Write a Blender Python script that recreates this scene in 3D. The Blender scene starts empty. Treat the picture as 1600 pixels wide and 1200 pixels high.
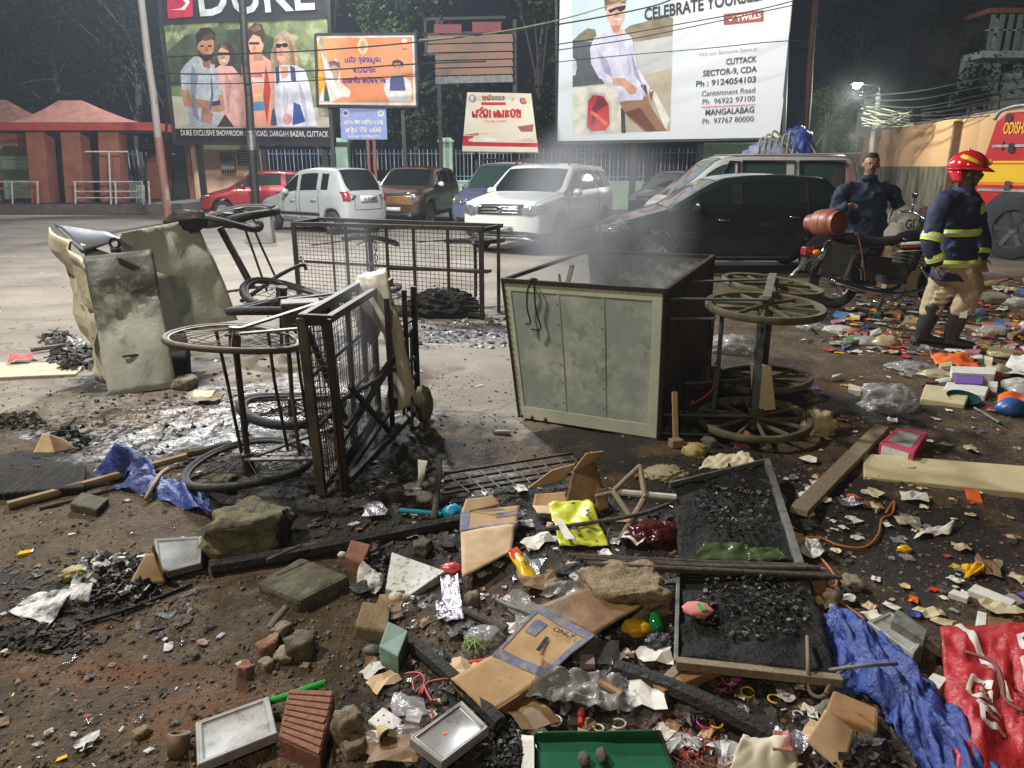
import bpy,bmesh,math,random
import numpy as np
from mathutils import Vector as V,Matrix,Quaternion,noise
from mathutils.bvhtree import BVHTree
R = random.Random(11)
SC = bpy.context.scene
COL = SC.collection
PI = math.pi
# ---------------------------------------------------------------- camera
F,CH = 1150.0,1.6
PIT = math.atan(340 / F)
cam = bpy.data.cameras.new('camera'); cam.lens = 36 * F / 1600; cam.sensor_width = 36
cam.clip_start = .05; cam.clip_end = 600
camo = bpy.data.objects.new('camera',cam); COL.objects.link(camo)
camo.location = (0,0,CH); camo.rotation_euler = (PI / 2 - PIT,0,0)
SC.camera = camo
# ---------------------------------------------------------------- night sky, exposure
W = bpy.data.worlds.new('World'); SC.world = W; W.use_nodes = True
_bg = W.node_tree.nodes['Background']
_bg.inputs[0].default_value = (.16,.19,.25,1); _bg.inputs[1].default_value = .035
SC.view_settings.view_transform = 'Standard'; SC.view_settings.look = 'None'
SC.view_settings.exposure = 0; SC.view_settings.gamma = 1; SC.view_settings.use_curve_mapping = False
SC.cycles.use_denoising = True
SC.cycles.max_bounces = 6; SC.cycles.diffuse_bounces = 3; SC.cycles.glossy_bounces = 3
SC.cycles.transmission_bounces = 4; SC.cycles.transparent_max_bounces = 10; SC.cycles.volume_bounces = 0
SC.cycles.caustics_reflective = False; SC.cycles.caustics_refractive = False
SC.cycles.sample_clamp_indirect = 4; SC.cycles.sample_clamp_direct = 0
# ---------------------------------------------------------------- lamps; the hung one is added; back and board lamps have no fixture
def lamp(loc,watts,col=(1,.95,.86),r=.2,typ='POINT',aim=None,cone=120,blend=.6):
 l = bpy.data.lights.new('lamp',typ); l.energy = watts; l.color = col; l.shadow_soft_size = r
 o = bpy.data.objects.new('lamp',l); COL.objects.link(o); o.location = loc
 if typ == 'SPOT':
  l.spot_size = math.radians(cone); l.spot_blend = blend
  o.rotation_euler = (V(aim) - V(loc)).to_track_quat('-Z','Y').to_euler()
 return o
MAST = V((-7.0,4.4,9.0)); YARDFILL = V((-3.5,12.5,6.7)); BACKP = V((-10.2,28.0,10.6)); FILL = V((-2.5,-6.5,7.5)); FARL = V((11.76,26.8,3.95))
lamp(MAST,5000,(1,.94,.82),.3)
lamp(YARDFILL,5000,(.96,.98,1),.3)  # added lamp, brightens cars and boards from an invented spot
lamp(BACKP,7500,(.86,.93,1),.3)
lamp(FILL,1250,(1,.80,.52),.35)
lamp(FARL,620,(.95,1,.9),.1)
BOARD_LAMPS = [((-7.2,22.0,9.8),(-9.6,27,4.6),1500),((4.6,19.8,9.4),(5.2,25.5,4.4),1500)]
for _a,_b,_w in BOARD_LAMPS:
 lamp(_a,_w,(.97,.98,1),.15,'SPOT',_b,88,.5)
# ---------------------------------------------------------------- pixel of the survey picture -> point of the place
def ray(px,py):
 x,y = (px - 800) / F,(600 - py) / F
 c,s = math.cos(PIT),math.sin(PIT)
 return V((x,c + y * s,-s + y * c))
def G(px,py,z=0.0):
 d = ray(px,py); t = (z - CH) / d.z
 return V((d.x * t,d.y * t,z))
def P(px,py,Y):
 d = ray(px,py); t = Y / d.y
 return V((d.x * t,Y,CH + d.z * t))
# ---------------------------------------------------------------- materials
MATS = {}
def M(name,c1,c2=None,rough=.6,scale=6,metal=0,bump=0,bscale=60,c3=None,c3scale=2.5,c3amt=.5,spec=.5,rough2=None,emit=0,alpha=1,trans=0,zmix=None,lo=.35,hi=.65,sub=0,coat=0,stretch=None,detail=4):
 if name in MATS: return MATS[name]
 m = bpy.data.materials.new(name); m.use_nodes = True; nt = m.node_tree; N = nt.nodes; L = nt.links
 b = N['Principled BSDF']
 def put(k,v):
  if k in b.inputs: b.inputs[k].default_value = v
 put('Base Color',(*c1,1)); put('Roughness',rough); put('Metallic',metal); put('Specular IOR Level',spec)
 put('Alpha',alpha); put('Transmission Weight',trans); put('Coat Weight',coat); put('Coat Roughness',.08)
 if emit: put('Emission Color',(*c1,1)); put('Emission Strength',emit)
 if sub: put('Subsurface Weight',sub)
 tc = N.new('ShaderNodeTexCoord'); src = tc.outputs['Object']
 if stretch:
  mp = N.new('ShaderNodeMapping'); mp.inputs['Scale'].default_value = stretch; L.new(src,mp.inputs[0]); src = mp.outputs[0]
 def nz(s,d=4,r=.6):
  n = N.new('ShaderNodeTexNoise'); n.inputs['Scale'].default_value = s; n.inputs['Detail'].default_value = d; n.inputs['Roughness'].default_value = r
  L.new(src,n.inputs['Vector']); return n.outputs['Fac']
 def ramp(f,a,z):
  r = N.new('ShaderNodeMapRange'); r.inputs['From Min'].default_value = a; r.inputs['From Max'].default_value = z; L.new(f,r.inputs['Value']); return r.outputs[0]
 col = None; fac = None
 if c2:
  fac = ramp(nz(scale,detail),lo,hi)
  mx = N.new('ShaderNodeMix'); mx.data_type = 'RGBA'; L.new(fac,mx.inputs['Factor'])
  mx.inputs['A'].default_value = (*c1,1); mx.inputs['B'].default_value = (*c2,1); col = mx.outputs['Result']
  if rough2 is not None:
   mr = N.new('ShaderNodeMapRange'); L.new(fac,mr.inputs['Value']); mr.inputs['To Min'].default_value = rough; mr.inputs['To Max'].default_value = rough2
   L.new(mr.outputs[0],b.inputs['Roughness'])
 if c3:
  f3 = nz(c3scale,6,.7)
  if zmix:      # scorch reaching down from the upper edge
   sx_ = N.new('ShaderNodeSeparateXYZ'); L.new(tc.outputs['Object'],sx_.inputs[0]); mr = N.new('ShaderNodeMapRange'); L.new(sx_.outputs['Z'],mr.inputs['Value']); mr.inputs['From Min'].default_value,mr.inputs['From Max'].default_value = zmix; mr.inputs['To Min'].default_value = -.28; mr.inputs['To Max'].default_value = .28
   ad = N.new('ShaderNodeMath'); ad.operation = 'ADD'; L.new(f3,ad.inputs[0]); L.new(mr.outputs[0],ad.inputs[1]); f3 = ad.outputs[0]
  f3 = ramp(f3,1 - c3amt - .08,1 - c3amt + .10)
  mx = N.new('ShaderNodeMix'); mx.data_type = 'RGBA'; L.new(f3,mx.inputs['Factor'])
  if col: L.new(col,mx.inputs['A'])
  else: mx.inputs['A'].default_value = (*c1,1)
  mx.inputs['B'].default_value = (*c3,1); col = mx.outputs['Result']
 if col: L.new(col,b.inputs['Base Color'])
 if bump:
  bp = N.new('ShaderNodeBump'); bp.inputs['Strength'].default_value = min(1,bump); bp.inputs['Distance'].default_value = .012 * max(1,bump)
  L.new(nz(bscale,5,.65),bp.inputs['Height']); L.new(bp.outputs[0],b.inputs['Normal'])
 m.diffuse_color = (*c1,1)
 MATS[name] = m
 return m
# ---------------------------------------------------------------- mesh builder
def rotz(a): return Matrix.Rotation(a,4,'Z')
def frame(d,up=V((0,0,1))):
 d = d.normalized(); s = d.cross(up)
 if s.length < 1e-4: s = d.cross(V((0,1,0)))
 s.normalize(); return s,s.cross(d).normalized()
class MB:
 def __init__(self): self.v = []; self.f = []; self.m = []
 def add(self,vs,fs,mi=0,mat=None):
  n = len(self.v)
  self.v += [tuple(mat @ V(p)) if mat else tuple(p) for p in vs]
  self.f += [tuple(i + n for i in f) for f in fs]; self.m += [mi] * len(fs); return self
 def box(self,c,s,rot=None,mi=0,taper=(1,1)):
  x,y,z = s[0] / 2,s[1] / 2,s[2] / 2; tx,ty = taper
  vs = [V((-x,-y,-z)),V((x,-y,-z)),V((x,y,-z)),V((-x,y,-z)),V((-x * tx,-y * ty,z)),V((x * tx,-y * ty,z)),V((x * tx,y * ty,z)),V((-x * tx,y * ty,z))]
  if rot is None: rot = Matrix.Identity(4)
  elif isinstance(rot,(int,float)): rot = rotz(rot)
  return self.add([V(c) + (rot.to_3x3() @ p) for p in vs],[(0,3,2,1),(4,5,6,7),(0,1,5,4),(1,2,6,5),(2,3,7,6),(3,0,4,7)],mi)
 def bar(self,a,b,w,h=None,up=V((0,0,1)),mi=0):
  a,b = V(a),V(b); h = h or w; s,u = frame(b - a,V(up)); s = s * w / 2; u = u * h / 2
  return self.add([a - s - u,a + s - u,a + s + u,a - s + u,b - s - u,b + s - u,b + s + u,b - s + u],[(3,2,1,0),(4,5,6,7),(0,1,5,4),(1,2,6,5),(2,3,7,6),(3,0,4,7)],mi)
 def tube(self,pts,r,n=6,mi=0,closed=False,flat=1):
  pts = [V(p) for p in pts]; k = len(pts); rs = r if isinstance(r,(list,tuple)) else [r] * k
  vs = []; u = None
  for i,p in enumerate(pts):
   if closed: t = pts[(i + 1) % k] - pts[i - 1]
   else: t = pts[min(i + 1,k - 1)] - pts[max(i - 1,0)]
   t = t.normalized() if t.length > 1e-9 else V((0,0,1))
   if u is None: s,u = frame(t)
   else:
    u = (u - t * u.dot(t))
    if u.length < 1e-5: s,u = frame(t)
    u.normalize()
   s = t.cross(u)
   vs += [p + s * math.cos(2 * PI * j / n) * rs[i] + u * math.sin(2 * PI * j / n) * rs[i] * flat for j in range(n)]
  fs = []
  for i in range(k if closed else k - 1):
   i2 = (i + 1) % k
   fs += [(i * n + j,i * n + (j + 1) % n,i2 * n + (j + 1) % n,i2 * n + j) for j in range(n)]
  if not closed: fs += [tuple(range(n))[::-1],tuple((k - 1) * n + j for j in range(n))]
  return self.add(vs,fs,mi)
 def lathe(self,prof,n=16,mat=None,mi=0,closed=False):
  vs = []; k = len(prof)
  for r,z in prof: vs += [V((r * math.cos(2 * PI * j / n),r * math.sin(2 * PI * j / n),z)) for j in range(n)]
  fs = []
  for i in range(k if closed else k - 1):
   i2 = (i + 1) % k
   fs += [(i * n + j,i * n + (j + 1) % n,i2 * n + (j + 1) % n,i2 * n + j) for j in range(n)]
  if not closed:
   if prof[0][0] > 1e-4: fs.append(tuple(range(n))[::-1])
   if prof[-1][0] > 1e-4: fs.append(tuple((k - 1) * n + j for j in range(n)))
  return self.add(vs,fs,mi,mat)
 def prism(self,poly,z0,z1,mat=None,mi=0):
  n = len(poly)
  return self.add([V((x,y,z0)) for x,y in poly] + [V((x,y,z1)) for x,y in poly],
      [tuple(range(n))[::-1],tuple(range(n,2 * n))] + [(i,(i + 1) % n,n + (i + 1) % n,n + i) for i in range(n)],mi,mat)
 def sheet(self,fn,nu,nv,mi=0,mat=None):
  vs = [fn(i / nu,j / nv) for j in range(nv + 1) for i in range(nu + 1)]; w = nu + 1
  return self.add(vs,[(j * w + i,j * w + i + 1,(j + 1) * w + i + 1,(j + 1) * w + i) for j in range(nv) for i in range(nu)],mi,mat)
 def blob(self,c,rad,seed=0,amp=.25,fr=1.3,sub=3,ridged=False,rot=None,mi=0,cut=None,oct=3):
  bm = bmesh.new(); bmesh.ops.create_icosphere(bm,subdivisions=sub,radius=1); o = V((seed * 7.31,seed * 3.17,seed * 1.7))
  vs = []
  for q in bm.verts:
   p = q.co.copy()
   if cut: p = V([max(-cut,min(cut,k)) for k in p]) / cut
   if ridged: d = 0; a = 1; f = fr
   if ridged:
    for _ in range(oct): d += a * (.5 - abs(noise.noise(p * f + o))) ; a *= .55; f *= 2.1
   else: d = noise.fractal(p * fr + o,.9,2.1,oct)
   p *= 1 + amp * d
   p = V((p.x * rad[0],p.y * rad[1],p.z * rad[2]))
   if rot is not None: p = (rot if not isinstance(rot,(int,float)) else rotz(rot)).to_3x3() @ p
   vs.append(V(c) + p)
  bm.verts.index_update(); fs = [tuple(x.index for x in f.verts) for f in bm.faces]; bm.free()
  return self.add(vs,fs,mi)
ORG = {}
def mk(mb,name,mat,parent=None,org=None,smooth=False,bevel=0,solid=0,subsurf=0,solid_off=0,angle=40):
 o_ = ORG[parent.name] if parent else (V(org) if org is not None else V((0,0,0)))
 me = bpy.data.meshes.new(name)
 vs = [(p[0] - o_.x,p[1] - o_.y,p[2] - o_.z) for p in mb.v]
 me.from_pydata(vs,[],mb.f)
 for k in (mat if isinstance(mat,(list,tuple)) else [mat]): me.materials.append(k)
 if any(mb.m): me.polygons.foreach_set('material_index',mb.m)
 if smooth:
  me.polygons.foreach_set('use_smooth',[True] * len(mb.f))
  if smooth != 'all' and hasattr(me,'set_sharp_from_angle'): me.set_sharp_from_angle(angle=math.radians(angle))
 me.update()
 o = bpy.data.objects.new(name,me); COL.objects.link(o); ORG[o.name] = o_
 if parent: o.parent = parent
 else: o.location = o_
 if solid:
  s = o.modifiers.new('solid','SOLIDIFY'); s.thickness = solid; s.offset = solid_off
 if subsurf:
  s = o.modifiers.new('sub','SUBSURF'); s.levels = s.render_levels = subsurf
 if bevel:
  b = o.modifiers.new('bevel','BEVEL'); b.width = bevel; b.segments = 2; b.limit_method = 'ANGLE'; b.angle_limit = math.radians(35)
 return o
def tag(o,label,cat,group=None):
 o['label'] = label; o['category'] = cat
 if group: o['group'] = group
 return o
def kind(o,k): o['kind'] = k; return o
def thing(name,label,cat,loc,group=None):
 o = bpy.data.objects.new(name,None); COL.objects.link(o); o.empty_display_size = .1
 o.location = loc; ORG[o.name] = V(loc); return tag(o,label,cat,group)
def lone(mb,name,mat,label,cat,group=None,**k):       # a thing that is one mesh; its origin is its base centre
 xs = np.array(mb.v); c = xs.mean(0); c[2] = xs[:,2].min()
 return tag(mk(mb,name,mat,org=c,**k),label,cat,group)
def text(s,parent,mat,org,u,v,size,name='lettering',align='CENTER',bold=0,sx=1,space=1,depth=0,wid=0):
 c = bpy.data.curves.new(name,'FONT'); c.body = s; c.size = size; c.align_x = align; c.align_y = 'CENTER'; c.offset = bold * size; c.space_character = space; c.extrude = depth; c.resolution_u = 3
 c.materials.append(mat)
 tmp = bpy.data.objects.new(name,c); COL.objects.link(tmp)
 me = bpy.data.meshes.new_from_object(tmp.evaluated_get(bpy.context.evaluated_depsgraph_get())); bpy.data.objects.remove(tmp); bpy.data.curves.remove(c); me.name = name
 if wid:
  xs_ = [p.co.x for p in me.vertices]; w0 = max(xs_) - min(xs_)
  if w0 > 1e-6: sx = wid / w0
 u = V(u).normalized(); n = u.cross(V(v)).normalized(); v2 = n.cross(u); og = V(org) - ORG[parent.name]
 me.transform(Matrix((u * sx,v2,n)).transposed().to_4x4())
 o = bpy.data.objects.new(name,me); COL.objects.link(o); o.location = og; o.parent = parent; ORG[o.name] = ORG[parent.name]
 return o
def lerp(a,b,t): return a + (b - a) * t
def bil(c,u,v):    # corners: bottom-left,bottom-right,top-right,top-left
 return lerp(lerp(V(c[0]),V(c[1]),u),lerp(V(c[3]),V(c[2]),u),v)
def smoothpts(pts,n=6):
 pts = [V(p) for p in pts]; out = []
 for i in range(len(pts) - 1):
  a,b,c,d = pts[max(i - 1,0)],pts[i],pts[i + 1],pts[min(i + 2,len(pts) - 1)]
  for k in range(n):
   t = k / n
   out.append(.5 * ((2 * b) + (c - a) * t + (2 * a - 5 * b + 4 * c - d) * t * t + (3 * b - a - 3 * c + d) * t ** 3))
 return out + [pts[-1]]
def ripped(corners,amp=.02,fr=6,seed=0,n=14,ridged=True,tear=0,fold=0,lift=0,part=None,off=0):      # a crumpled sheet between four corners
 a,b,c,d = [V(p) for p in corners]; nor = (b - a).cross(d - a).normalized(); o = V((seed * 3.7,seed * 1.9,seed * 5.3)); L1 = max((b - a).length,(d - a).length)
 def fn(u,v):
  uu,vv = u,v
  if tear:
   e = tear * (noise.noise(V((u * 9,v * 9,seed * 2.2))))
   if u in (0,1) or v in (0,1): uu = u + e * .7; vv = v + tear * noise.noise(V((v * 9,u * 9,seed * 4.1)))
  p = bil((a,b,c,d),uu,vv); q = V((u * (b - a).length,v * (d - a).length,0)) * fr + o
  h = (abs(noise.noise(q)) * 1.6 - .35 + .5 * abs(noise.noise(q * 2.3))) if ridged else noise.fractal(q,1,2,3)
  return p + nor * (amp * h + fold * (abs(u - .5) * 2) ** 2 + lift * (1 - (2 * u - 1) ** 2) * (1 - (2 * v - 1) ** 2))
 if part:      # a print that follows the same crumpled surface
  u0,v0,u1,v1 = part; m = MB(); m.sheet(lambda i,j: fn(min(.999,max(.001,lerp(u0,u1,i))),min(.999,max(.001,lerp(v0,v1,j)))) + nor * off,n,n); return m
 m = MB(); m.sheet(fn,n,n); return m
# ================================================================ GROUND
def _h(ix,iy,s):
 n = np.sin(ix * 127.1 + iy * 311.7 + s * 74.7) * 43758.5453
 return n - np.floor(n)
def vn(x,y,s=0):
 x = np.asarray(x,float); y = np.asarray(y,float); ix,iy = np.floor(x),np.floor(y); fx,fy = x - ix,y - iy
 fx = fx * fx * (3 - 2 * fx); fy = fy * fy * (3 - 2 * fy)
 return (_h(ix,iy,s) * (1 - fx) + _h(ix + 1,iy,s) * fx) * (1 - fy) + (_h(ix,iy + 1,s) * (1 - fx) + _h(ix + 1,iy + 1,s) * fx) * fy - .5
def fb(x,y,f,o=4,s=0):
 a,t = 1.,0.
 for k in range(o): t = t + a * vn(x * f,y * f,s + k); a *= .5; f *= 2.03
 return t
def sm(a,b,x): t = np.clip((x - a) / (b - a),0,1); return t * t * (3 - 2 * t)
def blobs(x,y,lst):
 t = 0
 for (cx,cy,rx,ry,w) in lst:
  d = np.sqrt(((x - cx) / rx) ** 2 + ((y - cy) / ry) ** 2) + .8 * fb(x,y,2.3,5,5)
  t = np.maximum(t,w * (1 - sm(.35,1.25,d)))
 return t
def pale_mask(x,y):
 e = fb(x,y,.8,4,9) * 1.1
 far = sm(5.0,6.6,y + e - .55 * np.clip(x,-9,0) * .2)
 right = 1 - .72 * sm(.6,2.4,x + e * .8) * (1 - sm(10.5,13,y))
 tongue = blobs(x,y,[(-.1,5.3,.85,1.6,1),(-3.6,5.2,1.7,.8,.75)])
 return np.maximum(far * right,tongue)
def hgt(x,y):
 x = np.asarray(x,float); y = np.asarray(y,float)
 p = pale_mask(x,y); near = 1 - sm(9,14,y)
 h = (.035 * fb(x,y,1.1,3,1) + .030 * fb(x,y,4.2,4,2) + .012 * np.abs(fb(x,y,17,2,3))) * (1 - .8 * p) * near
 return h + .02 * fb(x,y,.35,2,4) * near
def gz(x,y): return float(hgt(x,y))
def Gd(px,py,up=0.0):          # a point lying on the real,bumpy ground
 q = G(px,py,0); q.z = gz(q.x,q.y) + up; return q
def ticks(a,b,st,A,B,g=1.16):
 t = list(np.arange(a,b,st)); s = st; x = t[-1]
 while x < B: s *= g; x += s; t.append(x)
 s = st; x = a
 while x > A: s *= g; x -= s; t.insert(0,x)
 return np.array(t)
xs = ticks(-5.2,6.6,.04,-260,260); ys = ticks(.9,8.6,.04,-40,420,1.12)
X,Y = np.meshgrid(xs,ys); Z = hgt(X,Y)
nx,ny = len(xs),len(ys)
me = bpy.data.meshes.new('ground')
idx = np.arange(nx * ny).reshape(ny,nx)
quads = np.stack([idx[:-1,:-1],idx[:-1,1:],idx[1:,1:],idx[1:,:-1]],-1).reshape(-1,4)
me.vertices.add(nx * ny); me.vertices.foreach_set('co',np.stack([X,Y,Z],-1).astype(np.float32).ravel())
me.loops.add(quads.size); me.loops.foreach_set('vertex_index',quads.ravel().astype(np.int32))
me.polygons.add(len(quads)); me.polygons.foreach_set('loop_start',np.arange(0,quads.size,4,dtype=np.int32))
me.polygons.foreach_set('use_smooth',[True] * len(quads)); me.update(); me.validate()
def attr(n,v):
 a = me.attributes.new(n,'FLOAT','POINT'); a.data.foreach_set('value',np.asarray(v,np.float32).ravel())
SOOT = [(.2,3.1,1.7,.7,.85),(-.55,2.7,.9,.4,.6),(1.3,3.3,1.1,1.1,.9),(.6,1.9,1.3,.5,.5),(-1.1,3.6,.8,.8,.8),(-1.75,4.1,1.5,.55,.8),(-.75,4.0,.75,.8,.95),(.9,2.9,1.1,.75,.9),(1.9,4.9,1.2,.7,.85),(-2.9,5.5,.9,.4,.7),(-.35,7.3,1.3,.45,.8),(-1.6,6.8,1.5,.5,.6),
  (.55,4.2,.8,.3,.75),(-2.7,3.75,1.0,.42,.9),(0,1.75,.75,.4,.75),(-.55,3.2,.9,.28,.8),(.55,2.05,.8,.35,.8),(-1.75,2.45,.5,.18,.6),(2.6,3.6,.8,1.0,.5),(3.4,8.2,1.6,.6,.7),(-2.4,2.55,.5,.2,.7),(2.2,2.5,.8,.7,.5)]
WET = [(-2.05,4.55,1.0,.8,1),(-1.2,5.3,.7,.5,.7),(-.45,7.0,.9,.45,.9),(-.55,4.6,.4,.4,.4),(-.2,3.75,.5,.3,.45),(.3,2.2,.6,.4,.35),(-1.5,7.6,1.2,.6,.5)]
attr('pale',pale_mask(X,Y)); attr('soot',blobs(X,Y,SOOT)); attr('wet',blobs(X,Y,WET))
attr('rust',blobs(X,Y,[(-1.3,2.05,.35,.1,.6),(-1.75,2.35,.3,.12,.5),(-.95,1.85,.25,.12,.5),(2.2,5.4,.8,.3,.3)]))
def ground_mat():
 m = bpy.data.materials.new('soil'); m.use_nodes = True; nt = m.node_tree; N,L = nt.nodes,nt.links; b = N['Principled BSDF']
 tc = N.new('ShaderNodeTexCoord').outputs['Object']
 def nz(s,d=5,r=.6):
  n = N.new('ShaderNodeTexNoise'); n.inputs['Scale'].default_value = s; n.inputs['Detail'].default_value = d; n.inputs['Roughness'].default_value = r; L.new(tc,n.inputs['Vector']); return n.outputs['Fac']
 def rg(f,a,z,t0=0,t1=1):
  r = N.new('ShaderNodeMapRange'); r.inputs['From Min'].default_value = a; r.inputs['From Max'].default_value = z; r.inputs['To Min'].default_value = t0; r.inputs['To Max'].default_value = t1; L.new(f,r.inputs['Value']); return r.outputs[0]
 def at(n): a = N.new('ShaderNodeAttribute'); a.attribute_name = n; return a.outputs['Fac']
 def mx(f,A,B):
  x = N.new('ShaderNodeMix'); x.data_type = 'RGBA'
  L.new(f,x.inputs['Factor'])
  for k,c in (('A',A),('B',B)):
   if isinstance(c,tuple): x.inputs[k].default_value = (*c,1)
   else: L.new(c,x.inputs[k])
  return x.outputs['Result']
 def mt(op,a,c):
  x = N.new('ShaderNodeMath'); x.operation = op
  for i,k in enumerate((a,c)):
   if isinstance(k,(int,float)): x.inputs[i].default_value = k
   else: L.new(k,x.inputs[i])
  return x.outputs[0]
 soil = mx(rg(nz(2.2,8,.68),.36,.66),(.036,.025,.012),(.140,.095,.045))
 soil = mx(rg(nz(.7,4),.45,.7),soil,(.10,.060,.029))
 soil = mx(mt('MULTIPLY',rg(nz(31,6,.7),.56,.66),.55),soil,(.24,.19,.13))
 soil = mx(mt('MULTIPLY',rg(nz(13,7,.75),.50,.62),.75),soil,(.030,.022,.015))
 pale = mx(rg(nz(.9,6),.35,.65),(.245,.214,.172),(.15,.130,.102))
 pale = mx(rg(nz(26,4),.55,.75),pale,(.16,.135,.11))
 vo = N.new('ShaderNodeTexVoronoi'); vo.feature = 'DISTANCE_TO_EDGE'; vo.inputs['Scale'].default_value = .55; wv = N.new('ShaderNodeVectorMath'); wv.operation = 'ADD'; L.new(tc,wv.inputs[0]); nzv = N.new('ShaderNodeTexNoise'); nzv.inputs['Scale'].default_value = 1.7; nzv.inputs['Detail'].default_value = 6; L.new(tc,nzv.inputs['Vector']); L.new(nzv.outputs['Color'],wv.inputs[1]); L.new(wv.outputs[0],vo.inputs['Vector'])
 pale = mx(mt('MULTIPLY',rg(vo.outputs['Distance'],.016,.002),.55),pale,(.085,.07,.055))
 pale = mx(mt('MULTIPLY',rg(nz(.33,7,.68),.50,.66),.6),pale,(.135,.108,.08))
 st = N.new('ShaderNodeMapping'); st.inputs['Rotation'].default_value = (0,0,.5); st.inputs['Scale'].default_value = (.22,2.6,1); L.new(tc,st.inputs[0]); sn_ = N.new('ShaderNodeTexNoise'); sn_.inputs['Scale'].default_value = 1.4; sn_.inputs['Detail'].default_value = 7; L.new(st.outputs[0],sn_.inputs['Vector'])
 pale = mx(mt('MULTIPLY',rg(sn_.outputs['Fac'],.54,.68),.5),pale,(.12,.10,.078))
 pm = rg(mt('ADD',at('pale'),mt('MULTIPLY',mt('SUBTRACT',nz(4),.5),.9)),.32,.72)
 col = mx(pm,soil,pale)
 col = mx(at('rust'),col,(.20,.075,.022))
 sn = mt('MULTIPLY',rg(mt('ADD',at('soot'),mt('MULTIPLY',mt('SUBTRACT',nz(6,9,.78),.5),1.7)),.34,.66),.95)
 col = mx(sn,col,(.014,.012,.011))
 ash = mt('MULTIPLY',rg(at('wet'),.15,.7),rg(nz(17,7,.78),.47,.57)); col = mx(mt('MULTIPLY',ash,.8),col,(.50,.50,.52))  # pale ash flecks, whitened so the colour also carries the wet glint
 L.new(col,b.inputs['Base Color'])
 wetf = rg(mt('ADD',at('wet'),mt('SUBTRACT',nz(5,5,.7),.5)),.35,.75)
 ro = N.new('ShaderNodeMapRange'); L.new(wetf,ro.inputs['Value']); ro.inputs['To Min'].default_value = .78; ro.inputs['To Max'].default_value = .17
 L.new(ro.outputs[0],b.inputs['Roughness'])
 b.inputs['Specular IOR Level'].default_value = .45
 h = mt('ADD',mt('MULTIPLY',nz(22,6,.72),.75),mt('MULTIPLY',nz(110,3,.6),.25))
 bp = N.new('ShaderNodeBump'); bp.inputs['Distance'].default_value = .035
 L.new(mt('MULTIPLY',rg(pm,0,1,.95,.28),rg(wetf,0,1,1,.30)),bp.inputs['Strength']); L.new(h,bp.inputs['Height']); L.new(bp.outputs[0],b.inputs['Normal'])
 return m
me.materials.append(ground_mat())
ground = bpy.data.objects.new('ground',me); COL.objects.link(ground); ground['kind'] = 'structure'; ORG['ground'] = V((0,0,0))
# ================================================================ MATERIALS
mGreen = M('green_wall_paint',(.46,.64,.46),(.56,.74,.55),rough=.8,scale=1.5,bump=.3,c3=(.10,.13,.09),c3scale=3.0,c3amt=.34)
mPeach = M('peach_wall_paint',(.82,.55,.36),(.74,.48,.31),rough=.85,scale=2,bump=.2,c3=(.35,.24,.16),c3amt=.25)
mOchre = M('ochre_wash',(.74,.43,.21),(.68,.39,.18),rough=.85,scale=.7,bump=.2)
mGrime = M('grimy_plaster',(.20,.18,.13),(.06,.055,.04),rough=.9,scale=3,bump=.5,stretch=(1,1,.25),lo=.4,hi=.62)
mRail = M('blue_rail_paint',(.12,.2,.36),(.2,.25,.3),rough=.5)
mRailW = M('white_rail_paint',(.62,.66,.66),(.4,.42,.42),rough=.5)
mSteelGrey = M('galvanised_steel',(.32,.33,.33),(.2,.2,.2),rough=.45,metal=.7)
mDarkSteel = M('dark_steel',(.035,.035,.038),(.06,.055,.05),rough=.55,metal=.4)
mRedBrown = M('red_oxide_paint',(.36,.13,.085),(.27,.095,.065),rough=.7,scale=3)
mRoof = M('tiled_roof_paint',(.33,.14,.10),(.20,.09,.07),rough=.8,scale=3,bump=.6,bscale=25)
mFascia = M('red_fascia',(.48,.075,.06),(.36,.06,.05),rough=.6)
mConc = M('concrete',(.24,.23,.21),(.16,.155,.14),rough=.9,scale=5,bump=.4)
mWhiteP = M('white_paint',(.75,.76,.74),(.6,.6,.58),rough=.6)
mBlack = M('black_paint',(.012,.012,.014),rough=.5)
mWood = M('weathered_wood',(.22,.15,.09),(.33,.24,.15),rough=.8,scale=4,stretch=(1,1,8),bump=.3)
mBark = M('bark',(.10,.085,.065),(.05,.045,.035),rough=.95,scale=7,bump=.8,bscale=18)
mPaleBark = M('pale_bark',(.30,.28,.23),(.16,.15,.12),rough=.9,scale=3,bump=.5)
def leafmat(n,a,b):
 m = M(n,a,b,rough=.7,scale=.9,spec=.12); return m
mLeafA = leafmat('leaf_dark',(.010,.020,.011),(.02,.034,.016)); mLeafB = leafmat('leaf_mid',(.03,.06,.02),(.055,.095,.03)); mLeafC = leafmat('leaf_blue',(.009,.014,.012),(.016,.024,.018))
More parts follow.
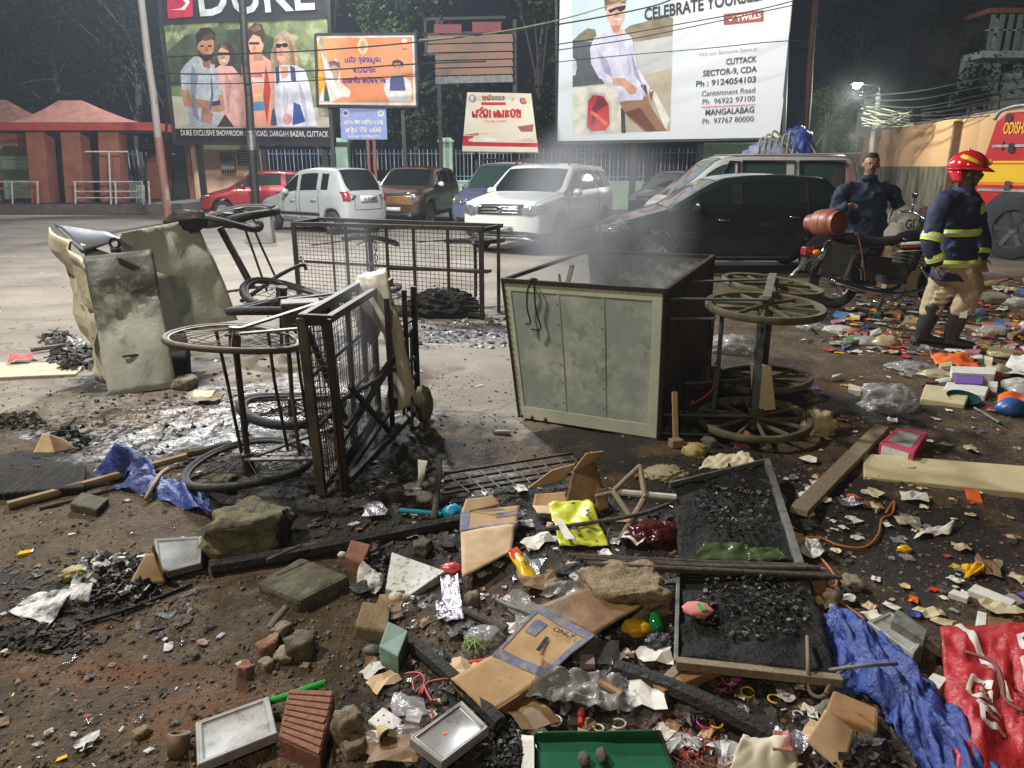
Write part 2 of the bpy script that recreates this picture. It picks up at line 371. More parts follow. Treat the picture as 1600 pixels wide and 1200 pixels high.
# ================================================================ TREES
def tree(name,label,base,h,crown,mats,n=2600,leaf=.22,trunk_r=.22,lean=(0,0),group='trees behind the compound wall',seed=1,bark=None,limbs=7,shape=None):
 r = random.Random(seed); b = V(base)
 t = thing(name,label,'tree',b,group)
 top = b + V((lean[0],lean[1],h * .8))
 m = MB(); trunk = smoothpts([b,lerp(b,top,.35) + V((r.uniform(-.2,.2),0,0)),lerp(b,top,.7) + V((r.uniform(-.3,.3),.1,0)),top],4)
 m.tube(trunk,[trunk_r * (1.15 - .95 * i / len(trunk)) for i in range(len(trunk))],9)
 clumps = []
 for (cx,cz,rx,rz) in crown:
  for k in range(max(3,int(limbs * rx / 2))):
   a,z = r.uniform(0,2 * PI),r.uniform(-.75,.85); q = math.sqrt(max(0,1 - z * z)) * r.uniform(.35,1)
   clumps.append((b + V((lean[0] * .5 + cx + rx * q * math.cos(a),rx * .75 * q * math.sin(a),cz + rz * z)),r.uniform(.35,.75) * min(rx,rz) * .75))
 for c,s in clumps[:16]:
  j = trunk[int(len(trunk) * r.uniform(.45,.95))]; m.tube(smoothpts([j,lerp(j,c,.5) + V((0,0,.15)),c],3),[.07,.06,.05,.04,.035,.03,.02],5)
 mk(m,'trunk',bark or mBark,t,smooth=True)
 f = MB(); per = max(8,n // max(1,len(clumps)))
 for ci,(c,s) in enumerate(clumps):
  for k in range(per):
   d = V((r.gauss(0,.5),r.gauss(0,.5),r.gauss(0,.42))) * s; p = c + d
   a = V((r.uniform(-1,1),r.uniform(-1,1),r.uniform(-1.1,.3))).normalized(); w = a.cross(V((r.uniform(-1,1),r.uniform(-1,1),r.uniform(-1,1)))).normalized()
   l = leaf * r.uniform(.6,1.35)
   f.add([p,p + a * l * .5 + w * l * .3,p + a * l,p + a * l * .5 - w * l * .3],[(0,1,2,3)],(ci + (k % 5 == 0)) % len(mats))
 mk(f,'crown',list(mats),t)
 return t
T = [  # label,pixel base,distance,height,crown lobes (dx,z,rx,rz),leaf mats,count
 ('tall dark tree with a bluish crown behind the red roofed shelter',150,41,12,[(0,6.5,3.6,2.2),(-2.5,9,3.2,2.4),(2,9.5,3,2.6),(0,4.4,3,1)],(mLeafC,mLeafA),5200,(0,0),3),
 ('tall pale trunked tree leaning over the far left shelter',78,36,15,[(-1.5,13,3,2),(1,11.5,2,1.4)],(mLeafC,mLeafA),1500,(-3.0,0),4),
 ('dark tree between the group portrait billboard and the orange board',520,36,9,[(0,4.2,2.2,1.8),(-.6,7,2.2,2)],(mLeafA,mLeafC),2600,(0,0),5),
 ('broad leafy tree behind the slatted empty signboard',660,35,9,[(0,3.6,2.3,1.6),(1.4,5.2,2.4,1.5),(-.4,7.2,2.2,1.6)],(mLeafB,mLeafA),4200,(0,0),6),
 ('leafy tree rising behind the tilted cream hoarding',845,36,10,[(0,5.2,1.8,2.0),(.6,3.2,1.6,1.4),(0,8,2.2,2)],(mLeafB,mLeafC),3600,(0,0),7),
 ('dark tree in the gap left of the group portrait billboard',258,38,10,[(0,5,2.2,2.4),(-.8,8,2.2,2)],(mLeafA,mLeafC),2800,(0,0),8),
 ('small bushy tree beside the dark pole right of the tall white billboard',1258,31,4.6,[(0,2.4,1.15,1.1),(.3,3.6,1.0,.8),(-.5,1.5,.9,.6)],(mLeafB,mLeafA),2600,(0,0),9),
 ('great dark tree before the unlit building beyond the ochre wall',1470,40,13,[(0,6.0,3.2,2.0),(2.4,8.5,3.4,2.2),(-1.2,8.8,2.6,2.2),(4,5.6,1.8,1.2)],(mLeafA,mLeafC),4600,(0,0),10),
 ('dark tree behind the upper edge of the tall white billboard',1290,44,13,[(0,6,2.6,2.6),(.6,9.6,2.6,2.2)],(mLeafA,mLeafC),2400,(0,0),12),
]
for i,(lb,px,Yd,h,cr,ms,n,ln,sd) in enumerate(T):
 x = (px - 800) / F * Yd * 1.02
 tree('pale_trunk_tree' if 'pale trunk' in lb else 'leafy_tree',lb,(x,Yd,0),h,cr,ms,int(n * 2.2),.2 if h > 6 else .13,.34 if 'pale' in lb else (.25 if h > 6 else .09),ln,seed=sd,bark=mPaleBark if 'pale' in lb else None)
# ================================================================ COMPOUND WALL (its line bends at the pillars)
def wall_run(label,a,b,h,gap,mats,seed,solid=False,cat='wall',top=2.25):
 a,b = V(a),V(b); d = (b - a); Ln = d.length; u = d / Ln; ang = math.atan2(u.y,u.x)
 t = thing('compound_wall',label,cat,(a + b) / 2,'stretches of green compound wall')
 m = MB(); m.box((a + b) / 2 + V((0,0,h / 2)),(Ln,.22,h),ang); mk(m,'wall_base',mGreen,t)
 m = MB(); m.box((a + b) / 2 + V((0,0,h + .035)),(Ln,.3,.07),ang); mk(m,'coping',mGreen,t,bevel=.01)
 if solid: return t
 for z in (h + .22,top - .16):
  m = MB(); m.bar(a + V((0,0,z)),b + V((0,0,z)),.03,.04); mk(m,'rail',mRail,t)
 n = int(Ln / gap); me0 = None
 for i in range(n):
  p = a + u * (gap * (i + .5))
  if me0 is None or i < 2:
   m = MB(); m.box((p.x,p.y,(h + .07 + top) / 2),(.028,.028,top - h - .07),ang); o = mk(m,'rail_bar',(mRailW,mRail)[i % 2],t,org=p)
   o.data.transform(Matrix.Translation(ORG[t.name] - p)); o.location = p - ORG[t.name]
   me0 = (me0 or []) + [o.data]
  else:
   o = bpy.data.objects.new('rail_bar',me0[i % 2]); COL.objects.link(o); o.parent = t; o.location = p - ORG[t.name]
 return t
def pillar(p,h=2.5,s=.5,label=''):
 m = MB(); m.box((p[0],p[1],h / 2),(s,s,h)); m.box((p[0],p[1],h + .05),(s + .12,s + .12,.1)); m.box((p[0],p[1],h + .14),(s - .06,s - .06,.08))
 return lone(m,'gate_pillar',mGreen,label,'pillar','green pillars of the compound wall',bevel=.015)
wall_run('low green wall with railings between the shelter and the peach gatehouse',(-17.2,32,0),(-13.9,31.8,0),.95,.2,0,1)
wall_run('low green wall with railings behind the silver hatchback and below the group portrait billboard',(-10.6,31.2,0),(-7.1,31,0),.95,.17,0,1)
wall_run('low green wall with blue railings behind the brown car',(-6.5,31,0),(-2.9,30.7,0),.95,.17,0,2)
wall_run('low green wall with railings behind the white car under the cream hoarding',(-2.3,30.6,0),(7.0,28.7,0),1.0,.16,0,3)
wall_run('solid green wall below the right end of the tall white billboard',(7.0,28.4,0),(10.0,27.6,0),2.35,.2,0,4,solid=True)
pillar((-6.8,31),label='green pillar behind the blue notice with two red posts')
pillar((-2.6,30.6),label='green pillar left of the cream hoarding')
pillar((-10.8,31.4),2.2,.4,label='green pillar against the right side of the gatehouse')
# ---------------- gatehouse
t = thing('gatehouse','small peach painted gatehouse with a barred window behind the red car','building',(-12.2,32,0))
Yg = 30.6; x0,x1 = P(305,300,Yg).x,P(392,300,Yg).x; zt = P(350,226,Yg).z
m = MB(); m.box(((x0 + x1) / 2,Yg + 1.25,zt / 2),(x1 - x0,2.5,zt)); mk(m,'wall',mPeach,t)
m = MB(); m.box(((x0 + x1) / 2,Yg + 1.2,zt + .07),(x1 - x0 + .5,3.0,.14)); mk(m,'roof',mConc,t,bevel=.02)
m = MB(); m.box((x0 - .06,Yg - .16,zt / 2),(.14,.14,zt)); mk(m,'corner_post',mRedBrown,t)
wx0,wx1,wz0,wz1 = P(345,260,Yg).x,P(368,260,Yg).x,P(350,270,Yg).z,P(350,239,Yg).z
m = MB(); m.box(((wx0 + wx1) / 2,Yg - .006,(wz0 + wz1) / 2),(wx1 - wx0,.05,wz1 - wz0)); w = mk(m,'window',mBlack,t)
for k in range(6):
 m = MB(); m.box((lerp(wx0,wx1,(k + .5) / 6),Yg - .05,(wz0 + wz1) / 2),(.02,.02,wz1 - wz0)); mk(m,'bar',mRailW,w)
m = MB(); m.box(((wx0 + wx1) / 2,Yg - .03,wz0 + .28),(wx1 - wx0 - .04,.04,.3)); mk(m,'curtain',M('striped_cloth',(.3,.25,.3),(.5,.45,.42),rough=.9,scale=20),w)
m = MB(); m.box((P(383,247,Yg).x,Yg - .03,P(383,247,Yg).z),(.58,.04,.56)); pl = mk(m,'wall_plaque',M('slate',(.05,.07,.06),rough=.4),t)
for k in range(5):
 m = MB(); m.box((P(383,247,Yg).x,Yg - .054,P(383,247,Yg).z + .2 - .1 * k),(.44 - .05 * (k % 2),.006,.03)); mk(m,'line_of_text',mRailW,pl)
m = MB(); m.box((P(352,229,Yg).x,Yg - .35,P(352,229,Yg).z - .02),(1.4,.06,.2)); sg = mk(m,'sign_strip',M('olive_paint',(.12,.15,.06),(.2,.2,.1),rough=.6),t)
m = MB(); m.box((P(287,295,31.5).x,31.5,.75),(.7,.5,1.5)); lone(m,'metal_cabinet',M('dark_green_paint',(.03,.08,.05),(.05,.06,.04),rough=.5),'dark green metal cabinet left of the gatehouse','cabinet',bevel=.02)
# ---------------- red roofed shelters
def shelter(label,c,Yf,px0,px1,peak,eave_px,pillars,group='red roofed waiting shelters'):
 t = thing('shelter',label,'shelter',c,group)
 a,b = P(px0,eave_px[0],Yf),P(px1,eave_px[1],Yf); z = (a.z + b.z) / 2; dp = 4.6
 e = [V((a.x,Yf,z)),V((b.x,Yf,z)),V((b.x,Yf + dp,z)),V((a.x,Yf + dp,z))]
 r1,r2 = P(peak[0],peak[2],Yf + dp / 2),P(peak[1],peak[2],Yf + dp / 2)
 m = MB()
 def roofseg(p,q,s,tt):     # concave hip plane
  m.sheet(lambda u,v: lerp(lerp(p,q,u),lerp(tt,s,u),v) - V((0,0,.32 * math.sin(PI * v))),8,6)
 roofseg(e[0],e[1],r2,r1); roofseg(e[1],e[2],r2,r2); roofseg(e[2],e[3],r1,r2); roofseg(e[3],e[0],r1,r1)
 mk(m,'roof',mRoof,t,solid=.08,solid_off=-1)
 for p,q in ((e[0],e[1]),(e[1],e[2]),(e[2],e[3]),(e[3],e[0])):
  m = MB(); m.bar(p + V((0,0,-.09)),q + V((0,0,-.09)),.1,.26); mk(m,'fascia',mFascia,t)
 m = MB(); m.box(((a.x + b.x) / 2,Yf + dp / 2,z - .16),(b.x - a.x - .3,dp - .3,.06)); mk(m,'soffit',mConc,t)
 for (pt,pb,w) in pillars:
  p1,p0 = P(pt,192,Yf + .5),P(pb,314,Yf + .5); p0.z = .35; p1.z = z - .19
  for yy in ((0,dp - 1.1) if pt in (60,174) else (0,)):
   m = MB(); q0,q1 = p0 + V((0,yy,0)),p1 + V((0,yy,0)); wv = V((w / 2,0,0)); dv = V((0,.32,0))
   m.add([q0 - wv * 1.05 - dv,q0 + wv * 1.05 - dv,q0 + wv * 1.05 + dv,q0 - wv * 1.05 + dv,q1 - wv - dv,q1 + wv - dv,q1 + wv + dv,q1 - wv + dv],[(0,3,2,1),(4,5,6,7),(0,1,5,4),(1,2,6,5),(2,3,7,6),(3,0,4,7)])
   mk(m,'pillar',mRedBrown,t,bevel=.02)
 return t
shelter('waiting shelter with a red hipped roof on square red brown pillars',(-16.5,28,0),26.6,-62,236,(92,128,157),(190,196),[(60,71,.62),(115,125,.66),(174,180,.7)])
shelter('farther shelter with a dull red roof cut by the frame at far left',(-23,33,0),31.5,-200,52,(-95,10,156),(193,194),[(18,22,.7),(-70,-62,.7)])
m = MB(); pa,pb = P(-120,336,26.2),P(268,330,26.2)
m.box(((pa.x + pb.x) / 2,29.2,.17),(pb.x - pa.x,6.2,.34)); o = kind(mk(m,'platform',M('platform_stone',(.15,.125,.115),(.09,.08,.075),rough=.8,scale=4),org=(-17,29,0),bevel=.02),'structure')
t = thing('platform_railing','thin white metal railing along the edge of the shelter platform','railing',(-15,26.3,.34))
def rp(px,py): return P(px,py,26.35)
posts = [(18,283,316),(58,283,318),(117,284,322),(170,237,318),(180,284,318),(222,283,313),(232,283,312)]
for k,(px,y0,y1) in enumerate(posts):
 m = MB(); a,b = rp(px,y0),rp(px + (y1 - y0) * .04,y1); b.z = .34; m.tube([a,b],.03,6); mk(m,'post',mRailW,t)
for (xa,xb,yy) in ((0,60,284),(113,222,284),(118,225,299),(120,225,309),(133,172,237),(170,200,237)):
 m = MB(); m.tube([rp(xa,yy),rp(xb,yy)],.025,6); mk(m,'rail',mRailW,t)
for (xa,n) in ((30,5),(78,4),(143,3),(190,4)):
 m = MB()
 for k in range(n):
  a,b = rp(xa + 4 * k,290),rp(xa + 4.4 * k,316); a.y = b.y = 27.4; b.z = .34; m.tube([a,b],.022,5)
 a,b = rp(xa,292),rp(xa + 4 * (n - 1),292); a.y = b.y = 27.4; m.tube([a,b],.02,5)
 lone(m,'barrier',mRailW,{30: 'short tubular barrier left under the shelter',78: 'short tubular barrier before the first front pillar',143: 'short tubular barrier between two front pillars',190: 'short tubular barrier at the right end of the shelter'}[xa],'barrier','tubular barriers on the platform')
for (a,b,c,d,lb) in (((92,315),(120,315),(110,237),(94,237),'white tapered panel standing left of the middle shelter pillar'),((140,300),(162,280),(148,238),(138,238),'white sloping panel right of the middle shelter pillar'),((2,285),(44,285),(38,228),(0,228),'pale green booth wall under the left of the shelter')):
 q = [P(p[0],p[1],29.9) for p in (a,b,c,d)]; q[0].z = q[1].z = .34
 m = MB(); m.add(q + [p + V((0,.15,0)) for p in q],[(0,1,2,3),(7,6,5,4),(0,4,5,1),(1,5,6,2),(2,6,7,3),(3,7,4,0)])
 lone(m,'booth_board',mGreen if 'booth' in lb else mWhiteP,lb,'board')
m = MB(); q = P(25,262,28.6)
for k in range(4): m.bar(q + V((-.9,0,.12 * k)),q + V((.9,0,.12 * k)),.03,.09)
for s in (-.8,.8): m.bar(V((q.x + s,q.y,.34)),q + V((s,0,.45)),.06); m.bar(V((q.x + s,q.y - .5,.34)),V((q.x + s,q.y - .5,.8)),.06)
m.box((q.x,q.y - .28,.82),(1.9,.5,.05)); lone(m,'bench',M('grey_green_paint',(.25,.3,.26),rough=.6),'grey slatted bench at the left under the shelter','bench')
m = MB(); q = P(94,225,30.4)
for k in range(7): m.box((q.x,q.y,q.z + .45 - .15 * k),(.75,.05,.1),Matrix.Rotation(-.12,4,'Y'))
lone(m,'louvre_screen',M('grey_paint',(.3,.32,.33),rough=.6),'grey louvred panel hanging between two shelter pillars','screen')
m = MB(); q = P(158,305,28.6); m.lathe([(.0,.34),(.2,.34),(.25,1.0),(.27,1.02),(.23,1.04),(0,1.0)],14,Matrix.Translation((q.x,q.y,0)))
lone(m,'waste_bin',M('teal_plastic',(.05,.22,.2),rough=.5),'teal bin on the platform between the pillars','bin',smooth=True)
# ================================================================ BOARDS
def plane_pt(px,py,p0,n,off=0):
 d = ray(px,py); t = (p0 - V((0,0,CH))).dot(n) / d.dot(n); return V((0,0,CH)) + d * t + n * off
class Board:
 def __init__(s,name,label,corners,mat,thick=.08,cat='billboard',back=None):     # corners BL BR TR TL
  s.c = [V(q) for q in corners]; a,b,c,d = s.c; s.u = (b - a).normalized(); s.n = (b - a).cross(d - a).normalized(); s.p0 = a; s.w = (b - a).length; s.k = 1
  if s.n.y > 0: s.n = -s.n
  s.v = s.n.cross(s.u).normalized()
  if s.v.z < 0: s.v = -s.v
  s.t = thing(name,label,cat,(a + b) / 2)
  m = MB(); bk = [q - s.n * thick for q in s.c]
  m.add(s.c + bk,[(0,1,2,3),(7,6,5,4),(0,4,5,1),(1,5,6,2),(2,6,7,3),(3,7,4,0)]); s.face = mk(m,'panel',mat,s.t)
 def at(s,px,py,off=None): return plane_pt(px,py,s.p0,s.n,off if off is not None else .0009 * s.k)
 def poly(s,pts,mat,name='print',parent=None):
  s.k += 1; m = MB(); q = [s.at(*p) for p in pts]; m.add(q,[tuple(range(len(q)))])
  if (q[1] - q[0]).cross(q[2] - q[1]).dot(s.n) < 0: pass
  return mk(m,name,mat,parent or s.face)
 def ell(s,cx,cy,rx,ry,mat,rot=0,name='print',n=14):
  c,sn = math.cos(rot),math.sin(rot)
  return s.poly([(cx + rx * math.cos(a) * c - ry * math.sin(a) * sn,cy + rx * math.cos(a) * sn + ry * math.sin(a) * c) for a in [2 * PI * i / n for i in range(n)]],mat,name)
 def rect(s,x0,y0,x1,y1,mat,name='print'): return s.poly([(x0,y1),(x1,y1),(x1,y0),(x0,y0)],mat,name)
 def rod(s,a,b,w,mat,name,off=.03):
  m = MB(); m.bar(s.at(*a,off),s.at(*b,off),w,w); return mk(m,name,mat,s.t)
 def text(s,st,px,py,hpx,mat,align='CENTER',bold=.0,sx=1,wpx=None,name='lettering',slope=0):
  s.k += 1; o = s.at(px,py); o2 = s.at(px,py - hpx); h = (o2 - o).length
  u = s.u + s.v * slope
  return text(st,s.face,mat,o,u,s.v,h / .70,name,align,bold,sx,wid=(s.at(px + wpx,py) - o).length if wpx else 0)
 def legs(s,pxs,mat,w=.14,back=.2,top=.6):
  for px in pxs:
   q = s.at(px,200,-back); a = lerp(s.c[0],s.c[1],.5); m = MB(); m.bar((q.x,q.y,0),(q.x,q.y,max(p.z for p in s.c) * top),w); mk(m,'post',mat,s.t)
def ink(r,g,b): return M('ink_%d_%d_%d' % (r,g,b),tuple(((k / 255) ** 2.2) * 1.04 for k in (r,g,b)),tuple(((k / 255) ** 2.2) * (.62 if max(r,g,b) > 60 else .9) for k in (r,g,b)),rough=.55,scale=2.4,detail=7,lo=.42,hi=.70)
skinA,skinB,white,black = ink(196,140,108),ink(225,170,140),ink(236,236,232),ink(22,22,26)
# ---- the billboard of the four friends
B = Board('billboard','dark framed billboard with four friends and a big brand name on top',[P(274,221,27),P(522,224,26),P(512,-62,26),P(243,-62,27)],M('board_black',(.016,.017,.022),(.024,.025,.03),rough=.5),.2)
B.poly([(268,201),(520,199),(511,29),(249,39)],M('print_foliage',(.30,.36,.16),(.07,.10,.05),rough=.5,scale=1.3,c3=(.55,.58,.33),c3scale=2.2,c3amt=.42,detail=8))
B.poly([(266,135),(420,132),(428,60),(400,44),(330,48),(290,55),(262,80)],M('print_trees',(.035,.06,.035),(.10,.13,.07),rough=.5,scale=2.6,detail=8))
B.poly([(268,201),(520,199),(518,172),(440,160),(262,150)],M('print_road',(.62,.60,.47),(.5,.48,.38),rough=.5,scale=1))
B.poly([(262,150),(300,150),(300,140),(261,138)],ink(120,150,90))
# friend 1
B.poly([(292,198),(346,198),(350,150),(343,104),(322,96),(306,86),(290,100),(282,112),(284,142),(295,150)],M('print_floral',(.62,.66,.68),(.34,.40,.46),rough=.5,scale=4.2,c3=(.55,.4,.3),c3scale=4,c3amt=.36))
B.poly([(282,140),(288,166),(312,168),(340,176),(352,172),(352,150),(344,148),(338,160),(318,156),(298,152),(297,141)],skinA)
B.poly([(328,160),(344,156),(345,164),(332,166)],ink(60,70,95))
B.poly([(314,88),(330,88),(328,108),(318,104)],ink(160,108,82)); B.ell(322,72,13,21,skinA,.06); B.poly([(309,76),(312,88),(322,97),(332,92),(335,80),(329,86),(322,84),(315,84)],ink(40,30,28))
B.poly([(308,72),(306,54),(314,44),(328,43),(337,52),(336,66),(331,60),(318,62),(312,66)],ink(46,38,34)); B.ell(316,72,3.4,1.4,black); B.ell(328,72,3.4,1.4,black); B.rect(318,85,328,87,ink(210,200,195)); B.poly([(321,73),(324,73),(326,80),(320,81)],ink(160,104,78)); B.poly([(314,60),(330,50),(336,56),(332,62),(320,64)],ink(92,72,58)); B.poly([(300,100),(310,120),(306,150),(312,190),(302,180),(298,130)],ink(136,142,152)); B.poly([(330,110),(334,150),(326,190),(330,150)],ink(112,112,140)); B.poly([(316,166),(334,178),(330,194),(314,190)],ink(178,130,110))
# friend 2
B.poly([(336,106),(341,82),(350,66),(361,68),(368,82),(368,120),(358,120)],ink(70,52,46))
B.poly([(344,198),(386,198),(378,120),(364,104),(344,102),(336,108),(348,140),(352,170)],ink(232,178,168)); B.poly([(340,198),(366,198),(352,178)],ink(80,48,62))
B.ell(350,88,9.5,15,skinB); B.poly([(340,82),(361,82),(360,87),(351,85),(341,87)],black); B.ell(350,95,4,2,white); B.poly([(348,88),(351,88),(352,92),(347,92)],ink(190,130,104)); B.poly([(352,110),(362,130),(358,180),(352,140)],ink(206,148,140)); B.poly([(345,72),(352,69),(358,80),(350,76)],ink(120,92,76))
# friend 3
B.poly([(384,198),(430,198),(432,120),(424,96),(408,84),(388,86),(378,100),(380,150)],M('print_orange_tee',(.83,.33,.22),(.88,.42,.30),rough=.5,scale=2))
B.rect(389,112,413,132,ink(240,205,190)); B.rect(391,115,411,121,ink(215,120,100)); B.poly([(390,160),(418,158),(420,172),(394,174)],ink(95,150,190)); B.ell(405,152,13,6,ink(240,190,140)); B.poly([(422,100),(431,122),(431,170),(424,168),(424,130)],skinB)
B.ell(401,68,12,20,skinB); B.poly([(388,66),(388,48),(398,36),(410,38),(415,52),(412,70),(407,58),(396,54)],ink(84,60,46)); B.rect(390,66,406,70,ink(60,50,50)); B.poly([(396,84),(410,80),(412,94),(398,96)],ink(196,140,112)); B.poly([(396,72),(400,72),(402,78),(395,79)],ink(196,136,108)); B.rect(395,81,404,83,ink(180,90,84)); B.poly([(416,100),(424,140),(418,196),(412,150)],ink(196,70,52)); B.poly([(392,46),(404,38),(410,46),(398,50)],ink(128,98,76))
# friend 4
B.poly([(424,110),(424,84),(432,58),(444,46),(458,56),(466,80),(468,104),(458,116),(436,120)],M('print_curls',(.28,.17,.10),(.55,.40,.26),rough=.5,scale=4))
B.poly([(430,198),(496,198),(484,130),(478,110),(462,102),(440,102),(430,112)],ink(226,224,236)); B.poly([(438,104),(452,104),(450,120),(442,124)],skinB)
B.ell(441,80,10,17,skinB); B.ell(436,72,5,3.6,black); B.ell(446,71,5,3.6,black); B.rect(432,69,449,71,black); B.ell(440,86,4,1.6,ink(200,110,110)); B.poly([(439,76),(442,76),(443,82),(437,82)],ink(200,148,120)); B.poly([(452,60),(460,76),(462,104),(456,100)],ink(150,112,80)); B.poly([(428,80),(432,64),(434,84),(431,104)],ink(160,120,88)); B.poly([(466,124),(478,150),(482,196),(472,160)],ink(188,186,206)); B.poly([(444,130),(452,150),(448,194),(442,160)],ink(200,198,214))
B.poly([(431,106),(437,103),(438,128),(433,132)],ink(70,78,120)); B.poly([(454,102),(462,106),(464,128),(456,126)],ink(70,78,120))
B.poly([(458,196),(478,190),(470,164),(460,160)],ink(60,88,160)); B.ell(450,186,7,9,ink(232,160,165)); B.poly([(424,196),(434,196),(430,168),(426,172)],ink(60,90,120))
# lettering
B.poly([(264,30),(303,26),(301,-34),(261,-34)],ink(206,46,74),'logo'); B.poly([(266,16),(284,14),(292,6),(284,-4),(266,-10),(290,-8),(298,4),(290,16)],white,'logo')
B.text('DUKE',398,-8,66,ink(214,220,216),wpx=186,bold=.014,slope=.035)
B.text('DUKE EXCLUSIVE SHOWROOM : B.K ROAD, DARGAH BAZAR, CUTTACK',397,209,8.5,white,wpx=238,bold=.012)
for a,b in (((274,222),(243,-62)),((522,225),(512,-62)),((272,223),(524,226)),((249,36),(511,26))): B.rod(a,b,.12,mDarkSteel,'frame_bar',.0)
for px in (300,402,500):
 q = B.at(px,215,-.35); m = MB(); m.bar((q.x,q.y,0),(q.x,q.y,9.5),.18); mk(m,'post',mDarkSteel,B.t)
m = MB()
for k in range(9):
 a,b = B.at(250 + 32 * k,218,-.32),B.at(266 + 32 * k,-40,-.32); m.bar(a,b,.06)
mk(m,'brace',mDarkSteel,B.t)
# ---- Odia letters drawn as strokes in a unit box
OD = {'ma': [[(.1,.8),(.1,.25),(.25,.08),(.42,.25),(.28,.42),(.12,.3)],[(.42,.25),(.76,.25)],[(.76,.98),(.76,0)]],
 'ha': [[(.1,.6),(.15,.9),(.4,1),(.66,.9),(.7,.62),(.5,.45),(.34,.3),(.52,.14),(.76,.02)]],'la': [[(.1,.5),(.15,.9),(.45,1),(.76,.85),(.78,.4),(.62,.08),(.46,.3),(.34,.08),(.14,.2),(.25,.45),(.46,.3)]],
 'aa': [[(.3,.98),(.3,0)]],'i': [[(-.35,1.02),(-.2,1.24),(.0,1.14)]],'ii': [[(-.35,1.02),(-.2,1.26),(.05,1.2),(.05,1.0)]],'u': [[(-.5,-.08),(-.3,-.28),(-.05,-.1)]],
 'sa': [[(.1,.85),(.1,.3),(.26,.1),(.46,.3),(.3,.5),(.6,.6),(.76,.9)],[(.76,.98),(.76,0)]],'e': [[(.5,.75),(.2,.8),(.1,.5),(.25,.2),(.5,.25)]],
 'ba': [[(.15,.3),(.15,.8),(.45,1),(.74,.8),(.74,.3),(.45,.08),(.2,.25),(.38,.45)]],'sha': [[(.1,.6),(.15,.9),(.4,.97),(.52,.7),(.35,.5),(.2,.3),(.4,.08),(.72,.1)],[(.78,.98),(.78,0)]],
 'pa': [[(.1,.9),(.1,.3),(.3,.08),(.68,.3)],[(.72,.98),(.72,0)]],'tra': [[(.1,.6),(.15,.95),(.45,1),(.72,.8),(.7,.42),(.4,.36),(.2,.1),(.62,.02)]],
 'da': [[(.1,.6),(.2,.95),(.5,1),(.74,.8),(.7,.5),(.4,.5),(.56,.25),(.78,.02)]],'ra': [[(.15,.5),(.2,.9),(.5,1),(.77,.75),(.7,.3),(.4,.08),(.2,.3),(.45,.5),(.72,.1)]],
 'ga': [[(.1,.5),(.2,.95),(.5,.95),(.56,.5),(.3,.3),(.42,.08)],[(.76,.98),(.76,0)]],'ja': [[(.1,.6),(.2,.95),(.55,1),(.77,.7),(.6,.3),(.3,.2),(.25,.45),(.5,.5),(.82,.18)]],
 'na': [[(.1,.95),(.1,.4),(.4,.3),(.56,.55),(.36,.7),(.3,.4),(.5,.08),(.78,.1)]],'ka': [[(.1,.5),(.18,.92),(.5,1),(.78,.8),(.78,.1),(.5,.1),(.34,.35),(.52,.55),(.72,.45)]],
 'a': [[(.08,.9),(.08,.35),(.3,.1),(.5,.35),(.3,.6),(.56,.75)],[(.62,.98),(.62,0)],[(.62,.5),(.85,.5)]],'ya': [[(.1,.9),(.1,.4),(.3,.12),(.6,.3)],[(.66,.98),(.66,0)],[(.66,.4),(.86,.2)]],' ': []}
def odia(B,word,px,py,hpx,wpx,mat,lw=.13,name='lettering'):
 x = 0; strokes = []
 for g in word.split('.'):
  for s in OD[g]: strokes.append([(x + a,b) for a,b in s])
  x += .45 if g == 'aa' else .62 if g == 'e' else .5 if g == ' ' else 0 if g in ('i','ii','u') else .95
 m = MB(); B.k += 1
 for si,s in enumerate(strokes):
  q = [B.at(px - wpx / 2 + a / x * wpx,py + hpx / 2 - b * hpx,.0009 * B.k + .0002 * (si % 5)) for a,b in s]
  q = smoothpts(q,4) if len(q) > 2 else q
  hw = (B.at(px,py) - B.at(px,py - hpx)).length * lw / 2; vs = []
  for i,p in enumerate(q):
   d = (q[min(i + 1,len(q) - 1)] - q[max(i - 1,0)]).normalized(); sd = B.n.cross(d) * hw; vs += [p - sd,p + sd]
  m.add(vs,[(2 * i,2 * i + 1,2 * i + 3,2 * i + 2) for i in range(len(q) - 1)])
 return mk(m,name,mat,B.face)
# ---- orange greeting board
B = Board('signboard','orange greeting board with two portraits and violet letters',[P(497,163,25.2),P(650,165,24.8),P(647,55,24.8),P(491,56,25.2)],ink(240,236,225),.06,'signboard')
B.poly([(499,160),(646,160),(644,58),(495,60)],M('print_orange',(.86,.25,.085),(.90,.38,.15),rough=.5,scale=.8))
B.poly([(497,158),(512,158),(504,118),(494,62),(497,62)],ink(238,178,30)); B.poly([(508,130),(517,158),(506,158)],ink(30,84,70)); B.poly([(499,158),(506,158),(504,136)],white)
B.poly([(522,152),(508,126),(516,100),(524,92),(531,100),(532,128),(548,142),(546,152)],ink(236,226,214)); B.ell(521,112,9.5,17,ink(196,150,130)); B.poly([(511,108),(513,97),(522,94),(531,98),(532,108),(522,101)],ink(110,90,88))
B.poly([(516,160),(534,152),(519,114),(503,76),(494,60),(499,60)],ink(244,240,232),'print_sash')
B.ell(567,72,8,14,ink(244,226,170)); B.ell(567,72,4.5,8,ink(222,190,120)); B.ell(502,66,4,6,ink(150,160,120)); B.ell(632,64,4.5,3.5,ink(244,232,214)); B.rect(629,76,636,77.5,ink(120,80,60))
B.poly([(600,140),(603,126),(611,120),(630,120),(641,126),(644,142),(642,158),(608,158)],ink(240,238,236)); B.poly([(609,142),(610,122),(620,118),(631,121),(634,142)],ink(72,78,130)); B.poly([(602,146),(640,142),(640,150),(606,154)],ink(250,246,240))
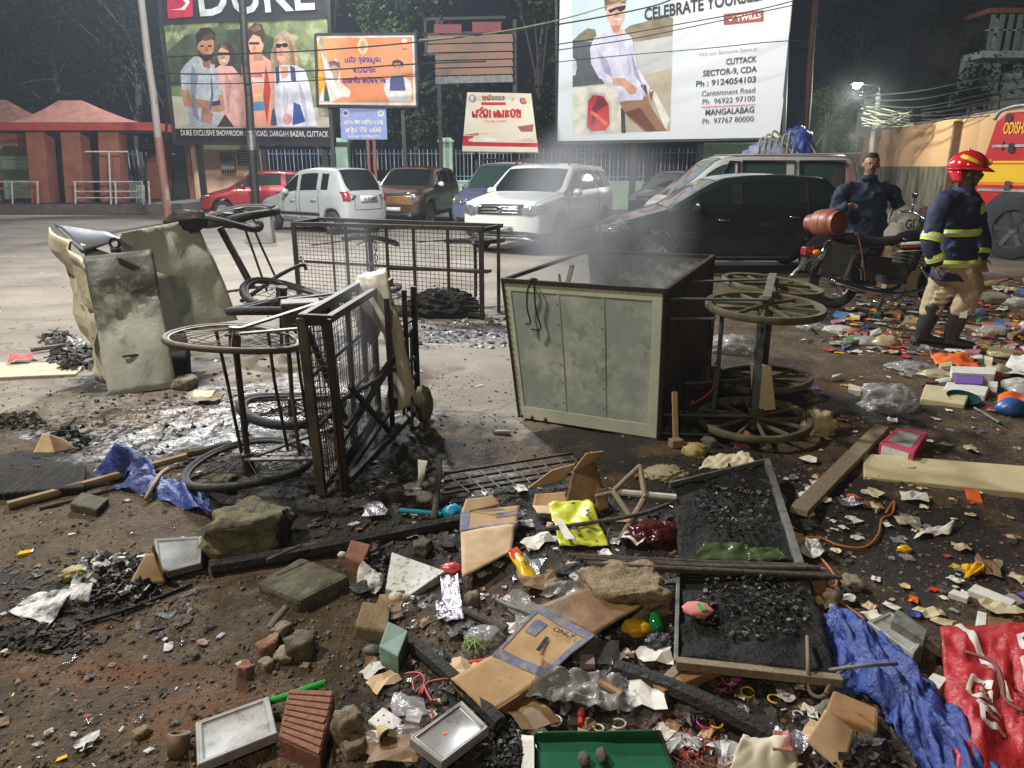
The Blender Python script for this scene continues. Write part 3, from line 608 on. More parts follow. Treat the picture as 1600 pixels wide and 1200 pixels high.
B.ell(621,107,8.2,14,ink(228,170,130)); B.poly([(612,104),(614,95),(622,93),(630,97),(630,106),(625,99),(617,99)],ink(60,46,46)); B.rect(616,104,619,105,black); B.rect(623,104,626,105,black); B.rect(618,112,625,113,ink(170,90,80))
vio = ink(74,62,168)
for w,px,py,wp in (('pa.ba.i.tra. .da.u.ra.ga.aa.pa.u.ja.aa',567,94,56),('na.pa.la.ka.e',570,110,36),('sha.aa.ra.da.ii.ya. .a.ba.i.na.na.da.na',570,126,70)): odia(B,w,px,py,7.5,wp,vio,.22)
for a,b in (((494,54),(650,53)),((496,166),(652,167)),((493,54),(497,166)),((649,53),(652,167))): B.rod(a,b,.07,mDarkSteel,'frame_bar')
B.legs((515,628),mDarkSteel,.12,.2,.95)
# ---- blue notice
B = Board('notice_board','small blue notice on two red posts under the orange board',[P(533,218,24.7),P(605,218,24.6),P(603,170,24.6),P(531,169,24.7)],M('notice_blue',(.28,.34,.68),(.33,.40,.74),rough=.5),.05,'notice')
B.ell(540,177,5,5,white); B.ell(540,177,3.6,3.6,ink(70,110,110)); B.ell(595,177,5,5,white); B.ell(595,177,3,3,ink(170,180,150))
for w,px,py,h,wp in (('ma.ha.aa.na.ga.ra. .pa.aa.la.i.ka.aa. .na.ra.ka',568,191,6,60),('sa.da.u.pa. .ha.i.ra. .ma.ba.ba',568,203,7,56)): odia(B,w,px,py,h,wp,white,.22)
odia(B,'ka.ma.ra.pa.sa. .da.ba.ra.ga.na.pa.ba.ka',568,213,4,50,white,.2)
for px in (573,583):
 q = B.at(px,210,-.1); m = MB(); m.bar((q.x,q.y,0),(q.x,q.y,q.z + .6),.09); mk(m,'post',mRedBrown,B.t)
# ---- slatted empty board with two red panels
Yb = 28.5
t = thing('empty_signboard','bare signboard of faded orange slats with two red panels on top','signboard',(P(735,200,Yb).x,Yb,0))
mSlat = M('faded_orange_ply',(.36,.20,.13),(.26,.17,.13),rough=.7,scale=1.5,c3=(.2,.2,.2),c3amt=.3)
for k,(y0,y1) in enumerate(((56,68),(70,82),(84,94),(96,106),(108,118),(120,131))):
 x0 = 668 if k < 2 else 680; a,b,c,d = P(x0,y1,Yb),P(802,y1 - 3,Yb - .3),P(800,y0 - 3,Yb - .3),P(x0,y0,Yb)
 m = MB(); m.add([a,b,c,d] + [q + V((0,.04,0)) for q in (a,b,c,d)],[(0,1,2,3),(7,6,5,4),(0,4,5,1),(1,5,6,2),(2,6,7,3),(3,7,4,0)])
 mk(m,'slat',mSlat if k < 5 else M('grey_tin',(.3,.3,.29),(.18,.18,.18),rough=.6),t)
for (x0,y0,x1,y1) in ((678,38,721,52),(738,34,783,51)):
 m = MB(); a,b,c,d = P(x0,y1,Yb),P(x1,y1,Yb),P(x1,y0,Yb),P(x0,y0,Yb); m.add([a,b,c,d] + [q + V((0,.04,0)) for q in (a,b,c,d)],[(0,1,2,3),(7,6,5,4),(0,4,5,1),(1,5,6,2),(2,6,7,3),(3,7,4,0)]); mk(m,'red_panel',M('dull_red_sheet',(.34,.075,.085),(.26,.06,.07),rough=.6),t)
for (a,b) in (((664,54),(804,49)),((664,30),(790,27)),((682,131),(804,128)),((804,48),(806,145)),((664,28),(666,84)),((690,28),(692,131)),((662,85),(682,84))):
 m = MB(); m.bar(P(*a,Yb + .1),P(*b,Yb + .1),.09); mk(m,'frame_bar',mDarkSteel,t)
for px in (688,804): q = P(px,200,Yb + .12); m = MB(); m.bar((q.x,q.y,0),(q.x,q.y,P(px,30,Yb).z),.14); mk(m,'post',mDarkSteel,t)
# ---- cream hoarding
B = Board('hoarding','cream hoarding with red Odia lettering tilted back above the blue car',[P(722,236,24.2),P(841,238,24.0),P(830,146,25.2),P(730,144,25.4)],M('hoarding_cream',(.72,.66,.52),(.66,.56,.42),rough=.5,scale=.9),.05,'hoarding')
rd = ink(190,40,44)
B.poly([(723,228),(841,230),(840,217),(724,212)],rd); B.poly([(724,211),(770,214),(806,204),(826,188),(836,196),(838,214)],ink(214,170,120)); B.poly([(740,212),(790,207),(822,184),(812,182),(780,202)],ink(226,196,140)); B.poly([(798,202),(826,180),(820,178),(792,200)],ink(130,110,100))
B.ell(822,182,9,7,ink(222,176,160)); B.poly([(808,198),(834,194),(832,206),(814,206)],ink(150,90,86)); B.rect(752,160,790,164.5,rd); B.ell(738,154,5,6,ink(120,110,110)); B.ell(738,154,3.4,4.4,ink(230,222,205)); B.ell(818,157,6,6.4,ink(90,80,140)); B.ell(818,157,4,4.4,ink(220,120,90)); B.ell(801,156,2.2,2.6,ink(232,150,60))
odia(B,'ma.ha.i.la.aa. .sa.ma.aa.e.ba.sha',776,178,13,76,rd,.2); B.text('2025',778,154,6,ink(90,60,50),wpx=22,bold=.02); odia(B,'sha.ra.i',760,154,7,14,rd,.2)
odia(B,'ma.ra.da. .sa.na.ka.ba.ra.ga.pa.sa',755,219,5,44,white,.22); odia(B,'pa.ra.ga.sa.ba.na.ma',818,219,5,36,ink(235,200,190),.2); odia(B,'ba.na.ra.ma.ga.ka.da',774,190,3.6,36,ink(214,150,120),.22)
B.legs((742,822),mDarkSteel,.1,.35,.7)
# ---- tall white fashion billboard
bl,br = P(871,222,28.2),P(1217,213,24.6); bl.z = br.z = (bl.z + br.z) / 2
tl,tr = V((bl.x,bl.y,8.9)),V((br.x,br.y,8.9)); nn = (br - bl).cross(tl - bl).normalized()
B = Board('billboard','tall white billboard with a young man leaning on a car and shop addresses',[bl,br,tr,tl],M('vinyl_white',(.70,.715,.70),(.66,.68,.67),rough=.5,scale=.6),.14)
B.poly([(895,211),(1047,205),(1053,-40),(893,-40)],M('print_sky',(.52,.62,.64),(.60,.68,.68),rough=.5,scale=.5))
B.poly([(895,64),(904,54),(918,44),(930,46),(934,62),(960,60),(984,40),(1008,34),(1022,28),(1040,25),(1052,28),(1051,62),(980,66)],M('print_rocks',(.33,.25,.14),(.14,.11,.06),rough=.5,scale=1.6,detail=8))
B.poly([(905,150),(1050,110),(1051,56),(980,68),(905,76)],M('print_barrier',(.55,.55,.50),(.47,.47,.43),rough=.5,scale=1)); B.poly([(960,207),(1047,205),(1050,106),(990,122)],M('print_sand',(.50,.42,.30),(.38,.31,.21),rough=.5,scale=1.4))
B.poly([(1040,204),(1047,186),(1022,140),(1016,140)],ink(228,220,205))
B.poly([(895,211),(970,208),(976,180),(966,146),(946,134),(895,138)],ink(222,214,190)); B.poly([(895,136),(945,131),(933,112),(926,66),(895,62)],ink(84,88,92)); B.poly([(895,118),(899,118),(902,106),(900,94),(895,90)],ink(200,208,212)); B.poly([(971,208),(978,208),(976,172),(970,168)],ink(50,46,46))
B.poly([(914,200),(922,210),(948,208),(956,196),(954,160),(944,146),(926,144),(916,156)],ink(190,190,186)); B.poly([(917,198),(924,206),(946,204),(953,194),(951,162),(943,150),(927,148),(919,158)],ink(196,44,40)); B.poly([(922,194),(934,150),(940,152),(928,196)],ink(130,30,32)); B.poly([(926,172),(950,192),(948,198),(922,176)],ink(232,100,80)); B.poly([(942,152),(950,164),(928,176),(924,170)],ink(110,26,30))
B.poly([(968,160),(1012,150),(1018,168),(1042,204),(1008,206),(984,186),(974,172)],M('print_brown_trousers',(.30,.14,.065),(.24,.11,.05),rough=.5,scale=1)); B.poly([(1014,146),(1022,140),(1018,160)],ink(140,82,60))
B.poly([(968,158),(1004,156),(1010,140),(1014,150),(1016,136),(996,104),(988,60),(972,44),(950,42),(928,60),(922,76),(924,100),(936,122),(956,130),(964,128)],M('print_white_shirt',(.74,.72,.80),(.48,.46,.58),rough=.5,scale=2.2,detail=7)); B.poly([(960,44),(974,46),(972,60)],skinB)
B.poly([(957,122),(976,122),(996,138),(994,146),(984,148),(974,136),(958,132)],ink(206,150,122)); B.poly([(1001,134),(1012,150),(1010,134),(1003,130)],ink(60,56,70))
B.ell(962,20,14,22,skinB); B.poly([(946,18),(944,-6),(960,-14),(978,-8),(978,6),(964,4),(950,8)],ink(120,84,56)); B.poly([(950,16),(964,11),(978,8),(977,14),(970,19),(964,15),(954,21)],black); B.rect(960,29,972,31,ink(240,230,225)); B.poly([(962,18),(966,18),(968,25),(961,26)],ink(190,138,110)); B.poly([(954,40),(970,40),(968,50),(960,52)],ink(190,138,110)); B.poly([(934,80),(950,96),(958,122),(944,112)],ink(172,166,188)); B.poly([(986,80),(998,116),(1008,140),(992,118)],ink(168,160,184)); B.poly([(966,60),(974,64),(984,110),(978,120),(968,90)],ink(206,200,216)); B.poly([(976,176),(1000,168),(1026,204),(1012,205)],ink(104,54,32)); B.poly([(950,2),(972,-8),(976,0),(958,4)],ink(156,116,80))
B.text('CELEBRATE YOURSELF',1098,8,19,ink(40,36,38),wpx=200,bold=.03,slope=.075)
B.poly([(1131,39),(1193,33),(1193,16),(1131,22)],ink(158,62,44)); B.text('TWILLS',1170,27,9,white,wpx=38,bold=.025,slope=.07); B.poly([(1137,30),(1142,34),(1149,24),(1142,30)],white)
g1,g2 = ink(52,50,54),ink(86,84,88)
for st,px,py,h,wp,mt_,bo in (('Visit our Exclusive Store at',1137,81,6,94,ink(170,170,172),0),('CUTTACK',1158,95,9,48,g1,.02),('SECTOR-9, CDA',1140,112,9,86,g1,.02),('Ph : 9124054103',1134,128,9,96,g1,.018),('Cantonment Road',1138,144,8.5,85,g2,.004),('Ph  96922 97100',1138,157,8.5,84,g2,.004),('MANGALABAG',1140,174,9,78,g1,.018),('Ph  97767 80000',1137,188,8.5,82,g2,.004)):
 B.text(st,px,py,h,mt_,wpx=wp,bold=bo,slope=.03)
B.poly([(1096,168),(1180,164),(1180,162.6),(1096,166.6)],ink(214,120,120))
for a,b in (((869,224),(1224,215)),((870,226),(868,-80)),((1224,216),(1235,-80))): B.rod(a,b,.1,mDarkSteel,'frame_bar',-.06)
m = MB();
for k in range(8):
 a,b = B.at(880 + 46 * k,219,-.3),B.at(900 + 44 * k,-60,-.3); m.bar(a,b,.08)
mk(m,'brace',mDarkSteel,B.t)
for px in (885,985,1090,1205):
 q = B.at(px,215,-.4); m = MB(); m.bar((q.x,q.y,0),(q.x,q.y,8.8),.2); mk(m,'post',mDarkSteel,B.t)
# small arched info board by the shelter
B = Board('notice_board','small blue arched notice behind the red and white pole',[P(216,237,30.2),P(243,238,30.2),P(242,214,30.2),P(216,211,30.2)],ink(40,70,140),.05,'notice')
B.poly([(216,211),(242,214),(236,208),(222,206)],ink(44,76,150)); B.ell(229,219,4,3.4,ink(220,200,90)); B.rect(221,226,239,227.5,white); B.rect(222,231,238,232.2,white); B.legs((218,241),mSteelGrey,.06,.05,1)
# ================================================================ POLES, CABLES, RIGHT SIDE
def pole(name,label,base,topz,r0,r1,mat,topxy=None,cat='pole'):
 b = V(base); tp = V((topxy[0],topxy[1],topz)) if topxy else V((b.x,b.y,topz))
 t = thing(name,label,cat,b); m = MB(); n = 8
 m.tube([lerp(b,tp,k / n) + V((.015 * math.sin(k * 2.1),0,0)) for k in range(n + 1)],[lerp(r0,r1,k / n) for k in range(n + 1)],12); mk(m,'shaft',mat,t,smooth=True); return t,tp
mRWpole = M('rusty_pole_paint',(.36,.34,.32),(.30,.27,.25),rough=.6,scale=.9,c3=(.2,.12,.09),c3amt=.35)
mRedBand = M('red_band_paint',(.30,.13,.10),(.25,.12,.09),rough=.6)
b = G(264,348); tp = P(211,-70,b.y)
t,tp = pole('utility_pole','leaning tubular pole with a red painted foot in front of the shelter',b,tp.z,.115,.085,mRWpole,(tp.x,tp.y))
m = MB(); m.tube([lerp(b,tp,0),lerp(b,tp,.34)],[.122,.112],12); mk(m,'painted_band',mRedBand,t,smooth=True)
m = MB(); m.tube([lerp(b,tp,.47),lerp(b,tp,.475)],.115,12); mk(m,'collar',mSteelGrey,t,smooth=True)
b = V((P(399,322,23.2).x,23.2,0)); tp = P(374,-60,23.2)
t,tp = pole('lamp_post','dark steel post standing behind the silver hatchback before the portrait billboard',b,tp.z,.13,.10,mDarkSteel,(tp.x,tp.y))
m = MB(); q = lerp(b,tp,.36); m.tube([lerp(b,tp,.29),q],.136,12); mk(m,'pale_band',mSteelGrey,t,smooth=True); m = MB(); m.tube([q,lerp(b,tp,.367)],.16,12); mk(m,'clamp',mSteelGrey,t)
b = V((P(1254,300,26.2).x,26.2,0)); tp = P(1276,-60,26.2)
t,tp = pole('utility_pole','dark rust coloured pole right of the tall white billboard',b,tp.z,.13,.11,M('dark_rust',(.10,.045,.03),(.05,.03,.025),rough=.8,scale=3),(tp.x,tp.y))
for z in (5.2,5.9): m = MB(); m.bar((tp.x - .5,tp.y,z),(tp.x + .3,tp.y,z + .1),.06); mk(m,'bracket',mDarkSteel,t)
# street lamp that is lit, with its knot of cables
mLampOn = M('lamp_glow',(1,1,.92),emit=250)
b = V((P(1353,300,28.5).x,28.5,0))
t,tp = pole('street_lamp','lit street lamp on a cable hung pole beyond the parked van',b,P(1349,146,28.5).z,.12,.09,mConc)
hd = P(1338,134,27.0); m = MB(); m.tube(smoothpts([tp,tp + V((-.1,-.05,.25)),hd + V((.12,0,.05))],4),.03,6); mk(m,'arm',mSteelGrey,t)
m = MB(); m.box(hd + V((0,0,.08)),(.36,.22,.07)); mk(m,'lamp_head',mSteelGrey,t,bevel=.02)
m = MB(); m.blob(hd + V((0,-.05,-.02)),(.13,.10,.08),1,0,sub=2); mk(m,'bulb',mLampOn,t,smooth='all')
m = MB();
for k in range(3): m.bar(tp + V((-.5,0,-.3 - .4 * k)),tp + V((.5,0,-.25 - .4 * k)),.06)
mk(m,'crossarm',mDarkSteel,t)
mCable = M('cable',(.02,.02,.02),rough=.6); mCableY = M('pale_cable',(.34,.33,.20),(.22,.22,.17),rough=.6)
def cable(label,pts,r=.016,mat=None,n=8,group='overhead cables'):
 m = MB(); m.tube(smoothpts(pts,n),r,5); return lone(m,'overhead_cable',mat or mCable,label,'cable',group)
k0 = P(1352,172,28.4)
rr = random.Random(4)
for k in range(13):
 y0 = 163 + 3.0 * k; e = P(1424 + rr.uniform(-5,5),rr.uniform(168,200),27); a = P(1338 + rr.uniform(0,14),y0,28.3)
 cable('pale cable of the knot strung from the lit lamp pole',[a,lerp(a,e,.5) + V((0,0,rr.uniform(-.25,.12))),e],.017,mCableY if k % 3 else mCable,group='cables knotted at the lit lamp pole')
for k in range(5):
 a = P(1350,150 + 6 * k,28.4); e = P(1640,98 + 17 * k,22); cable(('highest','second highest','middle','second lowest','lowest')[k] + ' of the five dark cables sagging from the lit lamp pole to the right',[a,lerp(a,e,.35) + V((0,0,-.15 - .07 * k)),lerp(a,e,.7) + V((0,0,-.1)),e],.02,group='cables running to the right')
for k in range(4):
 a = P(1440,172 + 5 * k,26); e = P(1640,124 + 13 * k,21); cable(('highest','second','third','lowest')[k] + ' of the four thin cables crossing before the unlit building',[a,lerp(a,e,.5) + V((0,0,-.12)),e],.013,group='cables running to the right')
for lb,pts,r in (('cable crossing the orange board near its top and sagging over the portrait billboard',[(180,92),(330,86),(490,79),(650,66),(860,40),(1010,12),(1060,-6)],.02),
    ('cable crossing the orange board through its portraits',[(210,112),(330,116),(500,110),(650,100),(760,96)],.02),
    ('thin cable over the lower half of the portrait billboard',[(180,126),(320,131),(440,128),(560,122),(655,119)],.014),
    ('pale cable rising from the slatted signboard to the tall white billboard',[(655,62),(740,56),(870,32),(960,6),(1000,-8)],.018),
    ('upper of the thin cables across the shirt on the tall white billboard',[(860,71),(960,56),(1060,38),(1180,16),(1260,-4)],.015),
    ('middle of the thin cables across the shirt on the tall white billboard',[(860,80),(980,62),(1090,40),(1240,8)],.014),
    ('lower of the thin cables across the tall white billboard',[(860,98),(980,86),(1100,76),(1200,66),(1275,62)],.012),
    ('faint cable low across the orange board',[(490,121),(560,124),(650,116)],.010),
    ('high cable right of the tall white billboard under the top of the frame',[(1280,2),(1360,10),(1440,18),(1520,12),(1620,-10)],.016)):
 cable(lb,[P(x,y,22.3) for x,y in pts],r,mCableY if 'pale' in lb else None)
# ---------------- ochre wall on the right
a,b_ = V((16.6,38,0)),V((13.2,17,0)); u = (b_ - a).normalized(); ang = math.atan2(u.y,u.x); Ln = (b_ - a).length; mid = (a + b_) / 2
t = thing('boundary_wall','long ochre washed wall with a grimy lower half beyond the fire engine','wall',mid)
m = MB(); m.box(mid + V((0,0,.80)),(Ln,.24,1.6),ang); mk(m,'grimy_base',mGrime,t)
m = MB(); m.box(mid + V((0,0,2.35)),(Ln,.2,1.5),ang); mk(m,'painted_upper',mOchre,t)
m = MB(); m.box(mid + V((0,0,3.13)),(Ln,.26,.06),ang); mk(m,'coping',mConc,t)
for k in (0,2): q = lerp(a,b_,.12 + .25 * k); m = MB(); m.box((q.x - .16,q.y,1.5),(.14,.3,3.0),ang); mk(m,'buttress',M('brown_plaster',(.30,.17,.10),(.2,.12,.08),rough=.85),t)
# ---------------- unlit building and grey panel
t = thing('building','old white building with a barred balcony and broken windows behind the ochre wall','building',(26,40,0))
mOld = M('old_whitewash',(.66,.74,.66),(.48,.55,.48),rough=.9,scale=1.1,c3=(.12,.13,.11),c3amt=.4,c3scale=1.3)
def wallquad(px0,py0,px1,py1,Yq,dep,mat,name,parent=None,bev=0):
 p,q = P(px0,py1,Yq),P(px1,py0,Yq); m = MB(); m.box(((p.x + q.x) / 2,Yq + dep / 2,(p.z + q.z) / 2),(q.x - p.x,dep,q.z - p.z)); return mk(m,name,mat,parent or t,bevel=bev)
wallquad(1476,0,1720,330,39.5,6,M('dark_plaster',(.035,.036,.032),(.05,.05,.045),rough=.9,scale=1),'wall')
wallquad(1498,97,1566,147,39.2,.28,mOld,'wall'); wallquad(1566,92,1720,175,39.0,.48,mOld,'wall'); wallquad(1545,150,1562,182,39.1,.38,mWhiteP,'pier'); wallquad(1534,79,1720,90,37.8,1.7,mOld,'balcony_slab')
wallquad(1546,12,1720,20,37.6,2,mRedBrown,'eave'); wallquad(1484,148,1512,167,39.2,.28,M('grey_tin_sheet',(.36,.38,.42),(.28,.3,.32),rough=.5),'shutter')
w = wallquad(1569,100,1584,112,38.96,.05,mBlack,'window'); wallquad(1567,96,1590,99,38.85,.3,mConc,'sunshade',w); w = wallquad(1512,150,1544,184,39.14,.3,M('green_shutter',(.12,.22,.10),(.18,.28,.14),rough=.7,scale=3),'window')
for k in range(4): wallquad(1514 + 8 * k,150,1516 + 8 * k,184,39.08,.05,mRailW,'bar',w)
for k in range(7): wallquad(1548 + 14 * k,22,1551 + 14 * k,79,37.8,.08,M('balcony_bar_paint',(.30,.36,.30),(.2,.24,.2),rough=.6),'balcony_bar')
wallquad(1548,22,1566,78,39.0,.4,mOld,'pier'); wallquad(1592,26,1604,78,39.0,.4,M('pale_green_door',(.3,.42,.33),rough=.7),'door'); wallquad(1540,46,1720,48,37.8,.07,mRailW,'balcony_rail')
m = MB(); p,q = P(1336,214,33),P(1421,175,33); m.box(((p.x + q.x) / 2,33,(p.z + q.z) / 2),(q.x - p.x,.08,q.z - p.z));
m.box((q.x - .06,33.1,q.z / 2),(.1,.1,q.z)); m.box((p.x + .1,33.1,q.z / 2),(.1,.1,q.z)); lone(m,'hoarding',M('grey_sheet',(.26,.26,.25),(.19,.19,.19),rough=.6),'plain grey hoarding behind the knot of cables','hoarding')
# ---------------- blue tarpaulin heap behind the van
t = thing('tarpaulin_heap','blue tarpaulin and coiled cables heaped behind the pale van','tarpaulin',(9.3,24.2,0))
mTarp = M('blue_tarp',(.018,.035,.17),(.03,.06,.26),rough=.42,scale=3,bump=.25,bscale=9,c3=(.30,.34,.42),c3scale=5,c3amt=.2)
m = MB(); m.blob(P(1205,243,24),(.62,.5,.34),3,.7,2.2,3,True); mk(m,'cloth_bale',M('bale_cloth',(.30,.32,.36),(.10,.13,.34),rough=.7,scale=4.5,c3=(.4,.12,.14),c3amt=.35,c3scale=6),t,smooth='all')
m = MB(); m.blob(P(1246,236,23.8),(.30,.3,.46),8,1.0,1.7,4,True); mk(m,'blue_sheet',mTarp,t,smooth='all')
m = MB()
for k in range(7): a = P(1184 + 9 * k,240,23.4); m.tube(smoothpts([a,a + V((.1,.1,.45 + .1 * (k % 3))),a + V((.5,.1,.3)),a + V((.75,0,-.1))],5),.035,6)
mk(m,'coiled_cable',mCableY,t,smooth=True)
m = MB(); m.box((9.2,24.5,.72),(2.2,1.1,1.44)); mk(m,'plinth',mConc,t)
# ================================================================ VEHICLES
mGlass = M('car_glass',(.012,.016,.016),rough=.04,spec=.8); mGlassG = M('car_glass_green',(.03,.06,.05),rough=.06,spec=.8)
mTyre = M('tyre_rubber',(.018,.018,.019),(.03,.03,.03),rough=.85,scale=9); mTrim = M('black_trim',(.02,.02,.022),rough=.5); mSeam = M('panel_gap',(.008,.008,.008),rough=.9)
mChrome = M('chrome',(.62,.62,.62),rough=.14,metal=1); mLens = M('headlamp_lens',(.17,.18,.18),(.06,.065,.065),rough=.06,scale=9,coat=1); mTail = M('tail_lens',(.34,.012,.016),(.20,.01,.012),rough=.1,scale=9,coat=1); mAmber = M('amber_lens',(.6,.2,.02),rough=.15)
mAlloy = M('wheel_silver',(.42,.42,.42),(.25,.25,.25),rough=.4,metal=.6); mPlate = M('plate_white',(.70,.71,.68),rough=.5); mPlateY = M('plate_ink',(.02,.02,.02),rough=.6)
def paint(n,c,c2=None,dust=.35): return M(n,c,c2 or tuple(k * .82 for k in c),rough=.3,metal=.25,coat=.8,scale=1.6,c3=tuple(k * .6 + .05 for k in c),c3scale=1.2,c3amt=dust)
def ip(tab,x):
 if x <= tab[0][0]: return tab[0][1]
 for (a,p),(b,q) in zip(tab,tab[1:]):
  if x <= b: return p + (q - p) * (x - a) / (b - a)
 return tab[-1][1]
def vroot(name,label,cat,anchor,target,back,group):
 th = math.atan2(back[1],back[0]); rot = rotz(th); loc = V((target[0],target[1],0)) - (rot @ V((anchor[0],anchor[1],0)))
 o = thing(name,label,cat,(loc.x,loc.y,0),group); o.rotation_euler = (0,0,th); ORG[o.name] = V((0,0,0)); return o
def wheel(t,x,y,r,w,spokes=8,rimmat=None):
 sgn = 1 if y > 0 else -1; mt = Matrix.Translation((x,y,r)) @ Matrix.Rotation(-sgn * PI / 2,4,'X')
 m = MB(); m.lathe([(r * .62,-w / 2),(r * .9,-w / 2),(r * .98,-w * .4),(r,-w * .2),(r,w * .2),(r * .98,w * .4),(r * .9,w / 2),(r * .62,w / 2)],24,mt,closed=True); wh = mk(m,'wheel',mTyre,t,smooth=True)
 m = MB(); m.lathe([(.0,w * .30),(r * .16,w * .36),(r * .2,w * .25),(r * .52,w * .22),(r * .60,w * .42),(r * .66,w * .46),(r * .66,-w * .3),(0,-w * .3)],20,mt)
 for k in range(spokes):
  a = 2 * PI * k / spokes; m.add([mt @ (V((r * .14 * math.cos(a + d),r * .14 * math.sin(a + d),w * .3))) for d in (-.5,.5)] + [mt @ V((r * .60 * math.cos(a + d),r * .60 * math.sin(a + d),w * .42)) for d in (.14,-.14)],[(0,1,2,3)])
 mk(m,'rim',rimmat or mAlloy,wh,smooth=True); return wh
def car(name,label,cat,L,Wd,H,pm,prof,belt,glass,doors,wheels,r,anchor,target,back,clear=.2,tum=.14,trimmat=None,pillar=None,wtab=None,lampfn=None,group='cars parked in front of the compound wall',glassmat=None,seam=True,detail=2,rearcap='tailgate',arch=None):
 t = vroot(name,label,cat,anchor,target,back,group); hw = Wd / 2; cowl,wtop,rtop,rbelt = [prof[k][0] for k in (2,3,-3,-2)]; R_ = r + .065
 wtab = wtab or [(0,.80),(.10,.90),(.35,.98),(1,1),(L - .8,1),(L - .25,.95),(L,.84)]
 X_ = set([0,.08,L,L - .07]) | {p[0] for p in prof} | {x for g in glass + doors for x in g}
 for w in wheels: X_ |= {w - R_ - .065,w - R_,w - .72 * R_,w - .3 * R_,w + .3 * R_,w + .72 * R_,w + R_,w + R_ + .065}
 X_ = sorted(x for x in X_ if 0 <= x <= L); Xs = [X_[0]]; keep = {0,L,cowl,wtop,rtop,rbelt}
 for x in X_[1:]:
  if x - Xs[-1] < .045:
   if x in keep: Xs[-1] = x
   continue
  Xs.append(x)
 st = []
 for x in Xs:
  zt,zb,w = ip(prof,x),ip(belt,x),hw * ip(wtab,x); zs = clear + (.06 if x < .01 or x > L - .01 else 0); ar = 0
  for wx in wheels:
   d = abs(x - wx)
   if d < R_ + .001: ar = max(ar,r + math.sqrt(max(0,R_ * R_ - d * d)) - (.0 if d < R_ * .95 else r * .72))
  z0 = max(zs,ar); z1 = max(zs + .14,ar + .03); low = zt - zb < .10
  zsh = min(zb,zt - .10) - .05; z2 = max(lerp(z1,zsh,.5),ar + .07); zsh = max(zsh,z2 + .04)
  pts = [(w * .9,z0),(w * .985,z1),(w,z2),(w * .985,zsh)]
  if low: pts += [(w * .95,max(zt - .05,zsh + .03)),(w * .86,zt - .018),(w * .72,zt - .008),(w * .36,zt),(0,zt)]
  else:
   g = min(1,(zt - zb) / (H - zb)); tp_ = w * .955 - tum * g
   pts += [(w * .955,zb),(tp_,zt - .055),(tp_ - .075,zt - .018),(tp_ * .5,zt),(0,zt + .004)]
  st.append(pts)
 vs,fs,tg = [],[],[]; TG = ['body','hood','windscreen','roof','rear_window','side_window','pillar','door','bumper','underbody','tailgate']; I = {k: i for i,k in enumerate(TG)}
 def vi(i,j,s): return i * 17 + (j if s > 0 else 16 - j)
 for i,p in enumerate(st):
  for j in range(9): vs.append((Xs[i],-p[j][0],p[j][1]))
  for j in range(7,-1,-1): vs.append((Xs[i],p[j][0],p[j][1]))
 def inn(x,lst): return any(a < x < b for a,b in lst)
 for i in range(len(Xs) - 1):
  xm = (Xs[i] + Xs[i + 1]) / 2
  for s in (1,-1):
   for j in range(8):
    q = (vi(i,j,s),vi(i + 1,j,s),vi(i + 1,j + 1,s),vi(i,j + 1,s)); fs.append(q if s < 0 else q[::-1])
    if j >= 6: k = 'hood' if xm < cowl else 'windscreen' if xm < wtop else 'roof' if xm < rtop else 'rear_window' if xm < rbelt else rearcap
    elif j == 5: k = 'hood' if xm < cowl else 'roof' if xm < rbelt else rearcap
    elif j == 4: k = 'body' if xm < cowl else 'side_window' if inn(xm,glass) else 'pillar'
    elif j >= 1: k = 'door' if inn(xm,doors) else 'body'
    else: k = 'bumper'
    tg.append(I[k])
  fs.append((vi(i,0,1),vi(i,0,-1),vi(i + 1,0,-1),vi(i + 1,0,1))[::-1]); tg.append(I['underbody'])
 n_ = len(Xs) - 1
 for i,e in ((0,0),(n_,1)):
  for j in range(8):
   a,b,c,d = vi(i,j,1),vi(i,j,-1),vi(i,j + 1,-1),vi(i,j + 1,1)
   q = (a,b,c,d) if c != d else (a,b,c)
   fs.append(q if e else q[::-1]); tg.append(I['bumper'] if j == 0 else (I['hood'] if j > 3 else I['body']) if not e else (I[rearcap] if j >= 2 else I['body']))
 me = bpy.data.meshes.new('tmp'); me.from_pydata(vs,[],fs);
 for k in TG: me.materials.append(mTrim)
 me.polygons.foreach_set('material_index',tg); me.update(); bm = bmesh.new(); bm.from_mesh(me); bmesh.ops.recalc_face_normals(bm,faces=bm.faces); bm.to_mesh(me); bm.free()
 o = bpy.data.objects.new('tmp',me); COL.objects.link(o); md = o.modifiers.new('s','SUBSURF'); md.levels = detail; md.render_levels = detail
 dg = bpy.context.evaluated_depsgraph_get(); ev = o.evaluated_get(dg).to_mesh()
 V_ = [v.co.copy() for v in ev.vertices]; Fc = [tuple(p.vertices) for p in ev.polygons]; Mi = [p.material_index for p in ev.polygons]; o.evaluated_get(dg).to_mesh_clear(); bpy.data.objects.remove(o); bpy.data.meshes.remove(me)
 bvh = BVHTree.FromPolygons(V_,Fc)
 mt = {'side_window': glassmat or mGlass,'windscreen': glassmat or mGlass,'rear_window': mGlass,'bumper': trimmat or pm,'underbody': mTrim,'pillar': pillar or pm}
 # split into panels (one object each, doors and windows by connected piece)
 E_ = {}
 for fi,f in enumerate(Fc):
  for a,b in zip(f,f[1:] + f[:1]): E_.setdefault((min(a,b),max(a,b)),[]).append(fi)
 comp = [-1] * len(Fc); nc = 0; nb = [[] for _ in Fc]
 for k,l in E_.items():
  if len(l) == 2 and Mi[l[0]] == Mi[l[1]]: nb[l[0]].append(l[1]); nb[l[1]].append(l[0])
 grp = {}
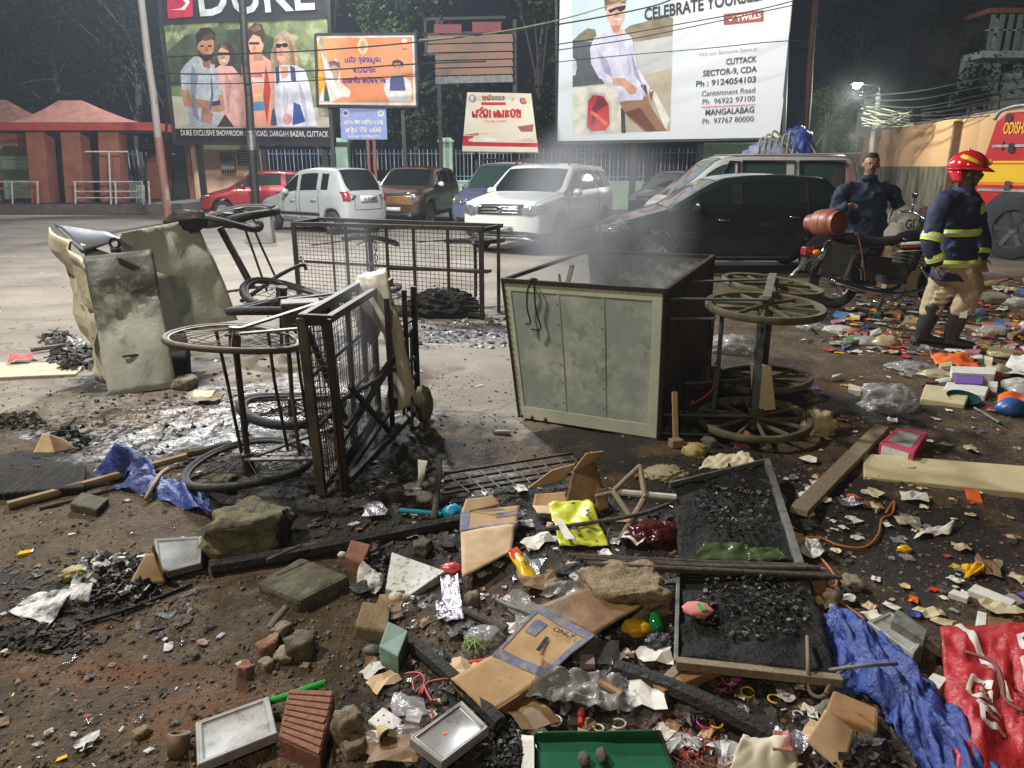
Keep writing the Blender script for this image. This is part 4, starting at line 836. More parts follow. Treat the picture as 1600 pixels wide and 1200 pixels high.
 for f0 in range(len(Fc)):
  if comp[f0] >= 0: continue
  q = [f0]; comp[f0] = nc
  while q:
   f = q.pop()
   for g in nb[f]:
    if comp[g] < 0: comp[g] = nc; q.append(g)
  nc += 1
 for fi in range(len(Fc)):
  k = TG[Mi[fi]]; key = (k,comp[fi]); grp.setdefault(key,[]).append(fi)
 for (k,_),fl in grp.items():
  ids = {}; fv = []
  for f in fl: fv.append(tuple(ids.setdefault(v,len(ids)) for v in Fc[f]))
  m = MB(); m.v = [tuple(V_[v]) for v in ids]; m.f = fv; m.m = [0] * len(fv); mk(m,k,mt.get(k,pm),t,smooth='all')
 if seam:
  m = MB()
  for (a,b),l in E_.items():
   if len(l) == 2 and Mi[l[0]] != Mi[l[1]] and {TG[Mi[l[0]]],TG[Mi[l[1]]]} & {'door','hood','side_window','windscreen','rear_window','tailgate'}: m.bar(V_[a],V_[b],.010,.010)
  kind(mk(m,'panel_seal',mSeam,t),'stuff')
 def decal(poly,O,U,D,mat,nm,off=.008,nu=8,nv=6,parent=None,th=.006):
  O,U,D = V(O),V(U),V(D).normalized(); zs_ = [p[1] for p in poly]; z0,z1 = min(zs_) + 1e-4,max(zs_) - 1e-4; vs2 = []; ok = True
  for b in range(nv + 1):
   z = lerp(z0,z1,b / nv); xs_ = []
   for (x1,y1),(x2,y2) in zip(poly,poly[1:] + poly[:1]):
    if (y1 - z) * (y2 - z) <= 0 and abs(y1 - y2) > 1e-9: xs_.append(x1 + (x2 - x1) * (z - y1) / (y2 - y1))
   xa,xb = min(xs_),max(xs_)
   for a in range(nu + 1):
    p = O + U * lerp(xa,xb,a / nu) + V((0,0,z)); h = bvh.ray_cast(p,D)
    if h[0] is None: hp = vs2[-1] if vs2 else p + D * 2
    else: hp = h[0] - D * off
    vs2.append(hp)
  w_ = nu + 1; m = MB(); m.add(vs2,[(j * w_ + i,j * w_ + i + 1,(j + 1) * w_ + i + 1,(j + 1) * w_ + i) for j in range(nv) for i in range(nu)]); return mk(m,nm,mat,parent or t,smooth='all',solid=th,solid_off=0)
 for wx in wheels:
  for s in (-1,1): wheel(t,wx,s * (hw - .10),r,.19)
 A = arch
 for s in (-1,1):
  # mirror, handles
  mx_ = cowl + .42; q = V((mx_,s * (hw * .955 + .085),ip(belt,mx_) + .06)); m = MB(); m.blob(q,(.07,.10,.075),2,.05,sub=2); m.bar(q,(mx_ + .02,s * hw * .93,q.z - .06),.05,.04); mk(m,'wing_mirror',(trimmat if trimmat and name != 'parked_suv' else pm),t,smooth='all')
  for (a,b) in doors:
   z = ip(belt,b) - .16; m = MB(); y = None; h = bvh.ray_cast(V((b - .16,s * 3,z)),V((0,-s,0)))
   if h[0]: m.tube([V((b - .26,h[0].y,z)),V((b - .23,h[0].y + s * .035,z)),V((b - .10,h[0].y + s * .035,z)),V((b - .07,h[0].y,z))],.014,6); mk(m,'door_handle',mChrome if 'dark' in label else pm,t,smooth='all')
 if lampfn: lampfn(t,decal,L,hw)
 return t,decal
def lamps(zl,lw,lh,zg,gw,gh,zp,plate='',tail=None,fog=True,chrome=True,lower=True,side_mark=False,rearplate=None,skid=None,side_trim=None):
 def fn(t,decal,L,hw):
  fx = V((-2,0,0)); Uy = V((0,1,0)); Dx = V((1,0,0))
  for s in (-1,1):
   yo = hw * .93
   decal([(s * (yo - lw),zl + lh * .15),(s * (yo - lw),zl + lh * .8),(s * (yo - .02),zl + lh * 1.1),(s * yo,zl + lh * .25),(s * (yo - lw * .55),zl)],fx,Uy,Dx,mLens,'headlight',off=.012)
   decal([(.03,zl + lh * .3),(.03,zl + lh),(.30,zl + lh * 1.2),(.22,zl + lh * .4)],V((0,s * 2,0)),V((1,0,0)),V((0,-s,0)),mLens,'headlight',off=.008,nu=5,nv=4)
   if fog: decal([(s * (yo - .32) + .07 * math.cos(a),zp - .10 + .06 * math.sin(a)) for a in [k * PI / 4 for k in range(8)]],fx,Uy,Dx,mLens,'fog_lamp',off=.006,nu=4,nv=4)
  decal([(-gw,zg),(-gw * 1.04,zg + gh),(gw * 1.04,zg + gh),(gw,zg)],fx,Uy,Dx,mTrim,'grille',off=.006)
  if chrome:
   for k in range(3): z = zg + gh * (.2 + .3 * k); decal([(-gw,z - .011),(-gw,z + .011),(gw,z + .011),(gw,z - .011)],fx,Uy,Dx,mChrome,'grille_bar',off=.02,nv=1)
   decal([(.06 * math.cos(a),zg + gh * .5 + .055 * math.sin(a)) for a in [k * PI / 4 for k in range(8)]],fx,Uy,Dx,mChrome,'emblem',off=.03,nu=3,nv=3)
  if lower: decal([(-hw * .62,zp - .17),(-hw * .70,zp - .06),(hw * .70,zp - .06),(hw * .62,zp - .17)],fx,Uy,Dx,mTrim,'air_intake',off=.006,nv=3)
  if plate is not None:
   decal([(-.25,zp),(-.25,zp + .11),(.25,zp + .11),(.25,zp)],fx,Uy,Dx,mPlate,'number_plate',off=.03,nu=2,nv=1)
   if plate: text(plate,t,mPlateY,V((-.06,0,zp + .055)),V((0,-1,0)),V((0,0,1)),.10,bold=.02).location.x = -.055
  if tail:
   z0,z1,ww = tail
   for s in (-1,1):
    yo = hw * .90; decal([(s * (yo - ww),z0),(s * (yo - ww * .8),z1),(s * yo,z1),(s * yo,z0)],V((L + 2,0,0)),Uy,V((-1,0,0)),mTail,'tail_light',off=.012)
    decal([(L - .14,z0 + .02),(L - .2,z1),(L - .02,z1),(L - .02,z0 + .02)],V((0,s * 2,0)),V((1,0,0)),V((0,-s,0)),mTail,'tail_light',off=.008,nu=4,nv=4)
   decal([(-.26,z0 - .02),(-.26,z0 + .12),(.26,z0 + .12),(.26,z0 - .02)],V((L + 2,0,0)),Uy,V((-1,0,0)),mPlate,'number_plate',off=.02,nu=2,nv=1)
   if rearplate: text(rearplate,t,mPlateY,V((L + .045,0,z0 + .05)),V((0,1,0)),V((0,0,1)),.095,bold=.02)
  if side_trim:
   for s in (-1,1): decal([(side_trim[0],side_trim[2]),(side_trim[0],side_trim[2] + .07),(side_trim[1],side_trim[2] + .07),(side_trim[1],side_trim[2])],V((0,s * 2,0)),V((1,0,0)),V((0,-s,0)),mTrim,'rubbing_strip',off=.008,nu=10,nv=1)
 return fn
pSilver = paint('silver_paint',(.50,.53,.53)); pWhite = paint('white_car_paint',(.80,.81,.79),dust=.22); pBrown = paint('bronze_paint',(.085,.05,.03)); pRed = paint('red_car_paint',(.42,.03,.05)); pBlue = paint('blue_car_paint',(.13,.15,.26)); pDark = paint('black_green_paint',(.010,.014,.012),(.014,.018,.015),dust=.2); pVan = paint('beige_van_paint',(.62,.61,.56)); pBlk = paint('black_car_paint',(.012,.012,.014))
# silver hatchback, seen from its left rear quarter
car('parked_hatchback','silver hatchback parked side on behind the burnt carts, rear to the right','car',3.55,1.52,1.59,pSilver,
 [(0,.62),(.10,.76),(.98,.98),(1.62,1.52),(2.2,1.59),(3.10,1.555),(3.44,1.06),(3.55,.92)],[(0,.82),(1,.93),(3.55,1.0)],[(1.12,1.72),(1.80,2.52),(2.62,2.86)],[(1.10,1.76),(1.76,2.56)],(.66,2.98),.275,(2.98,-.66),(-4.35,18.3),(.80,-.60),
 lampfn=lamps(.60,.34,.17,.62,.28,.09,.42,None,(.80,1.02,.15),False,True,True,rearplate='OR 02 6230',side_trim=(1.0,2.6,.44)),clear=.21)
# white compact SUV
t,dc = car('parked_suv','white compact SUV parked facing the burnt rack with its number plate in view','car',4.31,1.82,1.67,pWhite,
 [(0,.88),(.14,1.00),(1.12,1.12),(1.86,1.62),(2.5,1.67),(3.82,1.62),(4.16,1.10),(4.31,.95)],[(0,.96),(1.1,1.04),(4.31,1.12)],[(1.26,2.02),(2.12,2.94),(3.10,3.66)],[(1.26,2.06),(2.06,3.0)],(.84,3.50),.345,(.12,-.86),(.60,13.75),(.43,.90),
 trimmat=mTrim,pillar=mTrim,lampfn=lamps(.72,.40,.20,.74,.46,.19,.44,'OD05 C 7780',(.8,1.05,.15),True,True,True),clear=.25)
for s in (-1,1): m = MB(); m.tube(smoothpts([(1.95,s * .60,1.64),(2.2,s * .60,1.72),(3.2,s * .60,1.72),(3.7,s * .60,1.62)],4),.026,6); mk(m,'roof_rail',mTrim,t,smooth='all')
dc([(-.72,.27),(-.6,.33),(.6,.33),(.72,.27)],V((-2,0,0)),V((0,1,0)),V((1,0,0)),mAlloy,'skid_plate',off=.02,nv=1)
m = MB(); m.tube([(1.9,0,1.64),(1.98,0,1.74)],.012,5); mk(m,'aerial',mTrim,t)
# bronze crossover
t,dc = car('parked_crossover','brown crossover with a bronze bonnet between the silver and white cars','car',3.83,1.74,1.62,pBrown,
 [(0,.88),(.12,1.0),(.98,1.08),(1.68,1.57),(2.3,1.62),(3.42,1.56),(3.70,1.06),(3.83,.9)],[(0,.95),(1,1.02),(3.83,1.1)],[(1.12,1.86),(1.96,2.72),(2.84,3.24)],[(1.12,1.9),(1.9,2.8)],(.78,3.2),.33,(.1,-.82),(-2.42,20.3),(.22,.97),
 trimmat=mTrim,pillar=mTrim,lampfn=lamps(.66,.34,.18,.84,.34,.10,.44,'',(.8,1.0,.16),True,False,True),clear=.22)
dc([(-.80,.60),(-.80,.86),(.80,.86),(.80,.60)],V((-2,0,0)),V((0,1,0)),V((1,0,0)),M('bronze_bumper',(.36,.21,.075),(.28,.16,.06),rough=.35,metal=.5),'bumper_insert',off=.004)
dc([(-.84,.91),(-.84,.955),(.84,.955),(.84,.91)],V((-2,0,0)),V((0,1,0)),V((1,0,0)),mLens,'running_light',off=.016,nv=1)
for s in (-1,1): m = MB(); m.blob((1.40,s * .95,1.12),(.075,.10,.08),1,0,sub=2); mk(m,'mirror_cap',mWhiteP,t,smooth='all')
car('parked_car','red car nosing out left of the silver hatchback by the gatehouse','car',3.7,1.6,1.50,pRed,[(0,.60),(.1,.74),(.95,.96),(1.65,1.45),(2.2,1.5),(3.2,1.45),(3.58,1.02),(3.7,.9)],[(0,.82),(1,.92),(3.7,1.0)],[(1.1,1.75),(1.83,2.6),(2.7,3.0)],[(1.1,1.8),(1.78,2.65)],(.7,3.1),.28,(0,0),(-10.05,24.6,0),(.97,.22),lampfn=lamps(.6,.34,.16,.6,.28,.09,.4,None,(.8,1,.15),False),glassmat=mGlassG)
car('parked_car','black car mostly hidden between the silver hatchback and the brown crossover','car',3.9,1.68,1.50,pBlk,[(0,.62),(.1,.78),(1.0,.98),(1.75,1.45),(2.3,1.5),(3.3,1.45),(3.7,1.02),(3.9,.92)],[(0,.84),(1,.95),(3.9,1.02)],[(1.2,1.9),(2.0,2.8),(2.9,3.25)],[(1.2,1.95),(1.95,2.85)],(.75,3.2),.3,(2.0,0),(-4.9,25.6,0),(.75,.66),lampfn=lamps(.62,.34,.16,.62,.3,.1,.42,None,(.8,1,.15),False))
t,dc = car('parked_van','blue multi purpose car peeking out behind the white SUV','car',4.2,1.72,1.72,pBlue,[(0,.72),(.12,.88),(.85,1.05),(1.65,1.66),(2.2,1.72),(3.75,1.68),(4.08,1.1),(4.2,.92)],[(0,.9),(1,1.0),(4.2,1.05)],[(1.05,1.85),(1.95,2.8),(2.9,3.6)],[(1.05,1.9),(1.9,2.9)],(.78,3.4),.31,(.12,.84),(-1.62,19.4),(.36,.93),lampfn=lamps(.68,.36,.2,.7,.34,.1,.42,None,(.8,1.1,.16),False),glassmat=mGlassG)
for s in (-1,1): m = MB(); m.tube(smoothpts([(1.7,s * .60,1.68),(1.9,s * .60,1.78),(3.2,s * .60,1.78),(3.6,s * .60,1.68)],4),.028,6); mk(m,'roof_rail',mTrim,t,smooth='all')
car('parked_car','small black car glimpsed between the white SUV and the pale van','car',3.6,1.6,1.5,pBlk,[(0,.62),(.1,.8),(.9,.98),(1.55,1.44),(2.1,1.5),(3.1,1.46),(3.48,1.02),(3.6,.9)],[(0,.84),(1,.94),(3.6,1.0)],[(1.05,1.7),(1.8,2.55),(2.65,2.95)],[(1.05,1.72),(1.72,2.6)],(.7,3.0),.28,(0,-.78),(4.55,21.5),(.62,.78),lampfn=lamps(.62,.34,.16,.62,.3,.1,.42,None,(.8,1,.15),False))
t,dc = car('parked_van','pale beige van with black framed side windows behind the dark car','van',4.5,1.68,1.86,pVan,[(0,.70),(.10,.86),(.34,1.0),(1.34,1.80),(1.9,1.86),(4.30,1.84),(4.42,1.1),(4.5,.8)],[(0,.94),(1,1.06),(4.5,1.08)],[(1.05,1.66),(1.82,2.86),(3.04,3.94)],[(.7,1.74),(1.74,2.95)],(.66,3.5),.31,(0,-.8),(3.05,15.9),(.998,.055),tum=.10,lampfn=lamps(.6,.3,.2,.6,.3,.1,.4,None,(.7,1,.15),False),clear=.22,glassmat=mGlassG)
for (a,b) in ((1.02,1.70),(1.78,2.90),(3.0,3.98)):      # rubber frames round the van's windows
 for s in (-1,1):
  m = MB(); q = [V((x,s * (.80 - .10 * (z - 1.08) / .78 + .012),z)) for x,z in ((a + (.16 if a < 1.5 else 0),1.12),(b,1.12),(b,1.70),(a + (.5 if a < 1.5 else 0),1.70))]; m.tube(q,.03,6,closed=True); mk(m,'window_rubber',mTrim,t,smooth='all')
m = MB(); m.tube([(1.2,-.66,1.82),(4.35,-.70,1.86)],.018,5); mk(m,'roof_gutter',pVan,t)
t,dc = car('parked_hatchback','glossy dark green hatchback parked side on behind the smoking metal box','car',4.02,1.74,1.51,pDark,[(0,.62),(.12,.76),(1.02,1.0),(1.78,1.45),(2.35,1.51),(3.35,1.45),(3.84,1.06),(4.02,.92)],[(0,.80),(1,.95),(4.02,1.08)],[(1.16,1.96),(2.06,2.98),(3.06,3.40)],[(1.16,2.0),(2.0,3.05)],(.82,3.34),.31,(0,-.85),(1.33,11.25),(.9985,-.02),pillar=mBlack,
 lampfn=lamps(.64,.34,.16,.60,.36,.14,.38,None,(.82,1.04,.2),True),clear=.17,tum=.17)
dc([(.95,.27),(.95,.295),(2.9,.295),(2.9,.27)],V((0,-2,0)),V((1,0,0)),V((0,1,0)),mChrome,'sill_strip',off=.008,nu=12,nv=1)
m = MB(); m.box((3.20,-.735,1.15),(.13,.006,.15)); mk(m,'sticker',mPlate,t)
# ---------------- fire engine
t = thing('fire_engine','red fire engine with a yellow band at the right edge behind the firefighter','fire engine',(P(1520,300,14).x,14.0,0)); t.rotation_euler = (0,0,-1.10)
pFire = M('fire_red',(.52,.022,.022),(.46,.02,.02),rough=.3,coat=.6,scale=1,c3=(.40,.03,.03),c3amt=.2); pYel = M('fire_yellow',(.80,.48,.015),rough=.35,coat=.5); Yf = 14.0
def fq(x,y): return P(x,y,Yf)
xl = fq(1520,300).x; zt = fq(1550,178).z; zb = fq(1550,338).z
m = MB(); prof_ = [(xl - .02,.62),(xl,zb + .25),(xl + .03,1.45),(xl + .20,zt - .12),(xl + .34,zt),(xl + 6.4,zt),(xl + 6.5,.62)]
m.prism(prof_,-2.3,0,Matrix.Translation((0,Yf,0)) @ Matrix.Rotation(PI / 2,4,'X')); body = mk(m,'body',pFire,t,bevel=.035)
y_ = Yf - .006
def strip(x0,z0,x1,z1,th,mat,nm,par=None,yo=0): m = MB(); m.box(((x0 + x1) / 2,Yf - th / 2 - yo,(z0 + z1) / 2),(x1 - x0,th,z1 - z0)); return mk(m,nm,mat,par or t)
zy0,zy1 = fq(1560,284).z,fq(1560,257).z
strip(xl + .05,zy0,xl + 6.4,zy1,.008,pYel,'yellow_band'); strip(xl + .22,fq(0,231).z,xl + 6.4,fq(0,227).z,.03,mAlloy,'moulding'); strip(xl + .1,fq(0,298).z,xl + 6.4,fq(0,294).z,.03,mAlloy,'moulding'); strip(xl + .04,zy0 - .05,xl + 6.4,zy0 - .005,.012,M('orange_tape',(.8,.2,.02),rough=.4),'reflective_tape')
strip(xl + .09,zy1 + .02,xl + .9,zy1 + .06,.01,pYel,'thin_stripe')
text('ODISHA FIRE SERVICE',t,pYel,(xl + .36,14 - .02,fq(1566,203).z),(1,0,0),(0,0,1),.27,align='LEFT',bold=.02,sx=.42)
for px,py in ((.62,289),(.56,232)): m = MB(); q = fq(1580,py); q.x = xl + px; m.box(q + V((0,-.03,0)),(.10,.05,.16)); mk(m,'latch',mChrome,t,bevel=.01)
m = MB(); q = fq(1584,247); q.x = xl + .4; m.box(q + V((0,-.015,.2)),(.03,.03,.14)); mk(m,'keyhole',mTrim,t)
m = MB(); m.tube(smoothpts([V((xl + .1,14.1,zt - .1)),V((xl + .3,14.1,zt + .08)),V((xl + 1.2,14.1,zt + .12)),V((xl + 6,14.1,zt + .12))],5),.035,8); mk(m,'roof_rail',mAlloy,t,smooth='all')
for px in (.42,.8): q = fq(1566,188); q.x = xl + px; m = MB(); m.box(q + V((0,-.02,.02)),(.12,.05,.12)); mk(m,'marker_lamp',mChrome,t,bevel=.012)
m = MB(); q = fq(1551,292); q.x = xl; m.box(q + V((-.02,.5,.12)),(.16,.3,.3)); mk(m,'tail_lamp',mTail,t,bevel=.02)
wc = V((xl + .84,14,.54)); r = .54
m = MB(); m.lathe([(r + .11,.0),(r + .11,.012),(0,.012),(0,.0)],28,Matrix.Translation((wc.x,Yf - .0,r + .04)) @ Matrix.Rotation(PI / 2,4,'X')); mk(m,'wheel_arch',mTrim,t)
ORG[t.name],sv = V((0,0,0)),ORG[t.name]; ww = []
for dx in (0,3.6):
 for yy in (Yf + .08,Yf + 2.1):
  w = wheel(t,wc.x + dx,-1 if yy < 15 else 1,r,.30,6,mDarkSteel)
  sh = V((0,yy - (-1 if yy < 15 else 1),0)) - sv; w.location = sh
ORG[t.name] = sv
m = MB(); m.box((xl + 3.2,Yf + 1.15,.62),(6.4,1.9,.3)); mk(m,'chassis',mTrim,t)
strip(xl - .05,.5,xl + .35,.60,-1.8,mTrim,'rear_step')
# lamp fixtures out of the frame; the cable hung one is made up
for lb,q,bs in (('tall floodlight mast at the left of the yard',MAST,V((-8.2,6.4,0))),('street lamp behind the viewer',FILL,V((-3.6,-6.8,0)))):
 t,tp = pole('floodlight_mast',lb,bs,q.z + .4,.12,.08,mSteelGrey); m = MB(); m.bar(tp,q + V((0,0,.38)),.07); mk(m,'arm',mSteelGrey,t); m = MB(); m.box(q + V((0,0,.42)),(.5,.4,.12)); mk(m,'lamp_head',mSteelGrey,t)
t = thing('added_lamp','added unseen fill lamp hung above the yard','added lamp',YARDFILL)
m = MB(); m.lathe([(0,.55),(.28,.5),(.34,.38),(.30,.38),(.1,.48)],14,Matrix.Translation(YARDFILL)); mk(m,'shade',mSteelGrey,t); m = MB(); m.tube([(-12,22.6,YARDFILL.z + .9),YARDFILL + V((0,0,.55)),(11.6,26.2,YARDFILL.z + .9)],.02,5); mk(m,'span_wire',mCable,t)  # shade and span wire made up for the added lamp
# ================================================================ PEOPLE
def fused(mb,name,mat,parent,vox=.012,smooth_it=6,wr=0):      # one continuous skin grown over the limbs
 me = bpy.data.meshes.new('tmp'); o_ = ORG[parent.name]; me.from_pydata([(p[0] - o_.x,p[1] - o_.y,p[2] - o_.z) for p in mb.v],[],mb.f); o = bpy.data.objects.new('tmp',me); COL.objects.link(o)
 a = o.modifiers.new('r','REMESH'); a.mode = 'VOXEL'; a.voxel_size = vox; s = o.modifiers.new('s','SMOOTH'); s.iterations = smooth_it; s.factor = .5
 m2 = bpy.data.meshes.new_from_object(o.evaluated_get(bpy.context.evaluated_depsgraph_get())); bpy.data.objects.remove(o); bpy.data.meshes.remove(me)
 if wr:      # folds of the cloth
  co = [v.co + v.normal * wr * (1.2 - 3.2 * abs(noise.noise(V((v.co.x * 7,v.co.y * 7,v.co.z * 4.2)))) + .8 * noise.noise(v.co * 19)) for v in m2.vertices]; m2.vertices.foreach_set('co',[k for c in co for k in c]); m2.update()
 m2.name = name; m2.materials.clear(); m2.materials.append(mat); m2.polygons.foreach_set('use_smooth',[True] * len(m2.polygons)); ob = bpy.data.objects.new(name,m2); COL.objects.link(ob); ob.parent = parent; ORG[ob.name] = o_; return ob
def limb(m,pts,rs,n=12,k=4):
 q = smoothpts(pts,k); L_ = len(q); rr_ = []
 for i in range(L_): f = i / (L_ - 1) * (len(rs) - 1); a = min(int(f),len(rs) - 2); rr_.append(lerp(rs[a],rs[a + 1],f - a))
 m.tube(q,rr_,n)
 for p,r in ((q[0],rs[0]),(q[-1],rs[-1])): m.blob(p,(r,r,r),1,0,sub=2)
def loft(m,rings,f,s,n=20):       # rings: centre,depth radius,width radius
 vs = []
 for c,a,b in rings: vs += [V(c) + f * (a * math.cos(2 * PI * k / n)) + s * (b * math.sin(2 * PI * k / n)) for k in range(n)]
 fs = [(i * n + k,i * n + (k + 1) % n,(i + 1) * n + (k + 1) % n,(i + 1) * n + k) for i in range(len(rings) - 1) for k in range(n)]
 fs += [tuple(range(n))[::-1],tuple((len(rings) - 1) * n + k for k in range(n))]; m.add(vs,fs)
def hand(m,wrist,fdir,palm_n,thumb,curl=.5,size=.085):
 f = V(fdir).normalized(); nrm = V(palm_n).normalized(); sd = f.cross(nrm).normalized() * (1 if thumb > 0 else -1)
 c = V(wrist) + f * size * .55; rot = Matrix((f,sd,nrm)).transposed(); m.blob(c,(size * .62,size * .46,size * .2),1,.03,sub=2,rot=rot.to_4x4())
 for k,(off,ln) in enumerate(((.32,.72),(.11,.82),(-.11,.76),(-.31,.6))):
  b = V(wrist) + f * size * .95 + sd * size * off; a = curl * (.8 + .12 * k); p1 = b + (f * math.cos(a * .6) + nrm * math.sin(a * .6)) * size * ln * .5; p2 = p1 + (f * math.cos(a * 1.6) + nrm * math.sin(a * 1.6)) * size * ln * .34; p3 = p2 + (f * math.cos(a * 2.5) + nrm * math.sin(a * 2.5)) * size * ln * .26
  m.tube([b - f * size * .3,b,p1,p2,p3],[.0095,.0095,.0088,.008,.0065],7)
 b = V(wrist) + f * size * .35 + sd * size * .38; p1 = b + (f * .7 + sd * .6 + nrm * .3).normalized() * size * .42; p2 = p1 + (f * .9 + sd * .1 + nrm * .5).normalized() * size * .36
 m.tube([b - sd * size * .25,b,p1,p2],[.012,.012,.010,.0075],7)
def head(m,c,f,s,up=V((0,0,1)),r=.098):
 m.blob(c + up * .02,(r * .95,r * .95,r * 1.12),1,0,sub=3)          # skull
 m.blob(c + f * .028 - up * .045,(.068,.068,.082),1,0,sub=3)      # face
 m.blob(c + f * .05 - up * .102,(.036,.038,.026),1,0,sub=2)     # chin
 m.tube([c + f * .088 + up * .012,c + f * .112 - up * .028,c + f * .096 - up * .042],[.010,.016,.012],8)   # nose
 m.blob(c + f * .085 + up * .018,(.02,.058,.012),1,0,sub=2,rot=Matrix((f,s,up)).transposed().to_4x4())   # brow
 m.blob(c + f * .088 - up * .068,(.014,.026,.010),1,0,sub=2,rot=Matrix((f,s,up)).transposed().to_4x4())   # lips
 for k in (-1,1): m.blob(c + s * k * r * .95 - up * .015 - f * .005,(.02,.012,.034),1,0,sub=2)   # ears
def face_bits(t,c,f,s,up,moustache=True):
 eyeM,irisM,hairM = M('eye_white',(.55,.52,.48),rough=.2),M('iris',(.02,.012,.01),rough=.1),M('black_hair',(.010,.008,.007),rough=.7)
 for k in (-1,1):
  m = MB(); q = c + f * .088 + s * k * .033 - up * .004; m.blob(q,(.012,.013,.009),1,0,sub=2); e = mk(m,'eye',eyeM,t,smooth='all'); m = MB(); m.blob(q + f * .008,(.006,.006,.006),1,0,sub=2); mk(m,'iris',irisM,e,smooth='all')
  m = MB(); m.tube([c + f * .096 + s * k * .016 + up * .017,c + f * .097 + s * k * .034 + up * .023,c + f * .084 + s * k * .052 + up * .016],[.005,.006,.003],6); mk(m,'eyebrow',hairM,t,smooth='all')
 if moustache: m = MB(); m.tube([c + f * .084 - s * .028 - up * .058,c + f * .104 - up * .050,c + f * .084 + s * .028 - up * .058],[.004,.009,.004],7); mk(m,'moustache',hairM,t,smooth='all')
mSkin = M('brown_skin',(.24,.115,.065),(.29,.15,.09),rough=.5,scale=9,sub=.05); mNavy = M('navy_cloth',(.012,.018,.058),(.020,.028,.082),rough=.75,scale=7,bump=.35,bscale=16); mNavy2 = M('navy_nylon',(.008,.012,.032),(.014,.020,.048),rough=.7,spec=.3,scale=5,bump=.4,bscale=11)
mKhaki = M('khaki_cloth',(.42,.35,.22),(.34,.28,.17),rough=.85,scale=5,bump=.5,bscale=13); mBoot = M('black_boot_rubber',(.012,.012,.013),(.02,.02,.02),rough=.38,scale=6); mBand = M('fluorescent_tape',(.62,.82,.03),rough=.5); mSilverT = M('reflective_tape',(.60,.62,.60),rough=.3); mHelm = M('helmet_red',(.62,.015,.03),rough=.14,coat=1); mHelmY = M('helmet_yellow',(.82,.62,.02),rough=.3)
# ---------------- firefighter walking to the right
Yp = 6.6
def q_(px,py,dy=0): return P(px,py,Yp + dy)
t = thing('person','firefighter in a red helmet, navy coat with yellow bands and black boots walking right','person',(4.0,Yp,0))
f,s,up = V((.93,-.36,0)).normalized(),V((.36,.93,0)).normalized(),V((0,0,1))       # facing,his left,up
hc = q_(1513,269); hip = q_(1492,412); chest = q_(1497,330); neck = q_(1506,297)
kF,kB = q_(1514,452,-.12),q_(1462,468,.12); aF,aB = q_(1486,528,-.06),q_(1441,528,.08); aF.z = .13; aB.z = .13
sn,sf = q_(1476,316,-.17),q_(1516,316,.2); en,ef = q_(1455,376,-.20),q_(1533,372,.22); wn,wf = q_(1464,410,-.22),q_(1532,402,.16)
m = MB(); head(m,hc,f,s); limb(m,[hc - up * .06 - f * .015,neck,chest],[.056,.056,.10]); loft(m,[(hip - up * .05,.12,.15),(hip,.125,.16),(lerp(hip,chest,.5),.11,.14),(chest,.125,.17),(neck - up * .02,.07,.12)],f,s)
for a,b,c_,sg,fd in ((sn,en,wn,1,V((.15,-.05,-1))),(sf,ef,wf,-1,V((.35,-.1,-1)))): limb(m,[chest + up * .05,a,b,c_],[.07,.06,.045,.032]); hand(m,c_,fd,V((.75,-.35,.1)) if sg > 0 else V((-.2,-.8,0)),sg,.55,.09)
for k_,a_,hs in ((kF,aF,-.08),(kB,aB,.08)): limb(m,[hip + s * hs,k_,a_],[.09,.06,.045])
fused(m,'body',mSkin,t,.0085,3)
face_bits(t,hc,f,s,up)
RNG = [(hip - up * .14,.18,.215),(hip - up * .05,.17,.205),(hip + up * .06,.16,.195),(lerp(hip,chest,.5),.155,.19),(chest,.165,.205),(chest + up * .09,.155,.195),(neck - up * .035,.09,.11)]
m = MB(); loft(m,RNG,f,s); limb(m,[chest + up * .06,sn,en,lerp(en,wn,.85)],[.09,.088,.072,.066]); limb(m,[chest + up * .06,sf,ef,lerp(ef,wf,.85)],[.09,.088,.072,.064])
for k in range(22): a = R.uniform(0,2 * PI); zz = R.uniform(-.1,.5); c0 = lerp(hip,chest,max(0,zz / .5)); m.tube([c0 + f * .165 * math.cos(a) + s * .2 * math.sin(a),c0 + f * .16 * math.cos(a + .5) + s * .195 * math.sin(a + .5) - up * R.uniform(-.05,.08)],[.018,.012],6)
fused(m,'fire_coat',mNavy,t,.013,4,.010)
m = MB(); loft(m,[(neck - up * .05,.10,.12),(neck + up * .025,.082,.088)],f,s); mk(m,'collar',mNavy,t,smooth='all')
def band(c,a,b,h,tilt=0,a0=0,a1=2 * PI):
 for hh,mt,k_,nm in ((h,mBand,1.0,'reflective_band'),(h * .36,mSilverT,1.022,'silver_stripe')):
  m = MB(); n = 26; vs = []
  for z in (-hh / 2,hh / 2): vs += [c + f * (a * k_ * math.cos(lerp(a0,a1,k / n))) + s * (b * k_ * math.sin(lerp(a0,a1,k / n))) + up * (z + tilt * math.cos(lerp(a0,a1,k / n))) for k in range(n + 1)]
  m.add(vs,[(k,k + 1,n + 2 + k,n + 1 + k) for k in range(n)]); o = mk(m,nm,mt,t,smooth='all',solid=.006,solid_off=1)
band(lerp(hip,chest,.62),.178,.212,.062,.01,-2.3,.9); band(hip + up * .02,.186,.222,.062,.01);
def sleeve(a,b,t0,t1,r):
 for k_,mt,nm in ((1,mBand,'sleeve_band'),(.36,mSilverT,'silver_stripe')):
  mid_,hf = (t0 + t1) / 2,(t1 - t0) / 2 * k_; m = MB(); m.tube([lerp(a,b,mid_ - hf),lerp(a,b,mid_ + hf)],r + (.004 if k_ < 1 else 0),20); mk(m,nm,mt,t,smooth=True)
